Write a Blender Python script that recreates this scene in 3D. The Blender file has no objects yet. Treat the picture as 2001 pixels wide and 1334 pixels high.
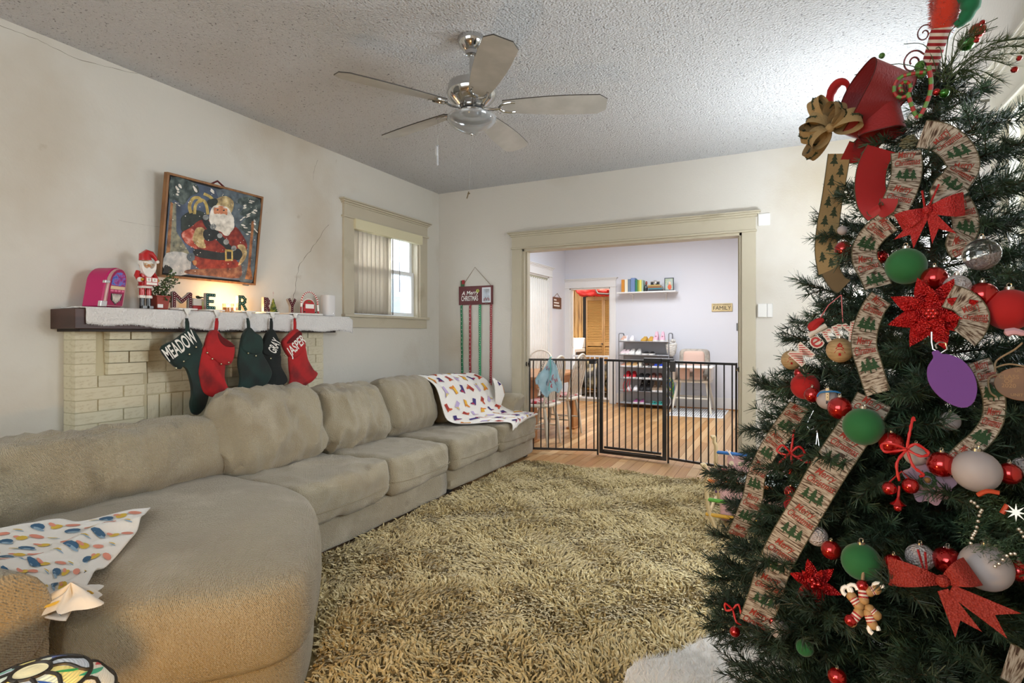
import bpy, math, random
import numpy as np
from mathutils import Vector as V, Matrix, noise
sc = bpy.context.scene
COL = sc.collection
R = random.Random(7)
PI = math.pi
# ------------------------------------------------------------ camera
F, CX, HY, HC, TH = 1085.0, 1000.5, 653.0, 1.2, math.radians(26.44)
FW = V((-math.sin(TH), math.cos(TH), 0)); RT = V((math.cos(TH), math.sin(TH), 0)); UP = V((0, 0, 1)); CAM = V((0, 0, HC))
cd = bpy.data.cameras.new('camera'); cam = bpy.data.objects.new('camera', cd); COL.objects.link(cam)
cd.sensor_width = 36; cd.lens = F / 2001 * 36; cd.shift_y = -(667 - HY) / 2001; cd.clip_start = .02
cam.location = CAM; cam.rotation_euler = (PI / 2, 0, TH); sc.camera = cam
def ray(px, py): return FW + RT * ((px - CX) / F) + UP * ((HY - py) / F)
def at_d(px, py, d): return CAM + ray(px, py) * d
def at_z(px, py, z): r = ray(px, py); return CAM + r * ((z - HC) / r.z)
def at_x(px, py, x): r = ray(px, py); return CAM + r * (x / r.x)
def at_y(px, py, y): r = ray(px, py); return CAM + r * (y / r.y)
# ------------------------------------------------------------ light and exposure
sc.view_settings.view_transform = 'Standard'; sc.view_settings.look = 'None'
sc.view_settings.exposure = 0.80; sc.view_settings.gamma = 1; sc.view_settings.use_curve_mapping = False
w = bpy.data.worlds.new('sky'); sc.world = w; w.use_nodes = True
bg = w.node_tree.nodes['Background']; bg.inputs[0].default_value = (.86, .93, 1, 1); bg.inputs[1].default_value = 2.6
def area(name, loc, rot, sx, sy, power, col=(1, 1, 1)):
    l = bpy.data.lights.new(name, 'AREA'); l.shape = 'RECTANGLE'; l.size = sx; l.size_y = sy; l.energy = power; l.color = col
    o = bpy.data.objects.new(name, l); o.location = loc; o.rotation_euler = rot; COL.objects.link(o); return o
def point(name, loc, power, r=.05, col=(1, 1, 1)):
    l = bpy.data.lights.new(name, 'POINT'); l.energy = power; l.shadow_soft_size = r; l.color = col
    o = bpy.data.objects.new(name, l); o.location = loc; COL.objects.link(o); return o
area('rear_window_fill', (-1.4, -1.55, 1.75), (PI / 2, 0, PI), 2.6, 1.5, 64, (.80, .90, 1))  # soft fill added behind the camera for an unseen rear window
area('far_room_ceiling_light', (-1.5, 7.2, 2.85), (0, 0, 0), 1.5, 1.5, 62, (.93, .96, 1))
area('laundry_ceiling_light', (-3.3, 10.5, 2.55), (0, 0, 0), .5, .5, 45, (1, .9, .75))
area('daylight_at_left_window', (-5.1, 4.2, 3.3), (0, -math.radians(62), 0), 1.6, 1.6, 300, (.93, .97, 1))
area('ceiling_bounce_fill', (.38, 3.92, 1.56), (PI, 0, 0), .3, .3, 11, (.86, .935, 1))  # upward fill added to bounce soft light off the ceiling
area('hall_fill', (1.6, 2.3, 1.7), (0, PI / 2, 0), 1.2, 1.2, 55, (.84, .92, 1))  # unseen fill added beyond the doorway to brighten left wall and sofa
point('lamp_beside_far_wall', (.38, 3.92, 1.42), 54, .045, (.88, .945, 1))
point('warm_offscreen_light', (-.80, .32, .55), 17, .06, (1, .55, .16))  # warm light added out of view for the orange glow, no lamp built
# ------------------------------------------------------------ materials
def lin(c):
    if isinstance(c, str): c = [int(c[i:i + 2], 16) / 255 for i in (0, 2, 4)]
    return tuple(((x / 12.92) if x <= .04045 else ((x + .055) / 1.055) ** 2.4) for x in c) + (1,)
MATS = {}
def mat(name, col='808080', rough=.6, metal=0, var=None, bump=None, emit=0, trans=0, alpha=1, sheen=0, coat=0, coord='Object', glit=0, stretch=None, spec=None, wave=None):
    if name in MATS: return MATS[name]
    m = bpy.data.materials.new(name); m.use_nodes = True; nt = m.node_tree; N = nt.nodes; L = nt.links
    b = N['Principled BSDF']; c = lin(col)
    b.inputs['Base Color'].default_value = c; b.inputs['Roughness'].default_value = rough; b.inputs['Metallic'].default_value = metal
    b.inputs['Transmission Weight'].default_value = trans; b.inputs['Alpha'].default_value = alpha
    b.inputs['Sheen Weight'].default_value = sheen; b.inputs['Coat Weight'].default_value = coat
    if spec is not None: b.inputs['Specular IOR Level'].default_value = spec
    if emit: b.inputs['Emission Color'].default_value = c; b.inputs['Emission Strength'].default_value = emit
    tc = N.new('ShaderNodeTexCoord'); src = tc.outputs[coord]
    if stretch:
        mp = N.new('ShaderNodeMapping'); mp.inputs['Scale'].default_value = stretch; L.new(src, mp.inputs[0]); src = mp.outputs[0]
    last = None
    if var:                                   # [(colour, scale, lo, hi), ...]
        for (c2, s, lo, hi) in var:
            n = N.new('ShaderNodeTexNoise'); n.inputs['Scale'].default_value = s; n.inputs['Detail'].default_value = 5; L.new(src, n.inputs[0])
            r = N.new('ShaderNodeMapRange'); r.inputs[1].default_value = lo; r.inputs[2].default_value = hi; L.new(n.outputs[0], r.inputs[0])
            x = N.new('ShaderNodeMix'); x.data_type = 'RGBA'; L.new(r.outputs[0], x.inputs[0])
            if last: L.new(last, x.inputs[6])
            else: x.inputs[6].default_value = c
            x.inputs[7].default_value = lin(c2); last = x.outputs[2]
    if wave:                                  # (colour, scale, direction, distortion, lo, hi)
        n = N.new('ShaderNodeTexWave'); n.inputs['Scale'].default_value = wave[1]; n.bands_direction = wave[2]; n.inputs['Distortion'].default_value = wave[3]
        n.inputs['Detail'].default_value = 2; L.new(src, n.inputs[0])
        r = N.new('ShaderNodeMapRange'); r.inputs[1].default_value = wave[4]; r.inputs[2].default_value = wave[5]; L.new(n.outputs[0], r.inputs[0])
        x = N.new('ShaderNodeMix'); x.data_type = 'RGBA'; L.new(r.outputs[0], x.inputs[0])
        if last: L.new(last, x.inputs[6])
        else: x.inputs[6].default_value = c
        x.inputs[7].default_value = lin(wave[0]); last = x.outputs[2]
    if last: L.new(last, b.inputs['Base Color'])
    hb = None
    for bp in (bump or []):                   # (kind, scale, strength, distance)
        kind, s, st, ds = bp
        if kind == 'noise':
            n = N.new('ShaderNodeTexNoise'); n.inputs['Scale'].default_value = s; n.inputs['Detail'].default_value = 3; o = n.outputs[0]
        elif kind == 'voronoi':
            n = N.new('ShaderNodeTexVoronoi'); n.inputs['Scale'].default_value = s; o = n.outputs[0]
        else:
            n = N.new('ShaderNodeTexWave'); n.inputs['Scale'].default_value = s; n.bands_direction = 'DIAGONAL' if kind == 'diag' else kind; n.inputs['Distortion'].default_value = 1.2; o = n.outputs[0]
        L.new(src, n.inputs[0])
        bb = N.new('ShaderNodeBump'); bb.inputs['Strength'].default_value = st; bb.inputs['Distance'].default_value = ds; L.new(o, bb.inputs['Height'])
        if hb: L.new(hb, bb.inputs['Normal'])
        hb = bb.outputs[0]
    if hb: L.new(hb, b.inputs['Normal'])
    MATS[name] = m; return m
def ramp_mat(name, cols, scale=8, rough=.6, kind='noise', stretch=None, bump=None, lo=.3, hi=.7):
    """colour ramp over a noise"""
    if name in MATS: return MATS[name]
    m = mat(name, cols[0], rough, bump=bump, stretch=stretch); nt = m.node_tree; N = nt.nodes; L = nt.links
    tc = N.new('ShaderNodeTexCoord'); src = tc.outputs['Object']
    if stretch: mp = N.new('ShaderNodeMapping'); mp.inputs['Scale'].default_value = stretch; L.new(src, mp.inputs[0]); src = mp.outputs[0]
    n = N.new('ShaderNodeTexNoise'); n.inputs['Scale'].default_value = scale; n.inputs['Detail'].default_value = 6; L.new(src, n.inputs[0])
    r = N.new('ShaderNodeValToRGB'); L.new(n.outputs[0], r.inputs[0])
    e = r.color_ramp.elements; e[0].position = lo; e[0].color = lin(cols[0]); e[1].position = hi; e[1].color = lin(cols[-1])
    for i, c in enumerate(cols[1:-1]): q = e.new(lo + (hi - lo) * (i + 1) / (len(cols) - 1)); q.color = lin(c)
    L.new(r.outputs[0], N['Principled BSDF'].inputs['Base Color']); return m
def S(name, col, rough=.6, **k): return mat(name, col, rough, **k)   # short for plain materials
def obj_random(m, amt=.25):
    """brightness varied from object to object"""
    nt = m.node_tree; N = nt.nodes; L = nt.links; b = N['Principled BSDF']; i = b.inputs['Base Color']
    oi = N.new('ShaderNodeObjectInfo'); mr = N.new('ShaderNodeMapRange'); mr.inputs[3].default_value = 1 - amt; mr.inputs[4].default_value = 1 + amt * .6
    L.new(oi.outputs['Random'], mr.inputs[0]); h = N.new('ShaderNodeHueSaturation'); L.new(mr.outputs[0], h.inputs['Value'])
    if i.links: L.new(i.links[0].from_socket, h.inputs['Color'])
    else: h.inputs['Color'].default_value = i.default_value
    L.new(h.outputs[0], i); return m
def translucent(m, k):
    nt = m.node_tree; N = nt.nodes; L = nt.links; b = N['Principled BSDF']; o = N['Material Output']; t = N.new('ShaderNodeBsdfTranslucent'); t.inputs[0].default_value = b.inputs['Base Color'].default_value
    x = N.new('ShaderNodeMixShader'); x.inputs[0].default_value = k; L.new(b.outputs[0], x.inputs[1]); L.new(t.outputs[0], x.inputs[2]); L.new(x.outputs[0], o.inputs['Surface']); return m
# ------------------------------------------------------------ mesh builder
def fr(o, ux, uy):
    o = V(o); ux = V(ux).normalized(); uy = V(uy).normalized(); uz = ux.cross(uy)
    return lambda a, b, c=0: o + ux * a + uy * b + uz * c
def cr(pts, n=6, closed=False):
    """Catmull-Rom"""
    P = [V(p) for p in pts]; out = []; L = len(P)
    for i in range(L if closed else L - 1):
        if closed: a, b, c, d = P[(i - 1) % L], P[i], P[(i + 1) % L], P[(i + 2) % L]
        else: a, b, c, d = P[max(i - 1, 0)], P[i], P[i + 1], P[min(i + 2, L - 1)]
        for k in range(n):
            t = k / n; out.append(.5 * ((2 * b) + (c - a) * t + (2 * a - 5 * b + 4 * c - d) * t * t + (3 * b - a - 3 * c + d) * t ** 3))
    if not closed: out.append(P[-1].copy())
    return out
class MB:
    def __init__(s): s.v = []; s.f = []; s.m = []; s.uv = None
    def add(s, vs, fs, m=0):
        k = len(s.v); s.v += [tuple(x) for x in vs]; s.f += [tuple(i + k for i in f) for f in fs]; s.m += [m] * len(fs); return s
    def box(s, x0, y0, z0, x1, y1, z1, m=0):
        if x0 > x1: x0, x1 = x1, x0
        if y0 > y1: y0, y1 = y1, y0
        if z0 > z1: z0, z1 = z1, z0
        vs = [(x, y, z) for z in (z0, z1) for y in (y0, y1) for x in (x0, x1)]
        return s.add(vs, [(0, 2, 3, 1), (4, 5, 7, 6), (0, 1, 5, 4), (2, 6, 7, 3), (0, 4, 6, 2), (1, 3, 7, 5)], m)
    def ob(s, f, a0, b0, c0, a1, b1, c1, m=0):
        k = len(s.v); s.box(a0, b0, c0, a1, b1, c1, m); s.v[k:] = [tuple(f(*q)) for q in s.v[k:]]; return s
    def tube(s, pts, r, n=8, m=0, caps=True, closed=False):
        pts = [V(p) for p in pts]; L = len(pts); rs = r if isinstance(r, (list, tuple)) else [r] * L
        k = len(s.v); up = None
        for i, p in enumerate(pts):
            if closed: t = pts[(i + 1) % L] - pts[(i - 1) % L]
            else: t = pts[min(i + 1, L - 1)] - pts[max(i - 1, 0)]
            if t.length < 1e-9: t = V((0, 0, 1))
            t.normalize()
            if up is None: up = t.orthogonal().normalized()
            up = (up - t * up.dot(t)); up = up.normalized() if up.length > 1e-6 else t.orthogonal().normalized()
            sd = t.cross(up)
            for j in range(n):
                a = 2 * PI * j / n; s.v.append(tuple(p + (up * math.cos(a) + sd * math.sin(a)) * rs[i]))
        for i in range(L if closed else L - 1):
            for j in range(n):
                a = k + i * n + j; b = k + i * n + (j + 1) % n; i2 = (i + 1) % L; c = k + i2 * n + (j + 1) % n; d = k + i2 * n + j
                s.f.append((a, b, c, d)); s.m.append(m)
        if caps and not closed:
            s.f.append(tuple(k + j for j in range(n))[::-1]); s.m.append(m)
            s.f.append(tuple(k + (L - 1) * n + j for j in range(n))); s.m.append(m)
        return s
    def cyl(s, p0, p1, r0, r1=None, n=12, m=0): return s.tube([p0, p1], [r0, r0 if r1 is None else r1], n, m)
    def lathe(s, prof, c=(0, 0, 0), n=20, m=0, f=None):
        f = f or (lambda a, b, cc: V((a, b, cc))); c = V(c); k = len(s.v)
        for (r, z) in prof:
            for j in range(n): a = 2 * PI * j / n; s.v.append(tuple(c + f(max(r, 1e-5) * math.cos(a), max(r, 1e-5) * math.sin(a), z)))
        for i in range(len(prof) - 1):
            for j in range(n):
                s.f.append((k + i * n + j, k + i * n + (j + 1) % n, k + (i + 1) * n + (j + 1) % n, k + (i + 1) * n + j)); s.m.append(m)
        return s
    def sph(s, c, r, n=14, m=0, rot=None):
        if not isinstance(r, (tuple, list)): r = (r, r, r)
        c = V(c); h = max(4, n // 2); k = len(s.v)
        for i in range(h + 1):
            ph = PI * i / h; rr = max(math.sin(ph), 1e-4)
            for j in range(n):
                a = 2 * PI * j / n; q = V((r[0] * rr * math.cos(a), r[1] * rr * math.sin(a), -r[2] * math.cos(ph)))
                s.v.append(tuple(c + (rot @ q if rot else q)))
        for i in range(h):
            for j in range(n):
                s.f.append((k + i * n + j, k + i * n + (j + 1) % n, k + (i + 1) * n + (j + 1) % n, k + (i + 1) * n + j)); s.m.append(m)
        return s
    def prism(s, poly, f, c0, c1, m=0, ms=None):
        n = len(poly); k = len(s.v)
        s.v += [tuple(f(p[0], p[1], c0)) for p in poly] + [tuple(f(p[0], p[1], c1)) for p in poly]
        s.f.append(tuple(k + i for i in range(n))[::-1]); s.f.append(tuple(k + n + i for i in range(n))); s.m += [m, m]
        for i in range(n): j = (i + 1) % n; s.f.append((k + i, k + j, k + n + j, k + n + i)); s.m.append(m if ms is None else ms)
        return s
    def grid(s, fn, nu, nv, m=0, uv=False):
        k = len(s.v)
        for i in range(nu + 1):
            for j in range(nv + 1): s.v.append(tuple(fn(i / nu, j / nv)))
        for i in range(nu):
            for j in range(nv):
                a = k + i * (nv + 1) + j; s.f.append((a, a + nv + 1, a + nv + 2, a + 1)); s.m.append(m)
        return s
    def puff(s, c, size, rot=None, n=14, r=.06, puff=.12, wr=0, fq=5, seed=0, m=0, st=(1, 1, 1)):
        """rounded cushion; thinnest axis bulges"""
        h = [x / 2 for x in size]; k = size.index(min(size)); i2, j2 = [q for q in range(3) if q != k]
        r = min(r, min(h) * .98); D = {}; c = V(c); base = len(s.v)
        def vert(p):
            key = tuple(round(x, 5) for x in p)
            if key in D: return D[key]
            q = [p[a] * h[a] for a in range(3)]; inn = [max(-h[a] + r, min(h[a] - r, q[a])) for a in range(3)]
            d = V([q[a] - inn[a] for a in range(3)])
            if d.length > 0: d = d.normalized() * r
            q = V(inn) + d
            q[k] *= 1 + puff * (1 - p[i2] ** 2) * (1 - p[j2] ** 2) * 2
            e = 1 - .05 * puff * 8 * abs(p[i2] * p[j2]) ** 3; q[i2] *= e; q[j2] *= e
            if wr:
                w_ = V((q[0] * st[0], q[1] * st[1], q[2] * st[2])) * fq + V((seed * 7.3, seed * 3.1, seed))
                nn = noise.noise(w_); rd = (1 - abs(noise.noise(w_ * 1.7 + V((9, 2, 4)))) * 3.2)
                dd = V((p[0], p[1], p[2])).normalized(); q = q + dd * wr * (nn * .9 + max(rd, -.4) * .7 + .08 * max(-.5, 1 - abs(noise.noise(w_ * 3.9 + V((1, 5, 2)))) * 4))
            s.v.append(tuple(c + (rot @ q if rot else q))); D[key] = len(s.v) - 1; return D[key]
        for ax in range(3):
            for sg in (-1, 1):
                a1, a2 = [(1, 2), (2, 0), (0, 1)][ax]
                for i in range(n):
                    for j in range(n):
                        qs = []
                        for (di, dj) in ((0, 0), (1, 0), (1, 1), (0, 1)):
                            p = [0, 0, 0]; p[ax] = sg; p[a1] = -1 + 2 * (i + di) / n; p[a2] = -1 + 2 * (j + dj) / n; qs.append(vert(p))
                        s.f.append(tuple(qs if sg > 0 else qs[::-1])); s.m.append(m)
        return s
    def rings(s, outl, lv, m=0, f=None, cen=None):
        """stack of scaled outlines: lv = [(scale, z)]; closes at both ends"""
        f = f or (lambda a, b, c: V((a, b, c))); n = len(outl); k = len(s.v)
        cx = cen[0] if cen else sum(p[0] for p in outl) / n; cy = cen[1] if cen else sum(p[1] for p in outl) / n
        for (sc_, z) in lv:
            for p in outl: s.v.append(tuple(f(cx + (p[0] - cx) * sc_, cy + (p[1] - cy) * sc_, z)))
        for i in range(len(lv) - 1):
            for j in range(n): s.f.append((k + i * n + j, k + i * n + (j + 1) % n, k + (i + 1) * n + (j + 1) % n, k + (i + 1) * n + j)); s.m.append(m)
        s.f.append(tuple(k + j for j in range(n))[::-1]); s.f.append(tuple(k + (len(lv) - 1) * n + j for j in range(n))); s.m += [m, m]
        return s
    def text(s, t, f, size, c=0, ex=0, m=0, shear=0, off=0, w=None):
        vs, fs = text_mesh(t, ex, shear, off); k = size
        kx = size if w is None else w / max(1e-6, (max(q[0] for q in vs) - min(q[0] for q in vs)))
        return s.add([f(q[0] * kx, q[1] * k, q[2] * k + c) for q in vs], fs, m)
    def build(s, name, mats, parent=None, smooth=True, bevel=0, local=False, sub=0, ang=40, **props):
        me = bpy.data.meshes.new(name); vs = s.v
        if parent is not None and not local:
            mi = WM[parent.name].inverted(); vs = [tuple(mi @ V(q)) for q in vs]
        me.from_pydata(vs, [], s.f)
        if not isinstance(mats, (list, tuple)): mats = [mats]
        for q in mats: me.materials.append(q)
        if len(mats) > 1: me.polygons.foreach_set('material_index', s.m)
        if smooth: me.polygons.foreach_set('use_smooth', [True] * len(me.polygons)); me.set_sharp_from_angle(angle=math.radians(ang))
        me.update()
        o = bpy.data.objects.new(name, me); COL.objects.link(o)
        if parent is not None: o.parent = parent; WM[o.name] = WM[parent.name].copy()
        else: WM[o.name] = Matrix()
        if bevel:
            b = o.modifiers.new('bevel', 'BEVEL'); b.width = bevel; b.segments = 2; b.limit_method = 'ANGLE'; b.angle_limit = math.radians(35); b.harden_normals = False
        if sub: b = o.modifiers.new('sub', 'SUBSURF'); b.levels = b.render_levels = sub
        for k_, v_ in props.items(): o[k_] = v_
        return o
WM = {}
TX = {}
def text_mesh(t, ex=0, shear=0, off=0):
    key = (t, ex, shear, off)
    if key in TX: return TX[key]
    c = bpy.data.curves.new('txt', 'FONT'); c.body = t; c.align_x = 'CENTER'; c.align_y = 'CENTER'; c.extrude = ex; c.shear = shear; c.offset = off; c.resolution_u = 3; c.space_line = .8
    o = bpy.data.objects.new('txt', c); COL.objects.link(o); dg = bpy.context.evaluated_depsgraph_get(); dg.update()
    me = bpy.data.meshes.new_from_object(o.evaluated_get(dg)); r = ([tuple(v.co) for v in me.vertices], [tuple(p.vertices) for p in me.polygons])
    bpy.data.objects.remove(o); bpy.data.curves.remove(c); bpy.data.meshes.remove(me); TX[key] = r; return r
def thing(name, label, cat, loc=(0, 0, 0), rz=0, group=None, kind=None, parent=None):
    o = bpy.data.objects.new(name, None); COL.objects.link(o); o.location = loc; o.rotation_euler = (0, 0, rz); o.empty_display_size = .1
    WM[o.name] = Matrix.Translation(V(loc)) @ Matrix.Rotation(rz, 4, 'Z')
    if parent is not None: o.parent = parent; WM[o.name] = WM[parent.name] @ WM[o.name]
    if label: o['label'] = label
    if cat: o['category'] = cat
    if group: o['group'] = group
    if kind: o['kind'] = kind
    return o
def tag(o, label, cat, group=None, kind=None):
    o['label'] = label; o['category'] = cat
    if group: o['group'] = group
    if kind: o['kind'] = kind
    return o
KIDS = {}
def dup(root, loc=None, rz=None, scale=None, label=None, group=None, mw=None):
    r = root.copy(); COL.objects.link(r)
    if mw is not None: r.matrix_basis = mw
    else:
        if loc is not None: r.location = loc
        if rz is not None: r.rotation_euler = (0, 0, rz)
        if scale is not None: r.scale = scale if isinstance(scale, (tuple, list)) else (scale,) * 3
    if label: r['label'] = label
    if group: r['group'] = group
    for ch in list(root.children):
        c = ch.copy(); COL.objects.link(c); c.parent = r
        for g in ch.children: d = g.copy(); COL.objects.link(d); d.parent = c
    return r
def relink(o, mats):
    """same shape, other materials"""
    o.data = o.data.copy(); o.data.materials.clear()
    for q in mats: o.data.materials.append(q)
# ============================================================ THE SETTING
XL, XR, YF, YB, H = -3.40, .75, 5.05, -1.7, 2.724
TW = .14
M_wall = mat('plaster_cream', 'd0cdc4', .85, var=[('bdb3a2', 1.1, .5, .75), ('a79a86', 5, .68, .8)], bump=[('noise', 55, .25, .004), ('noise', 9, .2, .01)])
M_wallf = mat('plaster_far', 'd2cec6', .85, var=[('bfb5a3', .9, .52, .75)], bump=[('noise', 60, .3, .004)])
M_trim = mat('cream_paint', 'bdb5a0', .45, var=[('aaa088', 3, .6, .75)], bump=[('noise', 30, .1, .002)])
M_white = mat('white_paint', 'e6e6e4', .5)
M_wallb = mat('pale_blue_paint', 'd9dbe2', .8, bump=[('noise', 50, .1, .002)])
M_ceil = mat('popcorn_ceiling', 'c9cacc', .95, var=[('77777a', 75, .62, .70)], bump=[('noise', 95, 1.0, .016), ('voronoi', 70, .5, .008)])  # dark specks in the colour stand for shade in the ceiling pits
M_ceilp = mat('flat_ceiling', 'e3e3e3', .9)
def wallbox(name, mats, boxes, **k):
    b = MB()
    for q in boxes: b.box(*q)
    return b.build(name, mats, smooth=False, kind='structure', **k)
# floor slab and planks
floor = wallbox('floor', mat('subfloor', '7a5f40', .8), [(-3.9, YB, -.06, 1.2, 11.5, -.019)])
M_pl = [obj_random(mat('oak_%s' % n, c, .38, var=[(c2, 3.2, .4, .7), ('7d5630', 14, .6, .8)], stretch=(9, .6, 1), bump=[('noise', 14, .12, .002)]), .16)
        for n, c, c2 in (('honey', 'c59a66', 'a97b48'), ('amber', 'b98a54', '9a6c3c'), ('blond', 'd2ad7c', 'b98f5c'), ('umber', 'a87b4a', 'c0955f'))]
UC = {}
def unit(name, parent, m, x0, y0, z0, x1, y1, z1, cham=0):
    """one of many alike box pieces: shared unit mesh, scaled"""
    key = (m.name, cham)
    if key not in UC:
        me = bpy.data.meshes.new(name); b = MB().box(-.5, -.5, -.5, .5, .5, .5); me.from_pydata(b.v, [], b.f); me.materials.append(m); UC[key] = me
    o = bpy.data.objects.new(name, UC[key]); COL.objects.link(o); c = V(((x0 + x1) / 2, (y0 + y1) / 2, (z0 + z1) / 2))
    mw = Matrix.Translation(c) @ Matrix.Diagonal((x1 - x0, y1 - y0, z1 - z0, 1)); o.parent = parent
    o.matrix_basis = WM[parent.name].inverted() @ mw; return o
x = -3.6; i = 0
while x < .98:
    wdt = .083; y = 4.35 + R.uniform(-1.2, 0) - (.0 if i % 2 else .5)
    while y < 9.5:
        ln = R.uniform(1.3, 2.6); a, b = max(y, 3.9), min(y + ln, 9.52)
        if b > a + .05 and not (x < -3.4 and a < YF): unit('plank', floor, R.choice(M_pl), x + .0012, a + .001, -.019, x + wdt - .0012, b - .001, R.uniform(-.0008, .0004))
        y += ln
    x += wdt; i += 1
# ceiling
wallbox('ceiling', M_ceil, [(XL - .2, YB, H, XR + .2, YF + .06, H + .1)])
# left wall with the window hole
WY0, WY1, WZ0, WZ1 = 3.715, 4.68, 1.375, 2.20
wl = wallbox('wall_left', M_wall, [(XL - TW, YB, -.05, XL, WY0, H), (XL - TW, WY1, -.05, XL, YF, H), (XL - TW, WY0, -.05, XL, WY1, WZ0), (XL - TW, WY0, WZ1, XL, WY1, H)])
def crack(pts, parent, x, wd=.004):
    b = MB(); P = [at_x(a, c, x) for a, c in pts]; P2 = []
    for i in range(len(P) - 1):
        for k in range(4): q = P[i].lerp(P[i + 1], k / 4); P2.append(q + V((0, R.uniform(-.006, .006), R.uniform(-.004, .004))))
    b.tube(P2 + [P[-1]], [wd * R.uniform(.15, .5) for _ in P2] + [wd * .2], 4)
    return b.build('crack', mat('crack_dark', '6d6353', .9), parent)
crack([(642, 438), (620, 470), (606, 490), (586, 515), (579, 545), (577, 570), (568, 590)], wl, XL + .0005)
crack([(622, 312), (614, 330), (612, 352)], wl, XL + .0005, .002)
crack([(0, 50), (40, 64), (66, 74), (100, 92), (160, 118), (220, 134), (270, 144)], wl, XL + .0005, .003)
crack([(230, 430), (280, 438), (320, 444)], wl, XL + .0005, .0015)
# far wall with the wide opening
OX0, OX1, OZ = -2.395, -.348, 2.055
wf = wallbox('wall_far', M_wallf, [(XL - .2, YF, -.05, OX0, YF + TW, H), (OX1, YF, -.05, XR + .3, YF + TW, H), (OX0, YF, OZ, OX1, YF + TW, H)])
# right wall with a doorway
DY0, DY1 = 1.75, 2.74
wr = wallbox('wall_right', M_wallf, [(XR, YB, -.05, XR + TW, DY0, H), (XR, DY1, -.05, XR + TW, YF + .1, H), (XR, DY0, 2.05, XR + TW, DY1, H)])
wallbox('wall_back', M_wallf, [(XL - .2, YB - TW, -.05, XR + .2, YB, H)])
# hall beyond the right doorway
wallbox('wall_hall', M_wallf, [(1.75, .8, -.05, 1.85, 3.6, 2.6), (XR + TW, 3.5, -.05, 1.75, 3.6, 2.6), (XR + TW, .8, -.05, 1.75, .9, 2.6), (XR + TW, .8, 2.6, 1.85, 3.6, 2.65), (XR + TW, .8, -.06, 1.85, 3.6, -.02)])
def casing(name, f, w, h, lab=None, cw=.11, hh=.13, crown=True, m=None, sill=None, depth=.022, jamb=.12):
    """f(a,b,c): a across, b up, c out of the wall; opening 0..w x 0..h"""
    m = m or M_trim; t = thing(name, None, None, loc=f(w / 2, 0, 0), kind='structure')
    for a in (-cw, w): MB().ob(f, a, sill or 0, 0, a + cw, h, depth).build('casing', m, t, smooth=False, bevel=.002)
    MB().ob(f, -cw, h + .018, 0, w + cw, h + hh, depth + .002).build('header_board', m, t, smooth=False, bevel=.002)
    MB().ob(f, -cw - .008, h, 0, w + cw + .008, h + .018, depth + .012).build('bead', m, t, smooth=False, bevel=.004)
    if crown:
        b = MB()
        for (c0, c1, o, zz) in ((0, .018, .012, 0), (.018, .034, .026, 0), (.034, .046, .038, 0)):
            b.ob(f, -cw - o, h + hh + c0, 0, w + cw + o, h + hh + c1, depth + o)
        b.build('crown', m, t, smooth=False, bevel=.003)
    if jamb:
        for a in (-.001, w - .02): MB().ob(f, a, sill or 0, -jamb - .02, a + .021, h, .001).build('jamb', m, t, smooth=False)
        MB().ob(f, 0, h - .02, -jamb - .02, w, h + .001, .001).build('jamb', m, t, smooth=False)
        for a in (.02, w - .035): MB().ob(f, a, sill or 0, -.075, a + .015, h - .02, -.045).build('stop', m, t, smooth=False, bevel=.002)
    return t
casing('trim_1', fr((OX0, YF, 0), (1, 0, 0), (0, 0, 1)) if False else (lambda a, b, c=0: V((OX0 + a, YF - c, b))), OX1 - OX0, OZ, cw=.108, hh=.125)
MB().box(OX1 + .125, YF - .012, 2.10, OX1 + .215, YF, 2.20).build('trim_2', M_white, smooth=False, bevel=.003, kind='structure')
casing('trim_3', lambda a, b, c=0: V((XR - c, DY0 + a, b)), DY1 - DY0, 2.05, cw=.115, hh=.14, m=mat('ivory_paint', 'e2dece', .5))
# dowel hook on the door header
hk = MB(); hk.cyl((XR - .03, 2.835, 2.135), (XR - .06, 2.835, 2.135), .006); hk.tube([(XR - .06, 2.835, 2.135), (XR - .065, 2.835, 2.15), (XR - .055, 2.835, 2.165)], .004); hk.tube([(XR - .04, 2.835, 2.13), (XR - .05, 2.835, 2.10), (XR - .06, 2.835, 2.095)], .004)
tag(hk.build('curtain_hook', S('hook_metal', '9a9a95', .3, metal=1)), 'small metal hook screwed to the ivory header of the right doorway', 'hook')
# ---- window in the left wall
FL = lambda a, b, c=0: V((XL + c, WY0 + a, b))
ww = WY1 - WY0
win = thing('window_1', None, None, loc=(XL, WY0 + ww / 2, WZ0), kind='structure')
for a in (-.125, ww): MB().ob(FL, a, WZ0, 0, a + .125, WZ1, .022).build('casing', M_trim, win, smooth=False, bevel=.002)
MB().ob(FL, -.125, WZ1 + .018, 0, ww + .125, WZ1 + .115, .024).build('header_board', M_trim, win, smooth=False, bevel=.002)
MB().ob(FL, -.14, WZ1, 0, ww + .14, WZ1 + .018, .036).build('bead', M_trim, win, smooth=False, bevel=.004)
b = MB()
for c0, c1, o in ((.115, .13, .01), (.13, .145, .024), (.145, .158, .038)): b.ob(FL, -.125 - o, WZ1 + c0, 0, ww + .125 + o, WZ1 + c1, .022 + o)
b.build('crown', M_trim, win, smooth=False, bevel=.003)
MB().ob(FL, -.135, WZ0 - .025, -.02, ww + .14, WZ0, .045).build('sill', M_trim, win, smooth=False, bevel=.006)
MB().ob(FL, -.12, WZ0 - .115, 0, ww + .12, WZ0 - .025, .02).build('apron', M_trim, win, smooth=False, bevel=.002)
for a in (0, ww - .02): MB().ob(FL, a, WZ0, -TW, a + .02, WZ1, 0).build('jamb', M_trim, win, smooth=False)
MB().ob(FL, 0, WZ1 - .02, -TW, ww, WZ1, 0).build('jamb', M_trim, win, smooth=False)
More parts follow.
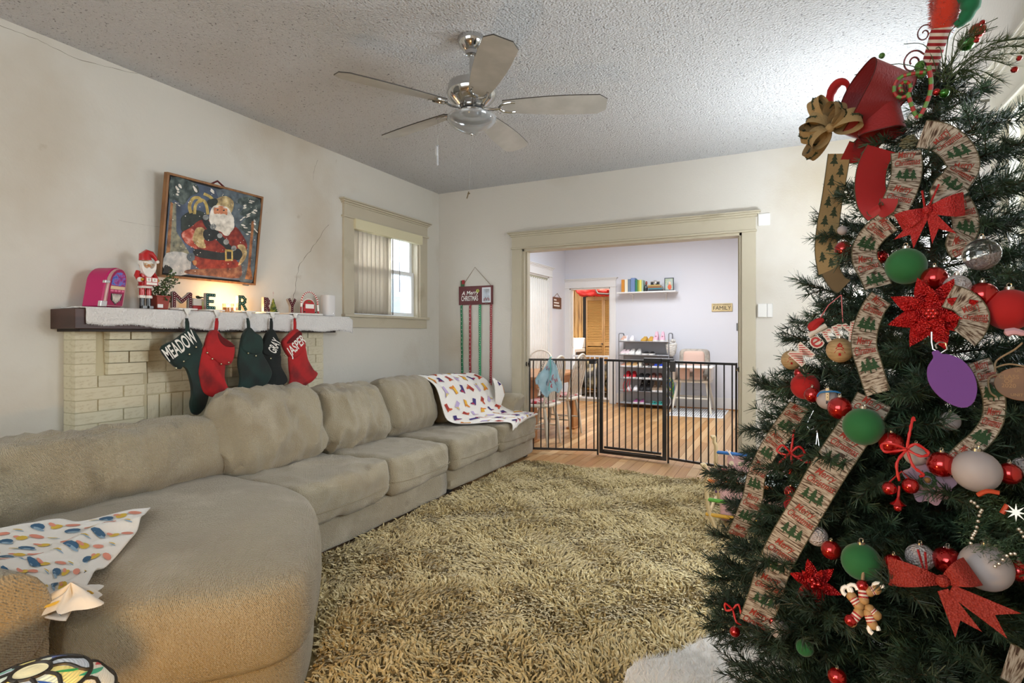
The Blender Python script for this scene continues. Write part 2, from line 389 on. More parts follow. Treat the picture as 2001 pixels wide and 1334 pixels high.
M_vin = S('white_vinyl', 'e9ecee', .35)
zm = (WZ0 + WZ1) / 2 + .02
for nm, z0, z1, dx in (('upper_sash', zm - .02, WZ1 - .02, -.10), ('lower_sash', WZ0, zm + .02, -.075)):
    b = MB()
    b.ob(FL, .02, z0, dx, .06, z1, dx + .03).ob(FL, ww - .06, z0, dx, ww - .02, z1, dx + .03).ob(FL, .06, z0, dx, ww - .06, z0 + .04, dx + .03).ob(FL, .06, z1 - .035, dx, ww - .06, z1, dx + .03)
    b.ob(FL, ww / 2 - .012, z0 + .04, dx + .008, ww / 2 + .012, z1 - .035, dx + .022)
    sh = b.build(nm, M_vin, win, smooth=False, bevel=.002)
    MB().ob(FL, .06, z0 + .04, dx + .012, ww - .06, z1 - .035, dx + .016).build('pane', mat('window_glass', 'f4f8fa', .02, trans=1), sh, smooth=False)
# blinds hung inside the window
bl = thing('vertical_blind', 'cream vertical blind half drawn across the window, with valance', 'blind', (XL, WY0 + ww / 2, WZ1))
MB().ob(FL, -.01, WZ1 - .085, -.01, ww + .005, WZ1 + .005, .05).build('valance', S('valance_cream', 'd6cfae', .6), bl, smooth=False, bevel=.003)
MB().ob(FL, .01, WZ1 - .045, -.05, ww - .02, WZ1 - .02, -.015).build('head_rail', S('rail_dark', '77705f', .5), bl, smooth=False)
M_slat = mat('blind_slat', 'd9d2c6', .6)
translucent(M_slat, .55)
for k in range(9):
    yy = .055 + k * .058 if k < 7 else .47 + (k - 7) * .045
    a = math.radians(62 if k < 7 else 20); hw = .043
    c = math.cos(a) * hw; s_ = math.sin(a) * hw
    b = MB(); pf = []
    for q in range(7):
        t = q / 6 * 2 - 1; pf.append((yy + c * t, -.035 + s_ * t + .004 * (1 - t * t)))
    b.grid(lambda u, v: FL(pf[int(round(v * 6))][0], WZ0 + .012 + u * (WZ1 - WZ0 - .055), pf[int(round(v * 6))][1]), 2, 6)
    o = b.build('slat', M_slat, bl); md = o.modifiers.new('sol', 'SOLIDIFY'); md.thickness = .0012
MB().tube([FL(.575, WZ1 - .06, -.02), FL(.576, WZ0 + .012, -.02)], .005, 6).build('slat_edge', S('slat_dark', '4b4438', .6), bl)
MB().tube([FL(.655, WZ1 - .08, .0), FL(.655, WZ0 + .24, .0)], .0035, 6).build('wand', S('wand_dark', '55504a', .5), bl)
# outdoors behind that window
sd = MB().box(-5.9, 2.5, -.5, -5.8, 8.5, 2.4); 
sdo = sd.build('neighbour_siding', S('white_siding', 'e9edf2', .7), smooth=False); tag(sdo, 'white clapboard wall of the house outside the window', 'house')
for k in range(18): unit('clapboard', sdo, S('siding_board', 'e3e8ee', .7), -5.8, 2.5, -.5 + k * .16, -5.785, 8.5, -.5 + k * .16 + .152)
MB().box(-5.78, 6.7, 1.0, -5.74, 7.4, 2.1).build('siding_window', S('grey_blue_glass', '9fb6c4', .15), sdo, smooth=False)
# ---- far room
BY = 9.40
wallbox('wall_dining_left', M_wallb, [(-3.75, YF + TW, -.05, -3.6, 7.75, 2.95), (-3.75, 8.62, -.05, -3.6, BY + .1, 2.95), (-3.75, 7.75, 2.16, -3.6, 8.62, 2.95), (-3.75, 7.75, -.05, -3.6, 8.62, .5), (-3.6, YF + TW, -.05, XL - .2, YF + TW + .02, 2.95)])
LX0, LX1, LZ = -3.515, -2.765, 2.02
wallbox('wall_dining_back', M_wallb, [(-3.75, BY, -.05, LX0, BY + TW, 2.95), (LX1, BY, -.05, 1.1, BY + TW, 2.95), (LX0, BY, LZ, LX1, BY + TW, 2.95)])
wallbox('wall_dining_right', M_wallb, [(1.0, YF + TW, -.05, 1.1, BY, 2.95)])
wallbox('wall_dining_front', M_wallb, [(XL - .3, YF + TW, -.05, OX0 - .0, YF + TW + .01, 2.95), (OX1, YF + TW, -.05, 1.1, YF + TW + .01, 2.95), (OX0, YF + TW, OZ, OX1, YF + TW + .01, 2.95)])
wallbox('ceiling_dining', M_ceilp, [(-3.75, YF + .13, 2.95, 1.1, BY + .1, 3.0)])
wallbox('baseboard_dining', M_white, [(LX1 + .115, BY - .02, 0, 1.0, BY, .19), (-3.6, YF + TW, 0, -3.58, BY, .19)])
wallbox('trim_4', mat('shoe_mould', 'b07d4a', .5), [(LX1 + .115, BY - .035, 0, 1.0, BY - .02, .02)])
casing('door_1', lambda a, b, c=0: V((LX0 + a, BY - c, b)), LX1 - LX0, LZ, cw=.1, hh=.12, crown=True, m=M_white, jamb=.12)
casing('window_2', lambda a, b, c=0: V((-3.6 + c, 7.75 + a, b)), .87, 2.16, cw=.11, hh=.12, m=M_white, sill=.5, jamb=.1)
MB().box(-3.74, 7.75, .5, -3.735, 8.62, 2.16).build('window_3', mat('window_glass_frosted', 'ffffff', .3, trans=1), smooth=False, kind='structure')
b2 = thing('vertical_blind', 'white vertical blind in the far room, left of the laundry doorway', 'blind', (-3.62, 8.2, 2.1))
for k in range(10):
    y0 = 7.76 + k * .086
    b = MB(); b.grid(lambda u, v: V((-3.62 + .012 * math.sin(PI * v), y0 + .09 * v, .52 + u * 1.58 + .012 * math.sin(PI * v))), 3, 5)
    o = b.build('slat', S('blind_white', 'eeede6', .6), b2); md = o.modifiers.new('s', 'SOLIDIFY'); md.thickness = .0015
MB().box(-3.66, 7.755, 2.10, -3.61, 8.615, 2.15).build('head_rail', S('rail_grey', 'a8a58f', .5), b2, smooth=False)
# laundry room beyond
LB = 11.35
M_pine = ramp_mat('knotty_pine', ['7d5526', 'b98b4a', 'cda25e'], 4, .5, stretch=(10, 10, .7), lo=.3, hi=.65)
wallbox('wall_laundry', mat('laundry_wall', '9a7a4c', .8), [(-4.7, LB + .02, -.05, -2.2, LB + .12, 2.6), (-4.8, BY + TW, -.05, -4.7, LB + .1, 2.6), (-2.3, BY + TW, -.05, -2.2, LB + .1, 2.6), (-4.8, BY + .1, 2.6, -2.2, LB + .1, 2.7)])
wallbox('floor_laundry', mat('laundry_floor', '6d6050', .7), [(-4.7, BY + .12, -.03, -2.3, LB, -.002)])
pn = thing('wood_panelling', 'knotty pine board panelling inside the laundry room', 'panelling', (-4.3, LB, 0))
for k in range(9):
    x0 = -4.62 + k * .082
    MB().box(x0, LB - .012, 0, x0 + .076, LB + .02, 2.14).build('board', M_pine, pn, smooth=False, bevel=.003)
ld = thing('louvered_door', 'pair of golden louvered bifold door leaves in the laundry room', 'door', (-3.4, LB, 0))
M_oak = mat('bifold_oak', 'b98d4e', .5, var=[('9a6f37', 6, .45, .7)], stretch=(1, 1, .3))
for k in range(2):
    x0 = -3.86 + k * .385; x1 = x0 + .38; sw_ = .032
    lf = MB().box(x0, LB - .04, .02, x0 + sw_, LB - .01, 1.99).box(x1 - sw_, LB - .04, .02, x1, LB - .01, 1.99)
    for z in (.02, .95, 1.92): lf.box(x0 + sw_, LB - .04, z, x1 - sw_, LB - .01, z + .08)
    lf = lf.build('leaf', M_oak, ld, smooth=False)
    b = MB()
    for z in np.arange(.13, 1.9, .034):
        if .93 < z < 1.04: continue
        b.ob(fr((x0 + sw_, LB - .025, z), (1, 0, 0), (0, -.6, -.8)), 0, -.022, -.003, .316, .022, .003)
    b.build('louvres', mat('bifold_louvre', 'b98f52', .5), lf, smooth=False)
MB().cyl((-3.5, LB - .04, 1.0), (-3.5, LB - .075, 1.0), .014).build('knob', S('knob_dark', '2a2522', .4), ld)
wallbox('door_gap_shade', S('dark_gap', '24201b', .8), [(-3.94, LB - .015, 0, -3.87, LB, 2.03), (-3.94, LB - .02, 2.0, -2.9, LB, 2.03)])  # dark strips standing for the shaded gap around the bifold leaves
# washer
ws = thing('washing_machine', 'white washing machine standing in the laundry room', 'washing machine', (-3.95, 10.35, 0))
MB().box(-4.25, 10.05, .0, -3.66, 10.68, .93).build('cabinet', S('enamel_white', 'e8e8e8', .3), ws, smooth=False, bevel=.02)
MB().prism([(10.5, .93), (10.68, .93), (10.68, 1.13), (10.6, 1.13)], lambda a, b, c: V((c, a, b)), -4.25, -3.66).build('control_panel', S('enamel_grey', 'cfd2d6', .3), ws, smooth=False, bevel=.01)
MB().box(-4.2, 10.09, .93, -3.71, 10.5, .955).build('lid', S('enamel_white', 'e8e8e8', .3), ws, smooth=False, bevel=.012)
MB().box(-3.66, 10.12, .3, -3.64, 10.62, .86).build('dark_door', S('door_black', '2b2d31', .2), ws, smooth=False, bevel=.01)
# red cloth bundle above
b = MB().puff((-3.38, LB - .4, 2.16), (1.1, .35, .26), n=16, r=.1, wr=.05, fq=6)
tag(b.build('cloth_bundle', S('red_nylon', 'c0261f', .5)), 'crumpled red cloth bundle stuffed above the louvered door', 'bundle')
b = MB(); b.tube([(-3.55, LB - .55, 2.22), (-3.42, LB - .6, 2.02), (-3.2, LB - .6, 2.0), (-3.1, LB - .58, 2.12), (-3.0, LB - .6, 2.02)], .018, 6)
tag(b.build('dark_strap', S('strap_black', '1e1a1a', .7)), 'dark strap dangling from the red cloth bundle', 'strap')
b = MB()
for k in range(8): b.puff((-3.55 + R.uniform(0, .7), 10.2 + R.uniform(0, .7), .35 + R.uniform(-.1, .25)), (.4, .3, .26), n=8, r=.1, wr=.04, seed=k)
tag(b.build('laundry_heap', ramp_mat('laundry_mix', ['1d1b1c', '33302b', '9c8d6a', '5a5a3a'], 3, .8)), 'dark heap of clothes in baskets in the laundry room', 'laundry', kind='stuff')
# white gate in the laundry doorway
g = thing('white_safety_gate', 'white metal safety gate closing the lower laundry doorway', 'gate', (-3.0, BY + .02, 0))
GX0, GX1 = LX0 + .03, LX1 - .03
MB().box(GX0, BY + .01, .06, GX1, BY + .035, .09).build('rail', M_vin, g, smooth=False)
MB().box(GX0, BY + .01, .80, GX1, BY + .035, .83).build('rail', M_vin, g, smooth=False)
for k in range(9):
    x0 = GX0 + .01 + k * (GX1 - GX0 - .02) / 8
    MB().cyl((x0, BY + .022, .08), (x0, BY + .022, .81), .014 if k in (0, 5, 8) else .008, n=8).build('bar', M_vin, g)
# ============================================================ FIREPLACE
M_brick = obj_random(mat('painted_brick', 'd3cbb0', .75, var=[('bdb18f', 5, .5, .75)], bump=[('noise', 40, .3, .004)]), .06)
M_mort = mat('mortar_paint', 'c0b798', .85, bump=[('noise', 40, .3, .004)])
fp = thing('fireplace', 'cream painted brick chimney breast with a dark wood mantel', 'fireplace', (XL, 2.4, 0))
FX = -3.29
MB().box(XL, 1.562, 0, FX - .006, 1.92, 1.226).box(XL, 3.034, 0, FX - .002, 3.256, 1.226).box(XL, 1.9, 0, FX - .022, 3.05, 1.226).build('brick_core', M_mort, fp, smooth=False)
def bk(y0, y1, z0, z1, out=0): 
    j = R.uniform(-.0025, .0025); unit('brick', fp, M_brick, XL + .002 if y0 < 1.57 else FX - .06, y0 + .0022, z0 + .0022, FX + out + j, y1 - .0022, z1 - .0022)
RH = .0633
for k in range(12):
    z1 = 1.222 if k == 0 else 1.171 - (k - 1) * RH; z0 = 1.171 - k * RH
    z0 += 0
    if k < 4:
        bk(1.556, 1.657, z0, z1)
        if k % 2 == 0: bk(1.694 + .002 * k, 1.80, z0, z1, .05 - .008 * k); bk(1.805, 1.914 - .003 * k, z0, z1, .05 - .008 * k)
        else: bk(1.694 + .002 * k, 1.914 - .004 * k, z0, z1, .05 - .008 * k)
    elif k % 2 == 0: bk(1.556, 1.662, z0, z1); bk(1.666, 1.898, z0, z1)
    else: bk(1.556, 1.79, z0, z1); bk(1.794, 1.905, z0, z1)
    # centre field, slightly recessed
    if k < 6:
        y = 1.93 - (.1 if k % 2 else 0)
        while y < 3.0:
            a, b = max(y, 1.925), min(y + .205, 3.03)
            if b - a > .02: bk(a, b, z0, z1, -.014)
            y += .205
    # right pier
    if k % 2: bk(3.036, 3.18, z0, z1, .006); bk(3.184, 3.262, z0, z1, .006)
    else: bk(3.036, 3.10, z0, z1, .006); bk(3.104, 3.262, z0, z1, .006)
    if k < 5: bk(2.43 + .006 * k, 2.545, z0, z1, .03 - .006 * k)
y = 1.925
while y < 3.0:
    bk(y, y + .068, .63, .85, -.014); y += .072
for k in range(12, 15):
    z0 = 1.171 - k * RH; bk(1.556, 1.9, z0, z0 + RH)
M_dk = mat('dark_walnut', '4a2e26', .45, var=[('2f1c18', 5, .4, .7)], stretch=(1, .3, 3))
MB().box(XL, 1.50, 1.228, -3.168, 3.415, 1.330).build('mantel_shelf', M_dk, fp, smooth=False, bevel=.003)
MB().box(XL, 1.53, 1.214, -3.185, 3.29, 1.228).build('mantel_bed', S('bed_black', '2a211c', .7), fp, smooth=False)
# fur cloth along the shelf
def mc(s, t):
    y = 1.545 + s * (3.45 - 1.545)
    drop = .074 + .03 * min(1, s * 2.5) + .005 * math.sin(s * 40)
    n = .003 * noise.noise(V((y * 9, t * 4, 0)))
    edge = max(0, (y - 3.42)) 
    if t < .6: return V((XL + .004 + (t / .6) * .232, y - (.045 * (t / .6) if s == 0 else 0), 1.337 + n - (edge * 2 if s > .97 else 0)))
    if t < .7: q = (t - .6) / .1; return V((XL + .236 + .006 * q, y, 1.337 - .006 * q - edge * 2))
    q = (t - .7) / .3; return V((XL + .242 + .004 * noise.noise(V((y * 7, q * 2, 3))), y, 1.331 - drop * q - edge * .6))
b = MB().grid(mc, 110, 20)
o = b.build('mantel_cloth', mat('white_plush', 'dcdad8', .95, sheen=.6, bump=[('noise', 90, .9, .01), ('noise', 22, .5, .012)]))
md = o.modifiers.new('s', 'SOLIDIFY'); md.thickness = .006; md.offset = 0
tag(o, 'white plush runner draped along the dark mantel shelf', 'cloth')
# fringe of pile
b = MB()
for k in range(2600):
    s_ = R.random(); p = mc(s_, 1.0 if k % 2 else R.uniform(.65, 1)); d = V((R.uniform(.1, 1), R.uniform(-.6, .6), R.uniform(-1, .1))).normalized() * .011
    b.add([p + V((.003, -.0012, 0)), p + V((.003, .0012, 0)), p + d + V((.003, 0, 0))], [(0, 1, 2)])
f_ = b.build('pile', MATS['white_plush'], o, kind='stuff')
MZ = 1.345   # top of the runner
def on_mantel(px, py, x=None):
    """point on the runner under a pixel column, at wall distance x"""
    p = at_x(px, py, x); p.z = MZ; return p
def LM(p, s=1):   # local frame on mantel facing the room: a right (+Y), b up, c out (+X)
    return lambda a, b, c=0: V((p.x + c * s, p.y + a * s, p.z + b * s))
# ---- letters
M_mar = S('maroon_metal', '4e0b18', .6, spec=.2); M_tea = S('teal_metal', '0c453d', .6, spec=.2); M_grn = S('green_metal', '0b4026', .6, spec=.2)
M_sil = S('silver_edge', 'b9b4ae', .3, metal=.7); M_bulb = S('bulb_white', 'f4f0ea', .3)
ST = {'M': [[(0, 0), (0, 1)], [(0, 1), (.5, .42)], [(.5, .42), (1, 1)], [(1, 1), (1, 0)]], 'E': [[(0, 0), (0, 1)], [(0, 1), (.8, 1)], [(0, .5), (.6, .5)], [(0, 0), (.8, 0)]],
      'R': [[(0, 0), (0, 1)], [(0, 1), (.5, .98), (.78, .82), (.74, .6), (.45, .46), (0, .45)], [(.4, .45), (.85, 0)]], 'Y': [[(0, 1), (.45, .5)], [(.9, 1), (.45, .5)], [(.45, .5), (.45, 0)]]}
def stroke(bm, f, pts, hw, c0, c1, m=0):
    for i in range(len(pts) - 1):
        a, b = V((*pts[i], 0)), V((*pts[i + 1], 0)); d = (b - a).normalized(); n = V((-d.y, d.x, 0)); a = a - d * hw * .8; b = b + d * hw * .8
        bm.prism([(a + n * hw)[:2], (a - n * hw)[:2], (b - n * hw)[:2], (b + n * hw)[:2]], f, c0, c1, m)
LET = [('M', 336, 374, 570, 606, M_mar, 'maroon', 363, 'leftmost letter'), ('E', 401, 420, 573, 608, M_tea, 'teal green', 420, 'beside the small gift box'), ('R', 464, 481, 577, 609, M_grn, 'dark green', 483, 'right of the lit candle'),
       ('R', 514, 526, 581, 611, M_mar, 'maroon', 529, 'in front of the little tree'), ('Y', 562, 577, 583, 612, M_mar, 'maroon', 574, 'left of the candy cane arch')]
for ch, x0, x1, y0, y1, m, cn, hx, wh in LET:
    p = on_mantel((x0 + x1) / 2, y1, -3.225); q0 = at_x(x0, y1, -3.225); q1 = at_x(x1, y1, -3.225); zt = at_x(x0, y0, -3.225).z
    wd = abs(q1.y - q0.y); ht = zt - MZ - .008
    t = thing('marquee_letter', '%s marquee letter %s on the mantel, %s' % (cn, ch, wh), 'letter', p, group='marquee letters on the mantel')
    hw = .105 * ht; f = lambda a, b, c=0: V((p.x + c, p.y - wd / 2 + hw + a * (wd - 2 * hw) / max(q[0] for s_ in ST[ch] for q in s_), p.z + .01 + hw + b * (ht - 2 * hw)))
    def body(hw, c0, c1, name, mm, par):
        bm = MB()
        for s_ in ST[ch]:
            for i in range(len(s_) - 1):
                A = f(*s_[i]); B = f(*s_[i + 1]); d = (B - A).normalized(); n = V((0, -d.z, d.y)); A = A - d * hw * .9; B = B + d * hw * .9
                bm.prism([(0, 0), (1, 0), (2, 0), (3, 0)], lambda a, b, c, A=A, B=B, n=n: V(([A + n * hw, A - n * hw, B - n * hw, B + n * hw][int(a)] + V((c, 0, 0)))), c0, c1 + .0003 * len(bm.v) / 8)
        return bm.build(name, mm, par, smooth=False)
    body(hw, -.015, .008, 'shell', M_sil, t); fc = body(hw * .86, .0085, .0095, 'face', m, t)
    bb = MB()
    for s_ in ST[ch]:
        P = [f(*q) for q in s_]; tot = sum((P[i + 1] - P[i]).length for i in range(len(P) - 1)); n = max(3, int(tot / .0125)); 
        for k in range(n + 1):
            dd = tot * k / n
            for i in range(len(P) - 1):
                sl = (P[i + 1] - P[i]).length
                if dd <= sl + 1e-9: bb.sph(P[i].lerp(P[i + 1], min(1, dd / sl)) + V((.010, 0, 0)), .0023, 6); break
                dd -= sl
    bb.build('bulbs', M_bulb, fc, kind='stuff')
    hp = on_mantel(hx, y1 + 2, -3.16)
    MB().box(p.x - .03, min(p.y, hp.y) - .045, MZ - .002, -3.150, max(p.y, hp.y) + .05, MZ + .008).build('base_plate', S('plate_white', 'e2e0db', .4), t, smooth=False, bevel=.002)
    hkb = MB().tube([(-3.148, hp.y, MZ + .003), (-3.140, hp.y, MZ - .01), (-3.138, hp.y, MZ - .03), (-3.128, hp.y, MZ - .042), (-3.118, hp.y, MZ - .03)], .004, 6)
    hkb.prism([(-.022, .004), (.022, .004), (.006, -.026), (-.006, -.026)], lambda a, b, c: V((-3.147 + c, hp.y + a, MZ + b)), 0, .006)
    hkb.build('hook', S('plate_white', 'e2e0db', .4), t)
# ---- stockings
M_vg = mat('green_velvet', '0c2c26', .8, sheen=.12, var=[('061612', 9, .4, .62)]); M_vr = mat('red_velvet', 'a80f12', .8, sheen=.1, var=[('6a080a', 8, .45, .68)]); M_vk = mat('dark_green_velvet', '050f0d', .85, sheen=.08)
M_jb = S('jingle_bell', 'c9c2a0', .2, metal=1); M_sew = S('white_felt', 'e8e4dc', .9)
def spoly(pts, x): return [(q.y, q.z) for q in (at_x(a, b, x) for a, b in pts)]
def smooth2(pts, n=4): return [(q.x, q.y) for q in cr([V((a, b, 0)) for a, b in pts], n, True)]
SK = [
 ('dark green stocking with white lettering on its cuff, hanging leftmost', M_vg, -3.12, [(340, 700), (388, 668), (392, 700), (397, 730), (404, 748), (407, 770), (400, 795), (386, 810), (374, 806), (371, 790), (374, 772), (372, 748), (362, 718)],
  [(314, 682), (344, 662), (366, 645), (378, 648), (390, 668), (390, 680), (360, 705), (347, 720)], 'MEADOW', (353, 676), 62, 27, 34, [(344, 719), (359, 706), (370, 692), (383, 678)], 364),
 ('bright red stocking hanging second from left, cuff folded, no name', M_vr, -3.11, [(402, 672), (436, 700), (437, 735), (443, 755), (458, 775), (440, 778), (412, 775), (396, 765), (389, 740), (388, 718)],
  [(400, 676), (408, 650), (421, 645), (432, 658), (455, 676), (450, 708), (432, 712), (412, 700), (402, 690)], None, 0, 0, 0, 0, [(405, 689), (415, 701), (432, 711), (447, 708)], 423),
 ('deep green stocking without lettering, third along the mantel', M_vg, -3.105, [(474, 665), (508, 668), (512, 690), (524, 712), (530, 730), (520, 750), (500, 765), (478, 776), (458, 775), (466, 755), (468, 735), (464, 712), (466, 690)],
  [(470, 672), (476, 650), (486, 640), (496, 650), (509, 660), (509, 688), (490, 692), (472, 684)], None, 0, 0, 0, 0, [(485, 690), (500, 695)], 483),
 ('nearly black green stocking with faint lettering, fourth along the mantel', M_vk, -3.135, [(512, 690), (545, 690), (548, 715), (560, 738), (558, 748), (538, 760), (520, 768), (505, 766), (512, 740), (516, 715)],
  [(511, 676), (520, 652), (530, 643), (538, 655), (544, 672), (544, 694), (524, 696), (512, 690)], 'GRAY', (537, 676), 24, 20, 62, [(529, 700)], 529),
 ('bright red stocking with white lettering, hanging rightmost', M_vr, -3.12, [(566, 690), (592, 672), (600, 700), (612, 722), (620, 730), (610, 744), (598, 752), (585, 770), (572, 774), (556, 770), (566, 745), (564, 715)],
  [(551, 668), (562, 655), (576, 643), (584, 650), (594, 672), (592, 680), (578, 697), (566, 698), (557, 686)], 'JASPER', (580, 675), 42, 19, 38, [(558, 694)], 575)]
for lab, m, x, body_, cuff, txt, tc, tw, th_, ta, bells, hx in SK:
    c = at_x(sum(p[0] for p in body_) / len(body_), sum(p[1] for p in body_) / len(body_), x)
    t = thing('christmas_stocking', lab, 'stocking', c, group='stockings along the mantel')
    f = lambda a, b, cc: V((x + cc, a, b))
    pb = smooth2(spoly(body_, x)); cen = (c.y, c.z)
    bm = MB(); n = len(pb)
    bm.rings(pb, [(.95, -.010), (1, -.004), (1, .006), (.94, .014)], f=f)
    bm.build('sock', m, t, ang=70)
    pc = smooth2(spoly(cuff, x))
    bm = MB().rings(pc, [(.95, -.016), (1.0, -.012), (1.02, .012), (.97, .019), (.9, .021)], f=f); cu = bm.build('cuff', m, t, ang=70)
    top = min(cuff, key=lambda q: q[1]); a = at_x(top[0] - 1, top[1] + 6, x + .004); bt = at_x(hx, 622, -3.128)
    MB().grid(lambda u, v: a.lerp(bt, u) + V((.004 * math.sin(PI * u), (v - .5) * (.022 if u < .8 else .016), 0)), 8, 2).build('loop', m, t).modifiers.new('s', 'SOLIDIFY').thickness = .006
    if txt:
        p = at_x(tc[0], tc[1], x + .0235); tk = math.radians(ta); sc_ = (p - CAM).dot(FW) / F
        ux = V((0, math.cos(tk), math.sin(tk))); uy = V((0, -math.sin(tk), math.cos(tk)))
        g_ = lambda aa, bb_, cc=0: p + ux * aa + uy * bb_ + V((cc, 0, 0))
        MB().text(txt, g_, th_ * sc_ * 1.45, ex=.0, off=.018, w=tw * sc_ * 1.14).build('lettering', M_sew, cu, smooth=False)
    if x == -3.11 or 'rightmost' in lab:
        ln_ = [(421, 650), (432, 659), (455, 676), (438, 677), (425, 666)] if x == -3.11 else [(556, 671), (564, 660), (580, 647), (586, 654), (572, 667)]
        MB().rings(smooth2(spoly(ln_, x), 3), [(1, .020), (.98, .0225)], f=f).build('cuff_opening_shade', S('red_opening_shade', '5c080a', .9), cu)  # dark red patch painted for the shaded inside of the cuff
    for (bx, by) in bells: MB().sph(at_x(bx, by, x + .026), .0065, 10).build('bell', M_jb, t)
# ---- jukebox
p = on_mantel(218, 600, -3.215); 
# yawed towards the room's far end
ja = math.radians(-32); jx = V((math.sin(-ja) * -1, math.cos(ja), 0)); 
ju = V((-math.sin(math.radians(38)) * -1, math.cos(math.radians(38)), 0)); 
jo = V((.93, .37, 0)).normalized(); ju = V((-.37, .93, 0)).normalized()
lean = V((-.03, .17, 1)).normalized()
t = thing('jukebox_bank', 'hot pink toy jukebox coin bank with arched front on the mantel', 'toy', p)
jf = lambda a, b, c=0: p + ju * a + lean * b + jo * c
arch = [(-.068, 0), (.068, 0), (.068, .14)] + [(.068 * math.cos(a), .14 + .075 * math.sin(a)) for a in np.linspace(.2, PI - .2, 10)] + [(-.068, .14)]
MB().prism(arch, jf, -.11, 0).build('case', S('pink_card', 'b5155f', .4), t, bevel=.006)
MB().prism([(a * .92, b * .96 + .004) for a, b in arch], jf, 0, .012).build('front', S('jukebox_gold', 'c9a2a0', .35, metal=.3), t, bevel=.003)
MB().prism([(a * .74, b * .92 + .008) for a, b in arch], jf, .012, .016).build('fascia', S('pink_gloss', 'a11450', .3), t, smooth=False)
sc2 = [(-.045, .115), (.045, .115)] + [(.045 * math.cos(a), .14 + .05 * math.sin(a)) for a in np.linspace(0, PI, 9)]
MB().prism(sc2, jf, .016, .018).build('dome_window', ramp_mat('juke_blue', ['3b4fae', '5f7fd0', 'b0307a', '2c3a90'], 60, .3), t, smooth=False)
MB().ob(jf, -.046, .095, .016, .046, .112, .019).build('title_strip', S('strip_cream', 'e5cfa6', .5), t, smooth=False)
b = MB()
for k in range(4): b.ob(jf, -.044 + k * .023, .082, .016, -.026 + k * .023, .092, .02)
b.build('buttons', S('button_pink', 'e57a9c', .4), t, smooth=False)
gr = [(-.036, .072), (.036, .072), (.034, .04), (0, .012), (-.034, .04)]
gl = MB().prism(gr, jf, .016, .018).build('speaker_grille', S('grille_dark', '33302f', .5), t, smooth=False)
b = MB()
for k in range(6): b.tube([jf(-.03 + k * .01, .07, .019), jf(-.02 + k * .008, .02 + .006 * abs(k - 3), .019)], .0018, 5); b.tube([jf(.03 - k * .01, .07, .019), jf(.02 - k * .008, .02 + .006 * abs(k - 3), .019)], .0018, 5)
b.build('lattice', S('lattice_white', 'ded8cf', .4), gl)
MB().ob(jf, -.082, .125, -.004, -.045, .14, .014).build('coin_slot', S('chrome_toy', 'dcdcdc', .25, metal=.8), t, smooth=False, bevel=.002); MB().ob(jf, -.09, .0, -.002, -.05, .03, .016).build('coin_return', S('chrome_toy', 'dcdcdc', .25, metal=.8), t, smooth=False, bevel=.002)
# ---- nutcracker with hat
p = on_mantel(284, 602, -3.23); f = LM(p, 1.08)
nc = thing('nutcracker', 'red and white nutcracker with bearded face, drooping red hat and day blocks', 'nutcracker', p)
M_nr = S('nutcracker_red', 'b51a1e', .3, coat=.5); M_nw = S('nutcracker_fur', 'e9e4dd', .95, bump=[('noise', 120, .8, .004)]); M_nb = S('boot_black', '1c2226', .25, coat=.5); M_sk = S('painted_skin', 'd9a57e', .5); M_gold = S('gold_paint', 'c79a3c', .3, metal=.8)
for s_ in (-1, 1):
    MB().lathe([(.012, 0), (.0135, .002), (.012, .02), (.012, .058)], f(s_ * .0165, 0), 12).box(*[f(s_ * .0165, 0).x, f(s_ * .0165, 0).y - .011, MZ, f(0, 0).x + .028, f(s_ * .0165, 0).y + .011, MZ + .014]).build('boot', M_nb, nc)
    MB().lathe([(.001, .056), (.018, .058), (.019, .066), (.016, .073), (.001, .074)], f(s_ * .0165, 0), 12).build('boot_fur', M_nw, nc)
    MB().lathe([(.014, .073), (.0145, .095), (.013, .118)], f(s_ * .0165, 0), 12).build('trouser_leg', M_nr, nc)
    MB().tube([f(s_ * .036, .19, 0), f(s_ * .045, .168, .004), f(s_ * .044, .148, .022)], [.012, .0135, .013], 10).build('arm', M_nr, nc)
    MB().sph(f(s_ * .042, .146, .028), (.015, .016, .014), 12).build('cuff', M_nw, nc)
    MB().sph(f(s_ * .039, .146, .043), .009, 10).build('hand', M_gold, nc)
MB().lathe([(.03, .115), (.034, .125), (.033, .165), (.036, .19), (.02, .2)], f(0, 0), 18).build('torso', M_nr, nc)
MB().lathe([(.034, .112), (.039, .117), (.034, .125)], f(0, 0), 16).build('coat_hem', M_nw, nc)
MB().sph(f(0, .222, 0), (.03, .029, .034), 18).build('head', M_sk, nc)
MB().sph(f(0, .222, .03), (.007, .006, .007), 8).build('nose', S('nose_tan', 'c98455', .5), nc)
b = MB().tube([f(-.03, .229, .026), f(0, .227, .031), f(.03, .229, .026)], .0012, 5)
for s_ in (-1, 1): b.tube([f(s_ * .012 + .008 * math.cos(a), .227 + .006 * math.sin(a), .031) for a in np.linspace(0, 2 * PI, 12)], .0011, 5)
b.build('spectacles', M_gold, nc)
b = MB()
for s_ in (-1, 1): b.sph(f(s_ * .011, .228, .0275), (.002, .003, .003), 6)
b.build('eyes', M_nb, nc)
bd = [(-.034, .24), (-.036, .21), (-.028, .185), (-.014, .165), (0, .155), (.012, .166), (.027, .186), (.036, .21), (.034, .24), (.026, .215), (.012, .206), (0, .212), (-.012, .206), (-.026, .215)]
MB().prism(smooth2(bd, 3), f, .012, .036).build('beard', M_nw, nc, bevel=.006)
MB().lathe([(.001, .24), (.032, .241), (.036, .25), (.034, .262), (.001, .264)], f(0, 0), 18).build('hat_band', M_nw, nc)
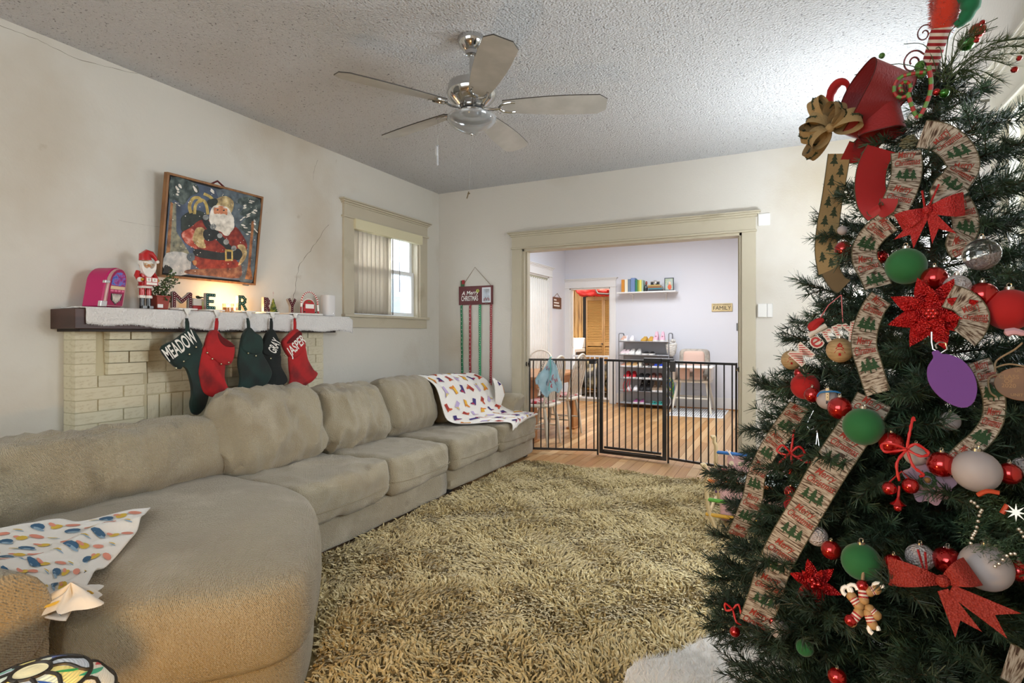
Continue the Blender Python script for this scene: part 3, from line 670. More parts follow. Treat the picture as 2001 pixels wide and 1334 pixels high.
ht = MB().tube([f(0, .25, 0), f(-.002, .275, 0), f(.01, .288, 0), f(.028, .285, .004), f(.044, .268, .008), f(.052, .252, .01)], [.032, .03, .022, .017, .011, .007], 14); ht.build('hat', M_nr, nc)
MB().sph(f(.055, .247, .01), .011, 12).build('pom_pom', M_nw, nc)
cal = MB().ob(f, -.03, .118, .03, .036, .16, .05).build('calendar_box', M_nr, nc, smooth=False, bevel=.001)
for a0, a1, b0, b1 in ((-.024, -.002, .136, .156), (.004, .028, .136, .156), (-.024, .028, .12, .132)): MB().ob(f, a0, b0, .05, a1, b1, .054).build('block', S('block_white', 'ece6de', .5), cal, smooth=False)
for a0 in (-.013, .016): MB().text('0', lambda a, b, c: f(a0 + a, .146 + b, .0545 + c), .016).build('numeral', M_nb, cal, smooth=False)
# ---- potted plant
p = on_mantel(312, 603, -3.26); f = LM(p)
pt = thing('potted_plant', 'leafy houseplant in a terracotta coloured square pot behind the nutcracker', 'plant', p)
MB().rings([(-.03, -.03), (.03, -.03), (.03, .03), (-.03, .03)], [(1, 0), (1.25, .07), (1.35, .07), (1.35, .078), (1.2, .078), (1.15, .068)], f=lambda a, b, c: f(a, c, b)).build('pot', S('terracotta_red', '8f2f1c', .45), pt, smooth=False, bevel=.002)
MB().ob(f, -.032, .008, .0305, -.002, .028, .036).build('tag', S('tag_white', 'e8e6e2', .6), pt, smooth=False)
b = MB(); lf = MB(); M_lf = mat('houseplant_leaf', '2c4a2b', .5, var=[('4d6a3a', 20, .4, .6)])
for k in range(26):
    a = R.uniform(0, 2 * PI); l = R.uniform(.06, .125); h_ = R.uniform(.12, .25); q0 = f(0, .07); q1 = f(math.cos(a) * l * .5, h_ * .7, math.sin(a) * l * .35); q2 = f(math.cos(a) * l, h_ - R.uniform(0, .09), math.sin(a) * l * .55)
    P = cr([q0, q1, q2], 5); b.tube(P, .0011, 4)
    for q in P[3:]:
        for _ in range(4):
            d = V((R.uniform(-1, 1), R.uniform(-1, 1), R.uniform(-1, .6))).normalized() * R.uniform(.009, .017); s_ = d.cross(V((R.uniform(-1, 1), 1, .3))).normalized() * .004
            lf.add([q, q + d * .5 + s_, q + d, q + d * .5 - s_], [(0, 1, 2, 3)])
b.build('stems', S('stem_brown', '4b4a2c', .7), pt); lf.build('leaves', M_lf, pt, kind='stuff')
b = MB()
for a, hh in ((.045, .16), (.075, .17)):
    b.tube([f(.01, .07, .02), f(a, hh, .03)], .0009, 4)
    for k in range(3): b.tube([f(a + .01 * math.cos(q) * (1 - k * .25), hh + .008 * math.sin(q), .03 + .003 * k) for q in np.linspace(0, 2 * PI, 10)], .0008, 4)
b.build('wire_ornament', S('wire_grey', '8d8883', .4, metal=.8), pt)
# ---- gift box, little tree, candle, arch with door, speaker
p = on_mantel(388, 606, -3.29); f = LM(p)
gb = thing('gift_box', 'small red and cream gift box with tag behind the letters', 'box', p)
MB().ob(f, -.055, 0, -.03, .04, .032, .03).build('red_base', S('gift_red', 'a81a1c', .5), gb, smooth=False, bevel=.002)
MB().ob(f, -.057, .032, -.032, .042, .075, .032).build('cream_lid', S('gift_cream', 'd6cfc4', .6), gb, smooth=False, bevel=.003)
MB().ob(f, .0, .0, .034, .032, .058, .036).ob(f, .006, .005, .036, .026, .05, .037, ).build('tag', S('tag_green', 'cfe0a8', .6), gb, smooth=False)
b = MB()
for k in range(14): b.sph(f(R.uniform(-.02, .03), .08 + R.uniform(0, .012), R.uniform(-.01, .02)), (.01, .01, .004), 6, rot=Matrix.Rotation(R.uniform(0, 3), 3, 'Z'))
b.build('greenery', S('dark_holly', '1f2f1f', .5), gb)
p = on_mantel(446, 608, -3.28); f = LM(p)
cdl = thing('jar_candle', 'lit jar candle glowing between the second and third letters', 'candle', p)
MB().lathe([(.001, .003), (.03, .003), (.032, .012), (.032, .03)], f(0, 0), 20).build('wax', mat('wax', 'd8a06a', .5), cdl)
MB().lathe([(.03, 0), (.035, .002), (.035, .055), (.033, .055), (.033, .006), (.001, .005)], f(0, 0), 20).build('jar', mat('jar_glass', 'f7efe8', .05, trans=1), cdl)
MB().sph(f(0, .042), (.004, .004, .01), 8).build('flame', S('flame', 'ffc070', .5, emit=30), cdl)
point('candle_light', f(0, .085, .012), 1.3, .012, (1, .55, .22))
point('candle_light', f(.105, .03, -.03), .7, .012, (1, .55, .22))
p = on_mantel(534, 609, -3.27); f = LM(p, 1.2)
tt = thing('tabletop_tree', 'tiny bottlebrush christmas tree with wire star on the mantel', 'tree', p)
b = MB()
for k in range(6):
    z = .014 + k * .015; r = .032 * (1 - k / 6.6)
    b.lathe([(r, z), (r * .98, z + .003), (r * .45, z + .019)], f(0, 0), 12); 
b.build('branches', mat('mini_tree', '2f4a22', .8, var=[('7d8a3c', 40, .45, .6)], bump=[('noise', 80, 1, .005)]), tt)
MB().cyl(f(0, 0), f(0, .012), .016, .012).build('base', S('base_dark', '2b2118', .6), tt)
b = MB().tube([f(0, .1), f(0, .13)], .0007, 4)
for a in (0, 1, 2): b.tube([f(-.008 * math.cos(a * 1.05), .124 - .008 * math.sin(a * 1.05)), f(.008 * math.cos(a * 1.05), .124 + .008 * math.sin(a * 1.05))], .0006, 4)
b.build('wire_star', S('star_wire', 'c9a0a0', .4), tt)
p = on_mantel(601, 609, -3.27); f = LM(p, 1.5)
da = thing('miniature_door', 'red miniature arched door framed by a striped candy cane arch', 'decoration', p)
MB().ob(f, -.06, 0, -.02, .075, .009, .03).build('base', S('base_white', 'dedbd3', .5), da, smooth=False, bevel=.002)
ap = [f(-.05 + (.0) * 0, .009, .01)] + [f(.004 + .054 * math.cos(a), .055 + .062 * math.sin(a), .01) for a in np.linspace(PI, 0, 22)] + [f(.062, .009, .01)]
ap = [f(-.05, .009, .01)] + ap[1:]
bw, br = MB(), MB(); PP = cr(ap, 3)
for i in range(len(PP) - 1): (bw if (i // 2) % 2 else br).tube([PP[i], PP[i + 1]], .0065, 8)
bw.build('white_stripes', M_bulb, da); br.build('red_stripes', M_nr, da)
ad = [(-.034, .009), (.04, .009), (.04, .045)] + [(.003 + .037 * math.cos(a), .045 + .034 * math.sin(a)) for a in np.linspace(.15, PI - .15, 9)] + [(-.034, .045)]
MB().prism([(a * 1.2, b * 1.1 - .001) for a, b in ad], f, -.006, .003).build('surround', S('base_white', 'dedbd3', .5), da, smooth=False)
dd_ = MB().prism(ad, f, .003, .009).build('door_leaf', S('door_red', 'b51c22', .5), da, smooth=False, bevel=.001)
MB().ob(f, -.022, .034, .009, .032, .056, .011).build('notice', M_bulb, dd_, smooth=False)
b = MB()
for k in range(3): b.sph(f(.002 + (k - 1) * .007, .068, .011), (.001, .006, .005), 8)
b.build('holly', S('holly_green', '3f7a2c', .5), dd_)
MB().sph(f(-.037, .045, .012), .005, 8).sph(f(-.03, .016, .012), .006, 8).sph(f(.042, .016, .012), .006, 8).build('hinges', M_nb, dd_)
p = on_mantel(641, 614, -3.26); f = LM(p)
sp = thing('smart_speaker', 'tall white cylindrical speaker at the right end of the mantel', 'speaker', p)
MB().rings([( .05 * math.copysign(abs(math.cos(a)) ** .6, math.cos(a)), .045 * math.copysign(abs(math.sin(a)) ** .6, math.sin(a))) for a in np.linspace(0, 2 * PI, 33)[:-1]], [(.96, 0), (1, .004), (1, .157), (.97, .162), (.9, .163)], f=lambda a, b, c: f(a, c, b)).build('body', S('speaker_white', 'd8d5d4', .55), sp)
MB().sph(f(.012, .02, .044), .0025, 6).build('status_light', S('led', 'ffffff', .3, emit=3), sp)
# ============================================================ PAINTING
PY0, PY1, PZ0, PZ1 = 2.03, 2.70, 1.545, 2.16
pxb, pxt = XL + .035, XL + .115
def pf(a, b, c=0):   # a 0..1 across, b 0..1 up, c out
    x = pxb + (pxt - pxb) * b; n = V((1, 0, -(pxt - pxb) / (PZ1 - PZ0))).normalized()
    return V((x, PY0 + (PY1 - PY0) * a, PZ0 + (PZ1 - PZ0) * b)) + n * c
pic = thing('framed_painting', 'framed winter painting of a white-bearded man in a red coat, leaning off the wall', 'painting', pf(.5, 0))
M_fr = mat('frame_oak', '8d6238', .5, var=[('6e4824', 8, .4, .7)], stretch=(1, 4, 1))
for q in ((-.0, -.0, 1, .022), (0, .978, 1, 1), (0, .022, .02, .978), (.98, .022, 1, .978)): MB().ob(pf, q[0], q[1], -.03, q[2], q[3], .006).build('frame_rail', M_fr, pic, smooth=False, bevel=.0015)
MB().ob(pf, .02, .022, -.02, .98, .978, -.004).build('backing', S('float_black', '1d1a18', .8), pic, smooth=False)
cv = MB().ob(pf, .035, .04, -.012, .965, .96, .001).build('canvas', ramp_mat('painted_sky', ['303a48', '47556b', '62708a'], 7, .6), pic, smooth=False)
def pc(x, y):   # crop pixel of the painting to canvas fractions
    t = .5
    for _ in range(6):
        xl, xr = 90 - 45 * t, 1110 - 50 * t; s = (x - xl) / (xr - xl); yt = 70 + 245 * s; yb = 1195 + 75 * s; t = (y - yt) / (yb - yt)
    return (.035 + .93 * min(.998, max(.002, s)), .04 + .92 * (1 - min(.998, max(.002, t))))
LY = [.0015]
def paint(name, pts, m, sm=True, lift=1):
    LY[0] += .00012; P = [pc(*q) for q in pts]
    if sm: P = smooth2(P, 3)
    b = MB(); k = LY[0]; b.add([pf(a, c, k) for a, c in P], [tuple(range(len(P)))]); return b.build(name, m, cv, smooth=False)
def brush(name, c1, c2, c3=None): return ramp_mat(name, [c1, c2] + ([c3] if c3 else []), 26, .6)
P_red = brush('paint_red', '55140f', '7f281c', '9a3d2d'); P_fur = brush('paint_fur', '6b5a3f', 'a89468', 'd9c795'); P_wh = brush('paint_white', 'a9a69d', 'd8d4ca', 'efece4'); P_dk = brush('paint_dark', '14181b', '262e32'); P_tree = brush('paint_spruce', '1a2626', '3a4846', '66726e')
P_bark = brush('paint_bark', '4a3222', '96623c', 'b58253'); P_snow = brush('paint_snow', '8f969c', 'cfd0cc'); P_sack = brush('paint_sack', '1b2422', '2f3b36'); P_fl = brush('paint_flesh', 'a85f3f', 'd8946a'); P_gold = brush('paint_gold', '8a7440', 'd0ba6c'); P_wood = brush('paint_haze', '3b4850', '63707a'); P_pur = brush('paint_hem', '3c2624', '6d4434', '8f6a50')
paint('forest', [(560, 200), (1105, 320), (1090, 700), (1065, 1265), (880, 1250), (860, 700)], P_wood)
paint('spruce', [(92, 75), (330, 130), (380, 230), (290, 290), (220, 390), (130, 330), (90, 380)], P_tree); paint('spruce', [(860, 290), (1108, 320), (1095, 700), (1000, 720), (860, 640), (930, 520), (850, 480), (910, 400), (830, 350)], P_tree)
paint('trunk', [(92, 380), (150, 370), (160, 700), (290, 930), (330, 1000), (60, 1000)], brush('paint_trunk', '2f3533', '7f806f', 'a19b7c'), False); paint('trunk', [(95, 360), (118, 370), (100, 1080), (62, 1080)], P_bark, False)
paint('trunk', [(1010, 560), (1045, 560), (1020, 1100), (1060, 1250), (955, 1240), (985, 1100)], P_bark, False)
paint('ground', [(70, 960), (300, 970), (290, 1200), (60, 1185)], P_snow); paint('ground', [(60, 1100), (130, 1140), (120, 1195), (50, 1190)], P_dk)
paint('sack', [(215, 520), (340, 440), (480, 500), (500, 640), (350, 680), (220, 700), (205, 600)], P_sack)
for (pts, w_) in (([(305, 480), (285, 400), (320, 310), (380, 300), (410, 350)], 18), ([(340, 490), (350, 380), (410, 320), (460, 370), (485, 490)], 16), ([(430, 250), (490, 275), (540, 320)], 16)):
    q = [V((*a, 0)) for a in pts]; q = cr(q, 4); L_, R_ = [], []
    for i in range(len(q)):
        d = (q[min(i + 1, len(q) - 1)] - q[max(i - 1, 0)]).normalized(); n = V((-d.y, d.x, 0)) * w_; L_.append((q[i] + n)[:2]); R_.append((q[i] - n)[:2])
    paint('cane', L_ + R_[::-1], P_gold, False)
paint('coat', [(400, 560), (520, 560), (760, 640), (830, 640), (950, 800), (960, 900), (900, 950), (820, 900), (830, 1120), (540, 1150), (380, 1040), (330, 1060), (370, 920), (250, 830), (210, 720), (300, 650)], P_red)
paint('coat_fold', [(300, 660), (350, 700), (330, 780), (380, 900), (270, 840), (215, 730)], brush('paint_red2', '8c2c20', 'b5523f', 'd8a79a'))
paint('coat_skirt', [(350, 1000), (600, 1040), (840, 1030), (850, 1110), (540, 1170), (380, 1110)], P_red)
paint('belt', [(365, 900), (600, 930), (690, 930), (860, 890), (860, 990), (760, 1020), (560, 1020), (360, 980)], P_dk)
paint('hem_fur', [(280, 1150), (480, 1130), (830, 1110), (870, 1060), (905, 1100), (880, 1230), (560, 1215), (280, 1195)], P_pur)
paint('cuff_fur', [(370, 650), (440, 650), (470, 740), (450, 800), (475, 880), (400, 880), (330, 800), (345, 700)], P_fur); paint('cuff_fur', [(840, 850), (920, 840), (965, 930), (930, 1030), (860, 1080), (900, 950)], P_fur)
paint('glove', [(455, 670), (560, 660), (590, 720), (560, 790), (480, 800), (440, 740)], P_dk); paint('glove', [(810, 900), (870, 890), (910, 950), (880, 1010), (820, 1010)], P_dk)
paint('strap', [(430, 530), (480, 550), (640, 720), (820, 920), (825, 970), (760, 930), (560, 760), (440, 600)], P_dk)
paint('hat_fur', [(580, 300), (680, 270), (770, 330), (770, 420), (740, 470), (700, 400), (600, 390), (555, 430), (540, 350)], P_fur)
paint('hat_greens', [(470, 330), (560, 300), (590, 340), (550, 400), (500, 400)], P_sack)
paint('hair', [(545, 390), (600, 380), (700, 400), (750, 470), (790, 560), (740, 720), (680, 730), (640, 690), (560, 660), (500, 560), (510, 450)], P_wh)
paint('face', [(560, 400), (620, 385), (690, 405), (705, 450), (695, 500), (620, 500), (555, 480), (545, 430)], P_fl)
paint('eye', [(578, 430), (596, 426), (602, 436), (584, 442)], P_dk); paint('eye', [(650, 434), (668, 430), (674, 440), (656, 446)], P_dk); paint('nose', [(612, 440), (632, 440), (640, 470), (608, 470)], brush('paint_nose', 'b8674a', 'c97c5c'))
paint('brow', [(555, 405), (580, 390), (606, 400), (580, 408)], P_wh); paint('brow', [(648, 405), (675, 398), (700, 415), (672, 414)], P_wh)
paint('moustache', [(548, 490), (590, 478), (622, 486), (660, 478), (705, 500), (680, 516), (622, 500), (575, 512)], P_wh)
paint('beard', [(545, 505), (625, 515), (700, 520), (780, 560), (790, 640), (745, 700), (700, 735), (650, 680), (600, 660), (560, 590)], P_wh)
for (x_, y_, r_) in ((458, 525, 32), (545, 632, 34), (625, 735, 30), (702, 808, 33), (797, 880, 32)):
    paint('bell', [(x_ + r_ * math.cos(a), y_ + r_ * math.sin(a)) for a in np.linspace(0, 2 * PI, 9)[:-1]], brush('paint_silver', '5d6366', 'a8adad'))
paint('buckle', [(690, 895), (785, 900), (792, 1030), (698, 1035)], P_gold, False); paint('buckle_hole', [(712, 920), (768, 924), (772, 1008), (718, 1010)], P_dk, False)
paint('mug', [(285, 960), (340, 950), (355, 1020), (310, 1050), (275, 1010)], P_wood); paint('bell', [(335, 1040), (375, 1040), (375, 1085), (345, 1090)], P_bark)
for (x_, y_, a_, b_, r_) in ((180, 170, 50, 20, 60), (330, 190, 55, 22, 50), (160, 240, 30, 16, 30), (520, 205, 50, 14, 40), (910, 380, 40, 16, -20), (1050, 440, 55, 18, 15), (960, 480, 50, 16, -25), (1040, 560, 40, 16, 50), (900, 610, 50, 14, 10), (1050, 660, 40, 14, 40), (990, 330, 60, 12, 10), (900, 520, 40, 12, -20), (140, 370, 30, 10, 30), (980, 690, 40, 12, 0), (640, 250, 8, 8, 0), (540, 610, 10, 10, 0)):
    c_, s_ = math.cos(math.radians(r_)), math.sin(math.radians(r_))
    paint('snow_dab', [(x_ + a_ * math.cos(q) * c_ - b_ * math.sin(q) * s_, y_ + a_ * math.cos(q) * s_ + b_ * math.sin(q) * c_) for q in np.linspace(0, 2 * PI, 8)[:-1]], P_wh) if False else [paint('snow_dab', [(x_ + dx_ + j_ * a_ * .6 * math.cos(q) * c_ - j_ * b_ * .7 * math.sin(q) * s_, y_ + dy_ + j_ * a_ * .6 * math.cos(q) * s_ + j_ * b_ * .7 * math.sin(q) * c_) for q in np.linspace(0, 2 * PI, 8)[:-1] for j_ in (R.uniform(.6, 1.2),)], P_wh) for dx_, dy_ in ((0, 0), (R.uniform(-30, 30), R.uniform(14, 34)))]
b = MB(); LY[0] += .0002; RR = random.Random(3)
for k in range(90):
    a, c = RR.uniform(.05, .95), RR.uniform(.06, .94); r_ = RR.uniform(.002, .006); b.add([pf(a + r_ * math.cos(q), c + r_ * math.sin(q), LY[0]) for q in np.linspace(0, 2 * PI, 7)[:-1]], [tuple(range(6))])
b.build('snowflakes', P_wh, cv, smooth=False, kind='stuff')
MB().tube([pf(.42, .985, -.02), pf(.5, 1.045, -.02), pf(.6, .985, -.02)], .006, 6).build('hanging_ribbon', S('ribbon_maroon', '5c1a1c', .7), pic)
# ============================================================ PLAQUE WITH RIBBONS ON THE FAR WALL
f0 = at_y(897, 595, YF - .012); f1 = at_y(963, 559, YF - .012)
pl = thing('holiday_plaque', 'dark red christmas card plaque with photo clip and four hanging ribbons', 'plaque', V(((f0.x + f1.x) / 2, YF, f0.z)))
pw, ph = f1.x - f0.x, f1.z - f0.z + .015
PF = lambda a, b, c=0: V((f0.x + a * pw, YF - .014 - c, f0.z - .005 + b * ph))
MB().ob(PF, 0, 0, -.010, 1, 1, .004).build('board', S('plaque_red', '5f1d20', .5), pl, smooth=False, bevel=.002)
b = MB(); b.text('A Merry', lambda x_, y_, c: PF(.34 + x_ / pw, .63 + y_ / ph + x_ * .2, c), .058, c=.0055, shear=.2, off=.012); b.text('CHRISTMAS', lambda x_, y_, c: PF(.33 + x_ / pw, .33 + y_ / ph, c), .075, c=.0055, w=.205, off=.012)
b.build('lettering', M_bulb, pl, smooth=False)
b = MB()
for k in range(5): b.sph(PF(.57 + .035 * math.cos(k * 1.25), .73 + .06 * math.sin(k * 1.25), .006), (.008, .003, .008), 8)
b.build('sprig', S('sprig_yellow', 'c4cf62', .5), pl)
ph_ = MB().ob(PF, .70, .1, .004, .95, .9, .007).build('photo_card', S('card_white', 'dfe3e8', .5), pl, smooth=False)
MB().ob(PF, .735, .16, .007, .92, .82, .0078).build('photo', ramp_mat('snow_photo', ['cdd6df', 'aeb6bf', '8a7f83'], 14, .5), ph_, smooth=False)
b = MB()
for k in range(5): b.sph(PF(.765 + .035 * k, .26 + .05 * (k % 2), .0085), (.006, .001, .014), 6)
b.build('photo_figures', ramp_mat('photo_people', ['3f4757', 'a8625f', '6b7384'], 40, .5), ph_)
MB().ob(PF, .79, .07, .004, .87, .12, .012).build('clip', S('clip_grey', '8d918d', .4, metal=.6), pl, smooth=False)
ap_ = at_y(928, 522, YF - .008)
MB().tube([PF(.1, 1, 0), ap_, PF(.95, 1, 0)], .0028, 6).build('twine', S('twine', '8f7c62', .9), pl)
MB().ob(PF, .06, 1.0, -.004, .16, 1.32, .006).build('ribbon_tail', S('tail_green', '2c5a33', .6), pl, smooth=False); MB().ob(PF, .10, 1.12, -.002, .17, 1.34, .008).build('ribbon_tail', S('tail_red', 'a0202a', .6), pl, smooth=False)
for a, bx, cn, dots in ((902, 904, '1d7a4f', 1), (919, 919, '9c2230', 1), (938, 938, '1f9a63', 0), (960, 959, 'a02a35', 0)):
    q0 = at_y(a, 592, YF - .006); q1 = at_y(bx, 768, YF - .006); wd = .0135
    rb = MB().grid(lambda u, v: q0.lerp(q1, u) + V(((v - .5) * 2 * wd, -.002 - .004 * math.sin(u * 17) ** 2, 0)), 24, 2).build('ribbon', S('satin_' + cn, cn, .35), pl); rb.modifiers.new('s', 'SOLIDIFY').thickness = .001
    b = MB(); n = 22 if dots else 40
    for k in range(n):
        p = q0.lerp(q1, (k + .5) / n) + V((R.uniform(-.4, .4) * wd * (0 if dots else 1), -.0085, 0)); r_ = .0045 if dots else .0026
        b.sph(p, (r_, .0008, r_ if dots else .006), 6)
    b.build('dots' if dots else 'glitter', M_bulb, rb, kind='stuff')
# wall control box
p0 = at_y(1481, 620, YF); p1 = at_y(1510, 593, YF)
tb = thing('wall_control_box', 'white plastic control box on the wall right of the wide opening', 'control box', V((p0.x, YF, p0.z)))
MB().box(p0.x, YF - .035, p0.z, p0.x + (p1.x - p0.x) * .62, YF, p1.z).build('body', M_white, tb, smooth=False, bevel=.004)
MB().box(p0.x + (p1.x - p0.x) * .64, YF - .028, p0.z, p1.x, YF, p1.z).build('side_cover', M_white, tb, smooth=False, bevel=.004)
# lamp beside the far wall, behind the tree
lp = thing('torch_lamp', 'slim floor lamp with glowing bulb beside the far wall behind the tree', 'lamp', (.38, 3.92, 0))
MB().lathe([(.001, 0), (.12, .0), (.12, .015), (.02, .03), (.011, .05), (.011, 1.29), (.03, 1.31), (.03, 1.34), (.001, 1.34)], (.38, 3.92, 0), 16).build('stand', S('lamp_steel', '77787a', .3, metal=.8), lp)
MB().sph((.38, 3.92, 1.42), (.032, .032, .045), 16).build('bulb', S('bulb_glow', 'fff6e8', .5, emit=14), lp)
# ============================================================ SOFA
M_sofa = mat('sofa_weave', 'a3987f', .92, sheen=.35, var=[('988b72', 2.2, .45, .7), ('74684f', 6, .66, .8), ('bcb29c', 4, .55, .8)], bump=[('voronoi', 165, .8, .005), ('diag', 95, .5, .004), ('noise', 10, .3, .02)])
M_pipe = S('piping', '8b8069', .9)
sofa = thing('sectional_sofa', 'long taupe woven sectional sofa along the left wall, stained and rumpled', 'sofa', (-2.8, 3, 0))
def sb(name, x0, y0, z0, x1, y1, z1, bev=.03):
    b = MB().puff(((x0 + x1) / 2, (y0 + y1) / 2, (z0 + z1) / 2), (x1 - x0, y1 - y0, z1 - z0), n=12, r=bev, puff=0.0, wr=.006, fq=3, seed=y0)
    return b.build(name, M_sofa, sofa, ang=80)
sb('base', -3.2, 2.05, .01, -2.255, 3.475, .19); sb('base', -3.2, 3.495, .03, -2.245, 4.99, .19)
sb('back_frame', -3.27, .75, .03, -3.0, 2.2, .60); sb('back_frame', -3.27, 2.2, .03, -3.0, 4.99, .62)
b = MB()
for (y0, y1) in ((3.52, 3.6), (4.9, 4.97)):
    b.box(-2.36, y0, 0, -2.3, y1, .035)
b.build('foot', S('foot_black', '1c1a18', .6), sofa, smooth=False)
def seat(y0, y1, sd, wr=.012, x0=-2.95, x1=-2.195):
    b = MB().puff(((x0 + x1) / 2, (y0 + y1) / 2, .30), (x1 - x0, y1 - y0, .225), n=30, r=.05, puff=.07, wr=wr, fq=4, seed=sd)
    o = b.build('seat_cushion', M_sofa, sofa, ang=80)
    MB().tube(cr([(x1 - .02, y0 + .01, .275), (x1 + .0, y0 + .06, .268), (x1 + .010, y0 + .2, .262), (x1 + .010, y1 - .2, .26), (x1 + .0, y1 - .06, .266), (x1 - .02, y1 - .01, .272)], 4), .003, 6).build('welt', M_pipe, o)
    return o
seat(2.03, 2.755, 1, .016); seat(2.765, 3.44, 2); seat(3.49, 4.215, 3); seat(4.225, 4.985, 4, .018)
def back(yc, w_, hgt, seed, xb=-2.72, tilt=.34, rz=0, th_=.27, zb=.40, wr=.026):
    rot = Matrix.Rotation(rz, 3, 'Z') @ Matrix.Rotation(-tilt, 3, 'Y')
    b = MB().puff((0, 0, 0), (th_, w_, hgt), n=36, r=.115, puff=.22, wr=wr, fq=3.6, seed=seed, st=(1, 2.0, .75))
    c = V((xb - .02, yc, zb + hgt * .47)) + V((-hgt * .5 * math.sin(tilt), 0, 0))
    b.v = [tuple(c + rot @ V(q)) for q in b.v]
    return b.build('back_cushion', M_sofa, sofa, ang=80)
back(2.36, .70, .50, 11, rz=-.06); back(3.0, .64, .46, 12, rz=-.05, wr=.03); back(3.64, .66, .47, 13, rz=-.03, wr=.014); back(4.36, .70, .42, 14, wr=.01)
back(1.42, 1.50, .38, 15, xb=-2.84, tilt=.30, th_=.24, zb=.39, wr=.026)
# far arm, rolled
b = MB().tube(cr([(-3.2, 4.86, .53), (-2.9, 4.86, .53), (-2.5, 4.86, .53), (-2.36, 4.86, .525), (-2.335, 4.86, .52)], 4), [.10] * 13 + [.105, .10, .085, .05], 18)
b.box(-3.2, 4.79, .05, -2.36, 4.96, .53); b.build('arm', M_sofa, sofa, ang=60)
# rounded end seat and near arm
ol = [(-2.24, 2.04), (-1.95, 1.88), (-1.66, 1.63), (-1.44, 1.37), (-1.40, 1.24), (-1.46, 1.12), (-1.60, .97), (-1.82, .78), (-2.3, .62), (-2.9, .62), (-2.93, 1.2), (-2.9, 2.0), (-2.6, 2.06)]
olr = smooth2(ol, 5)
M_sofa2 = M_sofa
b = MB().rings(olr, [(.9, .17), (.97, .175), (1.0, .20), (1.012, .27), (1.01, .35), (.995, .40), (.965, .428), (.92, .44), (.8, .45), (.6, .457), (.4, .46), (.2, .46), (.05, .46)], cen=(-2.2, 1.35))
for i, q in enumerate(b.v):
    if q[2] > .41: 
        v = V(q); b.v[i] = (q[0], q[1], q[2] + .010 * noise.noise(v * 4) - .012)
o = b.build('seat_cushion', M_sofa, sofa, ang=80)
b = MB().rings([(-2.2 + (a + 2.2) * .96, 1.35 + (c - 1.35) * .955) for a, c in olr], [(1.0, .0), (1.005, .09), (1.0, .175)], cen=(-2.2, 1.35)); b.build('base', M_sofa, sofa, ang=80)
ar = MB().tube(cr([(-1.70, .655, .475), (-1.72, .650, .475), (-1.78, .64, .475), (-2.1, .60, .475), (-2.9, .5, .475)], 4), [.06, .085, .105, .12, .13] + [.135] * 12, 22)
ar.prism([(-1.74, .55), (-1.74, .765), (-2.9, .66), (-2.9, .40)], lambda a, c, z: V((a, c, z)), .02, .48); ar.build('arm', M_sofa, sofa, ang=60)
# ============================================================ BLANKETS
def decals(Sf, items, parent, name, m, nz=.005):
    """flat printed shapes carried on surface Sf(s,t): items=[poly in (s,t)]"""
    b = MB()
    for P in items:
        pts = []
        for (s_, t_) in P:
            p = Sf(s_, t_); e = 1e-3; n = (Sf(s_ + e, t_) - p).cross(Sf(s_, t_ + e) - p)
            n = n.normalized() if n.length > 1e-12 else UP
            if n.z < 0 and abs(n.z) > .05 or (abs(n.z) <= .05 and n.x < 0): n = -n
            pts.append(p + n * nz)
        b.add(pts, [tuple(range(len(pts)))])
    return b.build(name, m, parent, smooth=False)
M_blk = mat('fleece_white', 'e6e2dc', .9, sheen=.5, bump=[('noise', 70, .3, .003)])
def bilerp(q, s_, t_): return (q[0] * (1 - s_) + q[1] * s_) * (1 - t_) + (q[3] * (1 - s_) + q[2] * s_) * t_
Q = [at_z(-60, 1075, .47), at_z(303, 992, .47), at_z(150, 1205, .47), at_z(-30, 1190, .47)]
Q = [V((-2.63, .86, .47)), at_z(300, 993, .462), at_z(128, 1212, .46), V((-1.98, .70, .47))]
def SA(s_, t_):
    p = bilerp(Q, s_, t_); c = V((math.sin(s_ * 9 + t_ * 4) * .012 * (1 - s_ * .5), math.cos(t_ * 8 + s_ * 3) * .014, 0))
    z = .016 * noise.noise(V((s_ * 4, t_ * 5, 1.7))) + .022 * max(0, math.sin(t_ * 11 + s_ * 6 + 2 * noise.noise(V((s_ * 3, t_ * 3, 0))))) ** 3
    return p + c + V((0, 0, z + .005 - .012 * max(0, s_ - .9) * 10 * .3))
b = MB().grid(SA, 60, 60); b1 = b.build('throw_blanket', M_blk, ang=80); md = b1.modifiers.new('s', 'SOLIDIFY'); md.thickness = .004; md.offset = 0
tag(b1, 'white baby blanket with blue, yellow and coral brush strokes on the rounded seat', 'blanket')
def ell(cx, cy, a, b_, r_, n=10): return [(cx + a * math.cos(q) * math.cos(r_) - b_ * math.sin(q) * math.sin(r_), cy + a * math.cos(q) * math.sin(r_) + b_ * math.sin(q) * math.cos(r_)) for q in np.linspace(0, 2 * PI, n + 1)[:-1]]
RR = random.Random(5); GR = {0: [], 1: [], 2: [], 3: []}
for i in range(11):
    for j in range(8):
        s_, t_ = .05 + i * .09 + RR.uniform(-.02, .02) + (j % 2) * .04, .07 + j * .125 + RR.uniform(-.02, .02)
        if s_ > .95 or t_ > .95: continue
        k = (i + j * 2) % 4
        if k == 0: GR[0].append(ell(s_, t_, .05, .026, .55)); GR[3].append(ell(s_ + .012, t_ + .026, .046, .010, .55))
        elif k == 1: GR[1].append(ell(s_, t_, .034, .026, .3)); GR[2].append(ell(s_ - .03, t_ - .02, .03, .012, .6)); 
        elif k == 2: GR[2].append(ell(s_, t_, .05, .018, .45))
        else: GR[1].append(ell(s_, t_, .036, .004, .5)); GR[3].append(ell(s_ + .015, t_ + .02, .034, .004, .5))
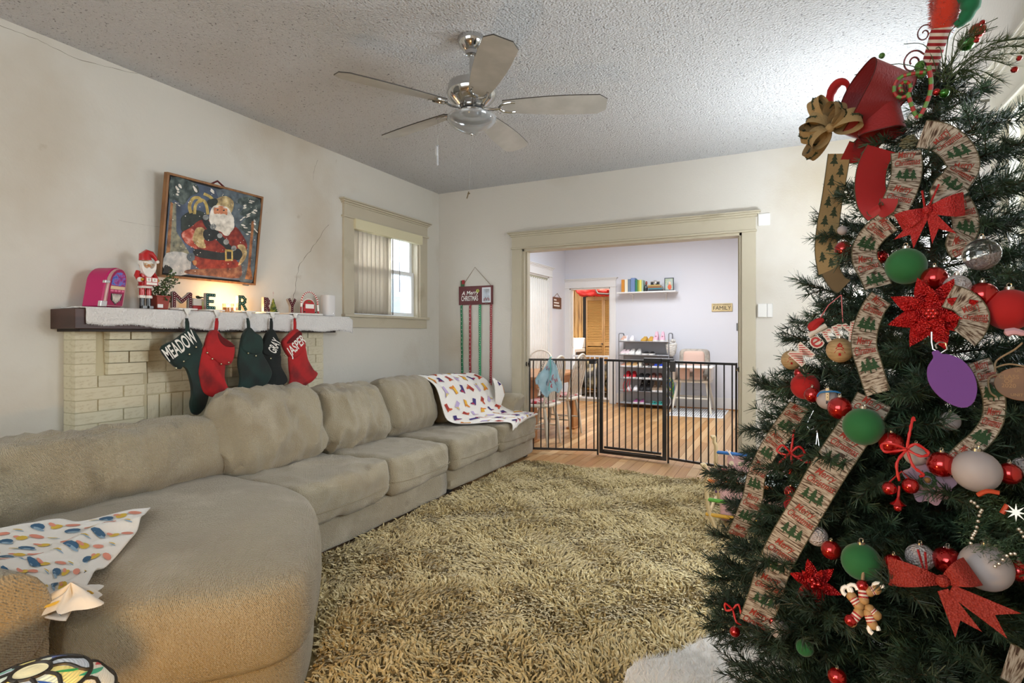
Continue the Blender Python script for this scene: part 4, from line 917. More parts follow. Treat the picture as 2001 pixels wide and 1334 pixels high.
for k, (nm, cc) in enumerate((('blue_strokes', '3d6485'), ('yellow_strokes', 'd9b74a'), ('coral_strokes', 'e0937f'), ('pale_blue_strokes', '8fa9bd'))): decals(SA, GR[k], b1, nm, S(nm, cc, .9)).__setitem__('kind', 'stuff')
# crumpled corner of it
pcn = at_z(138, 1178, .47)
def SC(s_, t_):
    a = s_ * 2 * PI; r_ = t_ * (.075 + .022 * math.sin(a * 3 + 1) + .012 * math.sin(a * 7)); h = .042 * (1 - t_) ** .8 * (.7 + .6 * abs(math.sin(a * 2.5 + 2 * t_))) + .006 * noise.noise(V((math.cos(a) * 2 * t_, math.sin(a) * 2 * t_, 4)))
    return pcn + V((r_ * math.cos(a) * .9, r_ * math.sin(a) * 1.1, h + .002))
bc = MB().grid(SC, 60, 16).build('bunched_corner', M_blk, b1, ang=80)
decals(SC, [ell(.1, .6, .04, .09, 0), ell(.8, .7, .03, .08, 0)], b1, 'yellow_strokes', S('yellow_strokes', 'd9b74a', .9)); decals(SC, [ell(.45, .6, .04, .09, 0), ell(.63, .8, .03, .06, 0)], b1, 'blue_strokes', S('blue_strokes', '3d6485', .9))
# boot-print blanket over the last seat
rows = [[V((-2.93, 3.88, .70)), V((-2.95, 4.80, .66))], [V((-2.90, 3.89, .81)), V((-2.90, 4.70, .79))], [V((-2.80, 3.88, .825)), V((-2.78, 4.72, .80))], [V((-2.66, 3.88, .75)), V((-2.66, 4.80, .72))], [V((-2.57, 3.86, .58)), V((-2.56, 4.84, .58))],
        [V((-2.52, 3.88, .475)), V((-2.48, 4.84, .49))], [V((-2.42, 4.05, .438)), V((-2.38, 4.88, .45))], [V((-2.30, 4.22, .436)), V((-2.26, 4.94, .436))], [V((-2.185, 4.36, .425)), V((-2.185, 4.96, .425))], [V((-2.155, 4.34, .35)), V((-2.17, 4.60, .42))]]
def SBk(s_, t_):
    u = min(.9999, max(0, t_)) * (len(rows) - 1); i = int(u); fu = u - i
    def rp(k): k = max(0, min(len(rows) - 1, k)); return rows[k][0].lerp(rows[k][1], s_)
    a, b_, c, d = rp(i - 1), rp(i), rp(i + 1), rp(i + 2)
    p = .5 * ((2 * b_) + (c - a) * fu + (2 * a - 5 * b_ + 4 * c - d) * fu * fu + (3 * b_ - a - 3 * c + d) * fu ** 3)
    k = .014 * noise.noise(V((s_ * 4, t_ * 7, .5))) + .012 * math.sin(s_ * 19 + 5 * t_) * (.4 if t_ < .5 else 1)
    return p + V((.5, 0, .8)) * (k + .012) 
b = MB().grid(SBk, 60, 80); b2 = b.build('boot_print_blanket', M_blk, ang=80); md = b2.modifiers.new('s', 'SOLIDIFY'); md.thickness = .004; md.offset = 0
tag(b2, 'white fleece blanket printed with cowboy boots, thrown over the far sofa seat', 'blanket')
BT = [(-.3, .5), (.2, .5), (.22, .1), (.26, -.1), (.62, -.28), (.66, -.45), (.2, -.42), (.0, -.34), (-.05, -.46), (-.26, -.46), (-.26, -.1)]
G2 = {}
for i in range(7):
    for j in range(11):
        s_, t_ = .07 + i * .145 + (j % 2) * .06, .10 + j * .088
        if s_ > .96 or t_ > .96: continue
        a = RR.uniform(-.9, .9) + (PI if RR.random() < .3 else 0); cidx = (i * 3 + j) % 4; sgn = RR.choice((-1, 1))
        def mp(pts): return [(s_ + (x_ * sgn * math.cos(a) - y_ * math.sin(a)) * .088, t_ + (x_ * sgn * math.sin(a) + y_ * math.cos(a)) * -.052) for x_, y_ in pts]
        G2.setdefault((cidx, 0), []).append(mp(BT)); G2.setdefault((cidx, 1), []).append(mp([(x_ * .8, y_ * .8 - (.08 if y_ < 0 else -.05)) for x_, y_ in (BT[3:10] if cidx % 2 else BT[:4] + BT[-1:])]))
CC = [('c2532e', '9c2f2a'), ('3b2f6e', 'a81f45'), ('d9862e', 'e3b23a'), ('b9a7cf', 'd8c27a')]
for (k, l), v_ in G2.items(): decals(SBk, v_, b2, 'boot_print', S('boot_%d_%d' % (k, l), CC[k][l], .9), nz=.006 + .0015 * l).__setitem__('kind', 'stuff')
def SFo(s, t):
    a = -.9 + s * 2.6; e = -1.1 + t * 2.5; return V((-2.60 + .13 * math.cos(e) * math.cos(a), 4.78 + .10 * math.cos(e) * math.sin(a), .60 + .17 * math.sin(e) + .012 * noise.noise(V((s * 5, t * 5, 2)))))
fo = MB().grid(SFo, 24, 24).build('folded_end', M_blk, b2, ang=80); md = fo.modifiers.new('s', 'SOLIDIFY'); md.thickness = .006; md.offset = 0
for k, (s_, t_, ci) in enumerate(((.2, .3, 0), (.45, .6, 2), (.25, .8, 1), (.6, .3, 2), (.5, .9, 0))): decals(SFo, [[(s_ + x_ * .16, t_ + y_ * .2) for x_, y_ in BT]], b2, 'boot_print', S('boot_%d_0' % ci, CC[ci][0], .9), nz=.005)
# ============================================================ STAINED GLASS LAMP IN THE NEAR CORNER
g0 = at_d(60, 1370, 1.16); gz = g0.z
gl = thing('stained_glass_lamp', 'round stained glass lamp shade with black leading beside the near sofa arm', 'lamp', (g0.x, g0.y, 0))
gr_ = .155
def gd(u, v): ph = (PI / 2) * (1 - v * .98); return V((g0.x + gr_ * math.cos(ph) * math.cos(u * 2 * PI), g0.y + gr_ * math.cos(ph) * math.sin(u * 2 * PI), gz - .05 + .115 * math.sin(ph)))
cols = ['efe3b4', 'e8d98a', 'e9e2d0', 'c9cfd6', 'f0dcc0', 'dfe3cf']
for k in range(9):
    for r_ in range(4):
        v0, v1 = ((0, .14), (.14, .46), (.46, .78), (.78, 1))[r_]
        if r_ == 0 and k: continue
        u0, u1 = (k / 9 + r_ * .05, (k + 1) / 9 + r_ * .05) if r_ else (0, 1)
        m_ = mat('glass_%d' % ((k * 2 + r_) % 6), cols[(k * 2 + r_) % 6], .25, emit=.16, bump=[('Z', 120, .6, .003)])
        MB().grid(lambda u, v: gd(u0 + (u1 - u0) * u, v0 + (v1 - v0) * v), 8 if r_ else 30, 6).build('glass_pane', m_, gl)
M_lead = S('leading', '22211f', .5)
b = MB()
for v0 in (.14, .46, .78): b.tube([gd(k / 60, v0) for k in range(60)], .0045, 6, closed=True)
for r_ in (1, 2, 3):
    for k in range(9): b.tube([gd(k / 9 + r_ * .05 + .02 * math.sin(q * 6), (.14, .46, .78)[r_ - 1] + (.32, .32, .22)[r_ - 1] * q) for q in np.linspace(0, 1, 8)], .0045, 6)
b.tube([gd(k / 60, 1) for k in range(60)], .006, 6, closed=True)
b.build('leading', M_lead, gl)
for k, (cc, u0, v0, u1, v1) in enumerate([(('2f9a52', 'c3313a', '2f57a8', 'd9c23a', '2fa079', 'b32a3f')[i_ % 6], i_ / 9 + .08, .2 + .3 * (i_ % 2), i_ / 9 + .15, .38 + .3 * (i_ % 2)) for i_ in range(9)] + list((('2f9a52', .55, .42, .68, .62), ('c3313a', .52, .55, .66, .5), ('2f57a8', .28, .35, .42, .37), ('b32a3f', .27, .5, .4, .55), ('2fa079', .1, .4, .2, .6), ('e4d24a', .7, .35, .75, .55), ('3b4fa8', .05, .55, .14, .8)))):
    MB().grid(lambda u, v: (gd(u0 + (u1 - u0) * u, v0 + (v1 - v0) * u + (v - .5) * .07 * math.sin(PI * min(.97, u + .03))) - V((g0.x, g0.y, gz - .05))) * 1.008 + V((g0.x, g0.y, gz - .05)), 10, 2).build('colour_streak', S('streak_' + cc, cc, .3, emit=.12), gl)
MB().lathe([(.09, 0), (.09, .012), (.02, .03), (.014, .05), (.014, gz - .06)], (g0.x, g0.y, 0), 20).build('stem', S('lamp_bronze', '3a2c1e', .4, metal=.7), gl)
# ============================================================ RUG
RX0, RX1, RY0, RY1 = -2.235, .66, .9, 4.70
rug = thing('shag_rug', 'thick olive beige shag rug covering the living room floor', 'rug', (-.85, 2.8, 0))
MB().box(RX0, RY0, -.004, RX1, RY1, .012).build('backing', S('rug_backing', '6e5f3c', .95), rug, smooth=False)
rng = np.random.default_rng(4); NT = 105000
X = rng.uniform(RX0, RX1, NT); Y = rng.uniform(RY0, RY1 + .02, NT)
keep = ((X * .8954 + Y * .4453) / (-X * .4453 + Y * .8954) > -.5) & ((X - .335) ** 2 + (Y - 1.73) ** 2 > .3); 
def inpoly(X, Y, P):
    c = np.zeros(len(X), bool)
    for i in range(len(P)):
        (x0, y0), (x1, y1) = P[i], P[(i + 1) % len(P)]
        with np.errstate(divide='ignore', invalid='ignore'): c ^= ((y0 > Y) != (y1 > Y)) & (X < (x1 - x0) * (Y - y0) / (y1 - y0) + x0)
    return c
keep &= ~inpoly(X, Y, [(-2.2 + (a + 2.2) * .99, 1.35 + (c - 1.35) * .99) for a, c in ol]); X = X[keep]; Y = Y[keep]; n = len(X)
# tufts lean in patches
def nz(fq, s_): return np.sin(X * fq + s_ + 2.1 * np.sin(Y * fq * .7 + s_ * 2)) + np.cos(Y * fq * 1.3 - s_ + 1.7 * np.sin(X * fq * .9))
lx = nz(5, 1) * .35 + nz(17, 2) * .35 + rng.normal(0, .55, n); ly = nz(6, 3) * .35 + nz(14, 5) * .35 + rng.normal(0, .55, n)
ln = rng.uniform(.03, .052, n); L_ = np.sqrt(lx ** 2 + ly ** 2) + 1e-6; lx /= np.maximum(L_, 1); ly /= np.maximum(L_, 1)
hz = ln * (.55 + .16 * np.clip(nz(9, 7), -1.5, 1.5)); hx = lx * ln * .75; hy = ly * ln * .75
a = rng.uniform(0, PI, n); wdt = rng.uniform(.0028, .0052, n); wx = np.cos(a) * wdt; wy = np.sin(a) * wdt
Z0 = np.full(n, .008)
P0 = np.stack([X - wx, Y - wy, Z0], 1); P1 = np.stack([X + wx, Y + wy, Z0], 1)
M0 = np.stack([X + hx * .35 - wx, Y + hy * .35 - wy, Z0 + hz * .75], 1); M1 = np.stack([X + hx * .35 + wx, Y + hy * .35 + wy, Z0 + hz * .75], 1)
T0 = np.stack([X + hx - wx * .6, Y + hy - wy * .6, Z0 + hz * .92], 1); T1 = np.stack([X + hx + wx * .6, Y + hy + wy * .6, Z0 + hz * .92 + .001], 1)
VV = np.stack([P0, P1, M0, M1, T0, T1], 1).reshape(-1, 3)
base = (np.arange(n) * 6)[:, None]; FF = np.concatenate([base + np.array([0, 1, 3, 2]), base + np.array([2, 3, 5, 4])], 1).reshape(-1, 4)
def npmesh(name, VV, FF, m):
    k = FF.shape[1]; me = bpy.data.meshes.new(name); me.vertices.add(len(VV)); me.vertices.foreach_set('co', VV.astype(np.float32).ravel())
    me.loops.add(FF.size); me.loops.foreach_set('vertex_index', FF.astype(np.int32).ravel()); me.polygons.add(len(FF)); me.polygons.foreach_set('loop_start', np.arange(0, FF.size, k, dtype=np.int32))
    me.update(calc_edges=True); me.materials.append(m); return me
M_shag = mat('shag_pile', 'c8b584', .95, sheen=.2, var=[('ab9660', 1.4, .45, .7), ('e2d5ae', 60, .5, .68), ('7f6d42', 25, .58, .72)])
VV[:, 0] -= -.85; VV[:, 1] -= 2.8
me = npmesh('pile', VV, FF, M_shag); o = bpy.data.objects.new('pile', me); COL.objects.link(o); o.parent = rug; o['kind'] = 'stuff'; WM['pile'] = Matrix()
# ============================================================ CEILING FAN
fc = V((-1.46, 2.47, 0)); zb_ = 2.37
fan = thing('ceiling_fan', 'chrome ceiling fan with five dusty grey blades and pull chains', 'ceiling fan', (fc.x, fc.y, H))
M_chr = mat('chrome', 'c9c9c8', .12, metal=1)
M_bld = mat('fan_blade', 'a3a19b', .45, var=[('b5b3ad', 9, .4, .7)], bump=[('noise', 30, .1, .002)])
MB().lathe([(.001, H), (.073, H), (.075, H - .012), (.068, H - .035), (.045, H - .06), (.034, H - .068), (.032, H - .085), (.018, H - .09), (.001, H - .09)], (fc.x, fc.y, 0), 28).build('canopy', M_chr, fan)
MB().cyl(V((fc.x, fc.y, H - .08)), V((fc.x, fc.y, 2.50)), .0125).build('downrod', M_chr, fan)
MB().lathe([(.02, 2.53), (.035, 2.525), (.04, 2.50), (.09, 2.495), (.118, 2.485), (.122, 2.47), (.122, 2.45), (.128, 2.44), (.125, 2.425), (.105, 2.40), (.075, 2.375), (.07, 2.37), (.001, 2.37)], (fc.x, fc.y, 0), 36).build('motor_housing', M_chr, fan)
MB().lathe([(.055, 2.37), (.058, 2.355), (.05, 2.345), (.05, 2.335), (.09, 2.328), (.11, 2.32), (.113, 2.312), (.1, 2.31)], (fc.x, fc.y, 0), 32).build('light_kit', M_chr, fan)
MB().lathe([(.06, 2.36), (.061, 2.35)], (fc.x, fc.y, 0), 32).build('black_ring', M_nb, fan)
bl_ = MB().lathe([(.118, 2.318), (.125, 2.312), (.122, 2.298), (.105, 2.283), (.075, 2.262), (.04, 2.245), (.012, 2.238), (.001, 2.238)], (fc.x, fc.y, 0), 36).build('glass_bowl', mat('bowl_glass', 'e3e6e8', .08, trans=.85), fan)
bl_.modifiers.new('s', 'SOLIDIFY').thickness = .003
MB().sph((fc.x, fc.y, 2.232), (.008, .008, .01), 10).build('finial', M_chr, fan)
bp_ = []
for u in np.linspace(0, 1, 14):
    r_ = .16 + u * .53; w_ = .048 + .030 * math.sin(min(1, u * 1.15) * PI * .62); 
    if u > .93: w_ *= 1 - ((u - .93) / .07) ** 2 * .45
    bp_.append((r_, w_))
for k in range(5):
    an = math.radians(23 + 72 * k); ux = V((math.cos(an), math.sin(an), 0)); uy = V((-math.sin(an), math.cos(an), 0)); pt_ = math.radians(-13)
    uyt = uy * math.cos(pt_) + UP * math.sin(pt_); un = ux.cross(uyt)
    g_ = lambda a, b, c=0: V((fc.x, fc.y, zb_)) + ux * a + uyt * b + un * c
    poly = [(r_, w_) for r_, w_ in bp_] + [(r_, -w_) for r_, w_ in bp_[::-1]]
    bd_ = MB().prism(poly, g_, -.003, .003, 0, 1).build('blade', [M_bld, S('blade_edge', '3a3631', .7)], fan, smooth=False, bevel=.001)
    br_ = MB().tube([g_(.065, 0, -.012), g_(.11, 0, -.016), g_(.15, 0, -.008)], [.009, .008, .007], 8)
    for s_ in (-1, 1): br_.tube(cr([g_(.14, 0, -.009), g_(.16, .028 * s_, -.008), g_(.20, .040 * s_, -.007), g_(.225, .038 * s_, -.007)], 3), .0065, 8)
    br_.build('blade_iron', M_chr, fan)
def chain(a, b_, pend):
    c = MB()
    n = int((a - b_).length / .0055)
    for k in range(n): c.sph(a.lerp(b_, k / n), .0017, 6)
    o = c.build('pull_chain', S('chain', '8f8c86', .3, metal=.9), fan); return o
ca = V((fc.x, fc.y, 2.225)); o = chain(ca, at_d(916, 372, 2.91), 1)
e = at_d(916, 378, 2.91); MB().sph(e, (.009, .003, .004), 8).tube([e + V((0, 0, .01)), e + V((-.006, 0, -.01)), e + V((-.012, 0, -.025))], .003, 6).build('chain_tag', S('tag_brown', '5a4a2e', .5), o)
ca = at_d(856, 218, 2.85); e = at_d(855, 285, 2.85); o = chain(ca, e, 1)
MB().sph(e, (.009, .009, .006), 8).lathe([(.008, 0), (.008, -.045), (.006, -.05)], e + V((-.005, 0, 0)), 10).lathe([(.005, -.05), (.005, -.1), (.001, -.101)], e, 8).build('crystal_pull', mat('crystal', 'c9ccd0', .1, trans=.6), o)
# ============================================================ SAFETY GATE IN THE OPENING
M_blk_ = S('gate_black', '16161a', .35, coat=.2)
gate = thing('safety_gate', 'black metal safety gate of three panels across the wide opening', 'gate', (-1.4, 5.2, 0))
GP = [V((OX0 + .05, 5.12, 0)), V((-1.70, 5.34, 0)), V((-1.665, 5.342, 0)), V((-1.035, 5.285, 0)), V((-1.0, 5.28, 0)), V((OX1 - .05, 5.12, 0))]
GZ = .955
def panel(a, b, nb, name, zt=GZ, z0=.035, ends=(True, True)):
    d = (b - a); L = d.length; u = d / L; n = V((-u.y, u.x, 0)); f = lambda s, z, c=0: a + u * s + n * c + V((0, 0, z))
    pn = thing(name, None, None, a, parent=gate) if False else None
    for nm_, z_ in (('top_rail', zt - .022), ('bottom_rail', z0)): MB().ob(f, 0, z_, -.009, L, z_ + .022, .009).build(nm_, M_blk_, gate, smooth=False, bevel=.003)
    for k in range(nb):
        s = (k + .5) * L / nb
        MB().cyl(f(s, z0 + .01), f(s, zt - .01), .0065, n=8).build('bar', M_blk_, gate)
    return f, L
panel(GP[0], GP[1], 9, 'left_panel'); f, L = panel(GP[2] + V((.03, 0, 0)), GP[3] - V((.03, 0, 0)), 9, 'door_panel', z0=.07); panel(GP[4], GP[5], 9, 'right_panel')
for p in (GP[2], GP[3]): MB().box(p.x - .018, p.y - .012, 0.02, p.x + .018, p.y + .012, GZ + .01).build('post', M_blk_, gate, smooth=False, bevel=.003)
for p in (GP[1], GP[4], GP[0], GP[5]): MB().cyl(p, p + V((0, 0, GZ)), .009, n=10).build('end_bar', M_blk_, gate)
for s_, p in ((-1, GP[0]), (1, GP[5])):
    xw = OX0 + .021 if s_ < 0 else OX1 - .021
    for z in (.90, .08): MB().box(min(p.x, xw), p.y - .014, z - .014, max(p.x, xw), p.y + .014, z + .014).cyl(V((xw, p.y, z)), V((xw - s_ * .012, p.y, z)), .034, n=14).build('wall_mount', M_blk_, gate, smooth=False, bevel=.002)
u = (GP[3] - GP[2]).normalized(); n_ = V((-u.y, u.x, 0))
fg = lambda s, z, c=0: GP[2] + u * s - n_ * c + V((0, 0, z))
MB().ob(fg, .44, GZ - .03, -.02, .61, GZ + .02, .03).ob(fg, .60, GZ - .012, -.016, .72, GZ + .018, .016).build('latch', M_blk_, gate, smooth=False, bevel=.005)
MB().ob(fg, .0, .02, -.012, .64, .055, .012).ob(fg, .02, .055, .0, .6, .062, .02).build('threshold', M_blk_, gate, smooth=False, bevel=.003)
MB().ob(fg, .04, .05, .012, .56, .053, .022).build('threshold_strip', S('strip_grey', '8a8a8e', .3, metal=.7), gate, smooth=False)
MB().box(-1.78, 5.30, GZ - .05, -1.72, 5.36, GZ + .0).box(-.98, 5.24, GZ - .1, -.93, 5.29, GZ - .0).build('coupling', M_blk_, gate, smooth=False, bevel=.004)
# child's smock hung over the gate
M_smk = ramp_mat('smock_blue', ['9cc0ce', 'a9c6d3', '8fb3c2'], 6, .8)
A0 = at_y(1078, 702, 5.12)
def SM(s, t):   # s across -1..1, t down
    w_ = .02 + .125 * min(1, t * 1.25); lower = .36 - .10 * abs(s) ** 1.3 - .03 * math.sin(s * 6)
    x_ = A0.x + s * w_ + .012 * math.sin(t * 6); z_ = A0.z - t * lower
    return V((x_, 5.115 - .03 - .035 * t + .018 * math.cos(s * 9 + t * 2) * t + .006 * math.sin(t * 9), z_))
b = MB().grid(lambda u, v: SM(u * 2 - 1, v), 40, 30); sm_ = b.build('smock', M_smk, ang=80); sm_.modifiers.new('s', 'SOLIDIFY').thickness = .003
tag(sm_, 'light blue childs smock with small red prints hanging from the black gate', 'smock')
it = []; it2 = []
for k in range(26): 
    s_, t_ = R.uniform(-.85, .85), R.uniform(.25, .93); q = ell(s_, t_, .07, .03, R.uniform(0, 3), 8); (it if k % 3 else it2).append(q)
def SMn(s, t): return SM(s, t) + V((0, -.002, 0))
b = MB()
for P in it: b.add([SMn(*q) + V((0, -.003, 0)) for q in P], [tuple(range(8))])
b.build('red_prints', S('print_red', 'b5505c', .8), sm_, smooth=False, kind='stuff'); b = MB()
for P in it2: b.add([SMn(*q) + V((0, -.003, 0)) for q in P], [tuple(range(8))])
b.build('dark_prints', S('print_dark', '5d6e86', .8), sm_, smooth=False, kind='stuff')
MB().tube([SM(0, .02) + V((0, .03, .03)), SM(0, .02) + V((0, -.01, .03)), SM(.05, .4) + V((0, -.008, 0)), SM(.1, .9) + V((0, -.008, 0))], .006, 6).build('binding', S('teal_binding', '5fb5b3', .7), sm_)
b = MB(); q0 = at_y(1070, 703, 5.10)
for k in range(10): 
    c = q0 + V((-.02 - .008 * k, -.02, -.018 * k)); b.tube([c + V((.009 * math.cos(a), 0, .011 * math.sin(a))) for a in np.linspace(0, 2 * PI, 9)[:-1]], .0028, 5, closed=True)
tag(b.build('plastic_link_chain', S('link_grey', '6b6e68', .5)), 'grey plastic link chain looped over the gate beside the smock', 'chain')
# ============================================================ DINING TABLE AND CHAIRS
M_tbl = mat('table_oak', 'b98350', .4, var=[('9a6637', 3, .4, .7)], stretch=(6, .7, 1)); M_chw = mat('cream_chair', 'ddd5c4', .45, bump=[('noise', 20, .1, .002)])
tb_ = thing('dining_table', 'oak dining table beyond the gate, seen behind the cream chairs', 'table', (-3.0, 6.25, 0))
MB().box(-3.5, 5.5, .70, -2.40, 6.92, .735).build('tabletop', M_tbl, tb_, smooth=False, bevel=.008); MB().box(-3.42, 5.58, .60, -2.48, 6.85, .70).build('apron', M_tbl, tb_, smooth=False)
for x_, y_ in ((-2.47, 6.74), (-2.56, 5.6), (-3.4, 5.6), (-3.4, 6.80)):
    MB().box(x_ - .03, y_ - .11, 0.02, x_ + .04, y_ + .11, .62).box(x_ - .05, y_ - .13, 0, x_ + .06, y_ + .13, .025).build('leg', M_tbl, tb_, smooth=False, bevel=.004)
def windsor(loc, rz, label):
    t = thing('windsor_chair', label, 'chair', loc, rz, group='cream windsor chairs at the dining table')   # front towards +x local
    L_ = dict(local=True)
    st = MB().rings(smooth2([(-.2, -.19), (.19, -.21), (.22, 0), (.19, .21), (-.2, .19), (-.22, 0)], 4), [(.9, .425), (1, .435), (1, .452), (.95, .46)], cen=(0, 0)); st.build('seat', M_chw, t, **L_)
    MB().rings(smooth2([(-.17, -.16), (.16, -.18), (.18, 0), (.16, .18), (-.17, .16), (-.18, 0)], 4), [(.95, .46), (1, .47), (.98, .485), (.8, .49)], cen=(0, 0)).build('seat_pad', ramp_mat('pad_red_white', ['b3202a', 'd8d0c8', 'c2303a'], 14, .9, lo=.35, hi=.6), t, **L_)
    for x_, y_ in ((.16, .15), (.16, -.15), (-.15, .13), (-.15, -.13)):
        MB().tube([(x_, y_, .43), (x_ * 1.22, y_ * 1.2, .26), (x_ * 1.42, y_ * 1.38, 0)], [.016, .022, .012], 10).build('leg', M_chw, t, **L_)
    for y_ in (.165, -.16): MB().cyl((.205, y_ * 1.08, .2), (-.19, y_, .2), .010, n=8).build('stretcher', M_chw, t, **L_)
    MB().cyl((0, .165, .2), (0, -.165, .2), .010, n=8).build('stretcher', M_chw, t, **L_)
    bow = [(-.17, -.19, .45), (-.21, -.215, .62), (-.25, -.20, .80), (-.28, -.13, .92), (-.29, 0, .965), (-.28, .13, .92), (-.25, .20, .80), (-.21, .215, .62), (-.17, .19, .45)]
    MB().tube(cr(bow, 4), .0125, 10).build('bow', M_chw, t, **L_)
    for k in range(6):
        y_ = -.13 + k * .052; zt = .955 - (y_ / .2) ** 2 * .13
        MB().tube([(-.17, y_ * .9, .45), (-.21, y_ * 1.05, .62), (-.25 - (zt - .8) * .22, y_ * 1.12, zt)], [.008, .0105, .006], 8).build('spindle', M_chw, t, **L_)
    return t
windsor((-2.47, 5.56, 0), PI, 'cream windsor chair behind the hanging blue smock, partly hidden by the sofa')
windsor((-2.47, 6.26, 0), PI, 'cream windsor chair farther from the sofa, back beside the table leg')
windsor((-3.3, 7.32, 0), -PI / 2, 'cream windsor chair at the far end of the table, mostly hidden')
# ============================================================ FAR WALL: SHELF AND BOOKS
SY = 9.17; sz = at_y(1260, 569, SY).z
s0, s1 = at_y(1205, 570, SY).x, at_y(1320, 569, SY).x
sh = thing('wall_shelf', 'white wall shelf holding books on the far pale wall', 'shelf', ((s0 + s1) / 2, BY, sz))
MB().box(s0, SY, sz - .02, s1, BY, sz).build('board', M_white, sh, smooth=False, bevel=.002)
for x_ in (s0 + .22, s1 - .19): MB().box(x_ - .008, SY + .06, sz - .035, x_ + .008, BY, sz - .02).box(x_ - .008, BY - .012, sz - .15, x_ + .008, BY, sz - .02).build('bracket', M_white, sh, smooth=False)
def sx(px_): return at_y(px_, 560, SY).x
def szz(py_): return at_y(1260, py_, SY).z
bks = [(1213.5, 1219.5, 544, 'd08a2e', 'orange spined book at the left end of the wall shelf'), (1220, 1226, 544, 'e6e0c8', 'cream book with green print, second on the wall shelf'), (1226.5, 1231.5, 543.5, '6b7f96', 'slate blue book, third on the wall shelf'), (1232, 1240, 541.5, '6f88b4', 'thick cornflower blue book on the wall shelf'),
       (1241, 1244.5, 545, '2f7f5f', 'dark green book with red label on the wall shelf'), (1245, 1248.5, 546, '8a9a3e', 'olive green book on the wall shelf'), (1248.7, 1253, 546, 'dcd35f', 'yellow book on the wall shelf'), (1253.2, 1256, 546.5, '9fb8a4', 'thin pale green book ending the upright row')]
for a, b_, t_, c_, lab in bks:
    x0, x1, z1 = sx(a), sx(b_), szz(t_); t = thing('book', lab, 'book', ((x0 + x1) / 2, SY + .09, sz), group='upright books on the wall shelf')
    MB().box(x0, SY + .02, sz, x1, SY + .17, z1).build('cover', S('book_' + c_, c_, .6), t, smooth=False, bevel=.0015)
    MB().box(x0 + .003, SY + .03, z1 - .003, x1 - .003, SY + .172, z1 + .0005).build('pages', S('paper', 'ded6c2', .8), t, smooth=False)
for z0, z1, a, b_, c_, lab in ((0, .03, 1266, 1296, '3a3d42', 'dark grey book at the bottom of the flat stack'), (.031, .05, 1266, 1293, '3d8494', 'teal book second from bottom of the flat stack'), (.051, .082, 1265, 1292, '8a6038', 'brown leather book in the flat stack on the shelf'), (.083, .105, 1265, 1289, 'b39a5c', 'tan book on top of the flat stack')):
    t = thing('book', lab, 'book', (sx(1280), SY + .09, sz + z0), group='stacked books on the wall shelf')
    MB().box(sx(a), SY + .02, sz + z0, sx(b_), SY + .16, sz + z1).build('cover', S('book_' + c_, c_, .5), t, smooth=False, bevel=.002)
    MB().box(sx(a) + .001, SY + .0225, sz + z0 + .004, sx(b_) + .0015, SY + .158, sz + z1 - .004).build('pages', S('paper', 'ded6c2', .8), t, smooth=False)
cmr = thing('film_camera', 'old black and silver camera on top of the book stack', 'camera', (sx(1278), SY + .08, sz + .106))
x0, x1 = sx(1270), sx(1287)
MB().box(x0, SY + .05, sz + .106, x1, SY + .1, sz + .15).build('body', M_nb, cmr, smooth=False, bevel=.004); MB().box(x0, SY + .052, sz + .15, x1, SY + .098, sz + .165).box((x0 + x1) / 2 - .02, SY + .05, sz + .165, (x0 + x1) / 2 + .02, SY + .09, sz + .18).build('top_plate', M_sil, cmr, smooth=False, bevel=.003)
MB().lathe([(.024, 0), (.024, .03), (.017, .032), (.016, .02), (.001, .02)], n=18, f=lambda a, b, c: V(((x0 + x1) / 2 + .006 + a, SY + .05 - c, sz + .128 + b))).build('lens', M_sil, cmr)
sta = thing('figurine', 'dark statuette with reddish head standing between books on the shelf', 'figurine', (sx(1261), SY + .06, sz))
MB().lathe([(.028, 0), (.03, .05), (.022, .09), (.016, .11)], (sx(1260.5), SY + .06, sz), 12).build('body', M_nb, sta); MB().sph((sx(1261.5), SY + .06, sz + .14), (.018, .018, .034), 12).build('head', S('figure_red', '8d4a3e', .5), sta)
f0, f1, fz = sx(1297), sx(1315.5), szz(544)
pfm = thing('picture_frame', 'small dark framed photo of a child at the right end of the wall shelf', 'picture frame', ((f0 + f1) / 2, SY + .06, sz))
MB().box(f0, SY + .05, sz, f1, SY + .07, fz).build('frame', S('frame_grey', '3d4550', .5), pfm, smooth=False, bevel=.003)
MB().box(f0 + .014, SY + .047, sz + .014, f1 - .014, SY + .05, fz - .014).build('photo', ramp_mat('photo_green', ['7f9a86', 'a8b7b0', '9aa65c'], 12, .4), pfm, smooth=False)
fx_ = (f0 + f1) / 2; MB().sph((fx_ + .01, SY + .046, sz + .06), (.032, .002, .045), 10).build('photo_clothing', S('photo_orange', 'd0603a', .5), pfm); MB().sph((fx_ + .01, SY + .045, sz + .125), (.02, .002, .024), 10).build('photo_face', S('photo_face', 'e3c0a6', .5), pfm)
# FAMILY sign
q0, q1 = at_y(1390.5, 608.5, BY - .02), at_y(1431, 592, BY - .02)
fs = thing('wooden_sign', 'pale wooden sign reading FAMILY on the far wall', 'sign', ((q0.x + q1.x) / 2, BY, q0.z))
MB().box(q0.x, BY - .02, q0.z, q1.x, BY, q1.z).build('board', mat('sign_wood', 'd3c092', .6, var=[('b8a473', 8, .4, .7)]), fs, smooth=False, bevel=.003)
cxs = (q0.x + q1.x) / 2; hs = q1.z - q0.z
MB().text('FAMILY', lambda a, b, c: V((cxs + a, BY - .0215 - c, q0.z + hs * .40 + b)), hs * .68, w=(q1.x - q0.x) * .86, off=0).text('THE KEY TO HAPPINESS IS', lambda a, b, c: V((cxs + a, BY - .0215 - c, q0.z + hs * .83 + b)), hs * .2, w=(q1.x - q0.x) * .84).build('lettering', S('sign_ink', '2e2925', .7), fs, smooth=False)
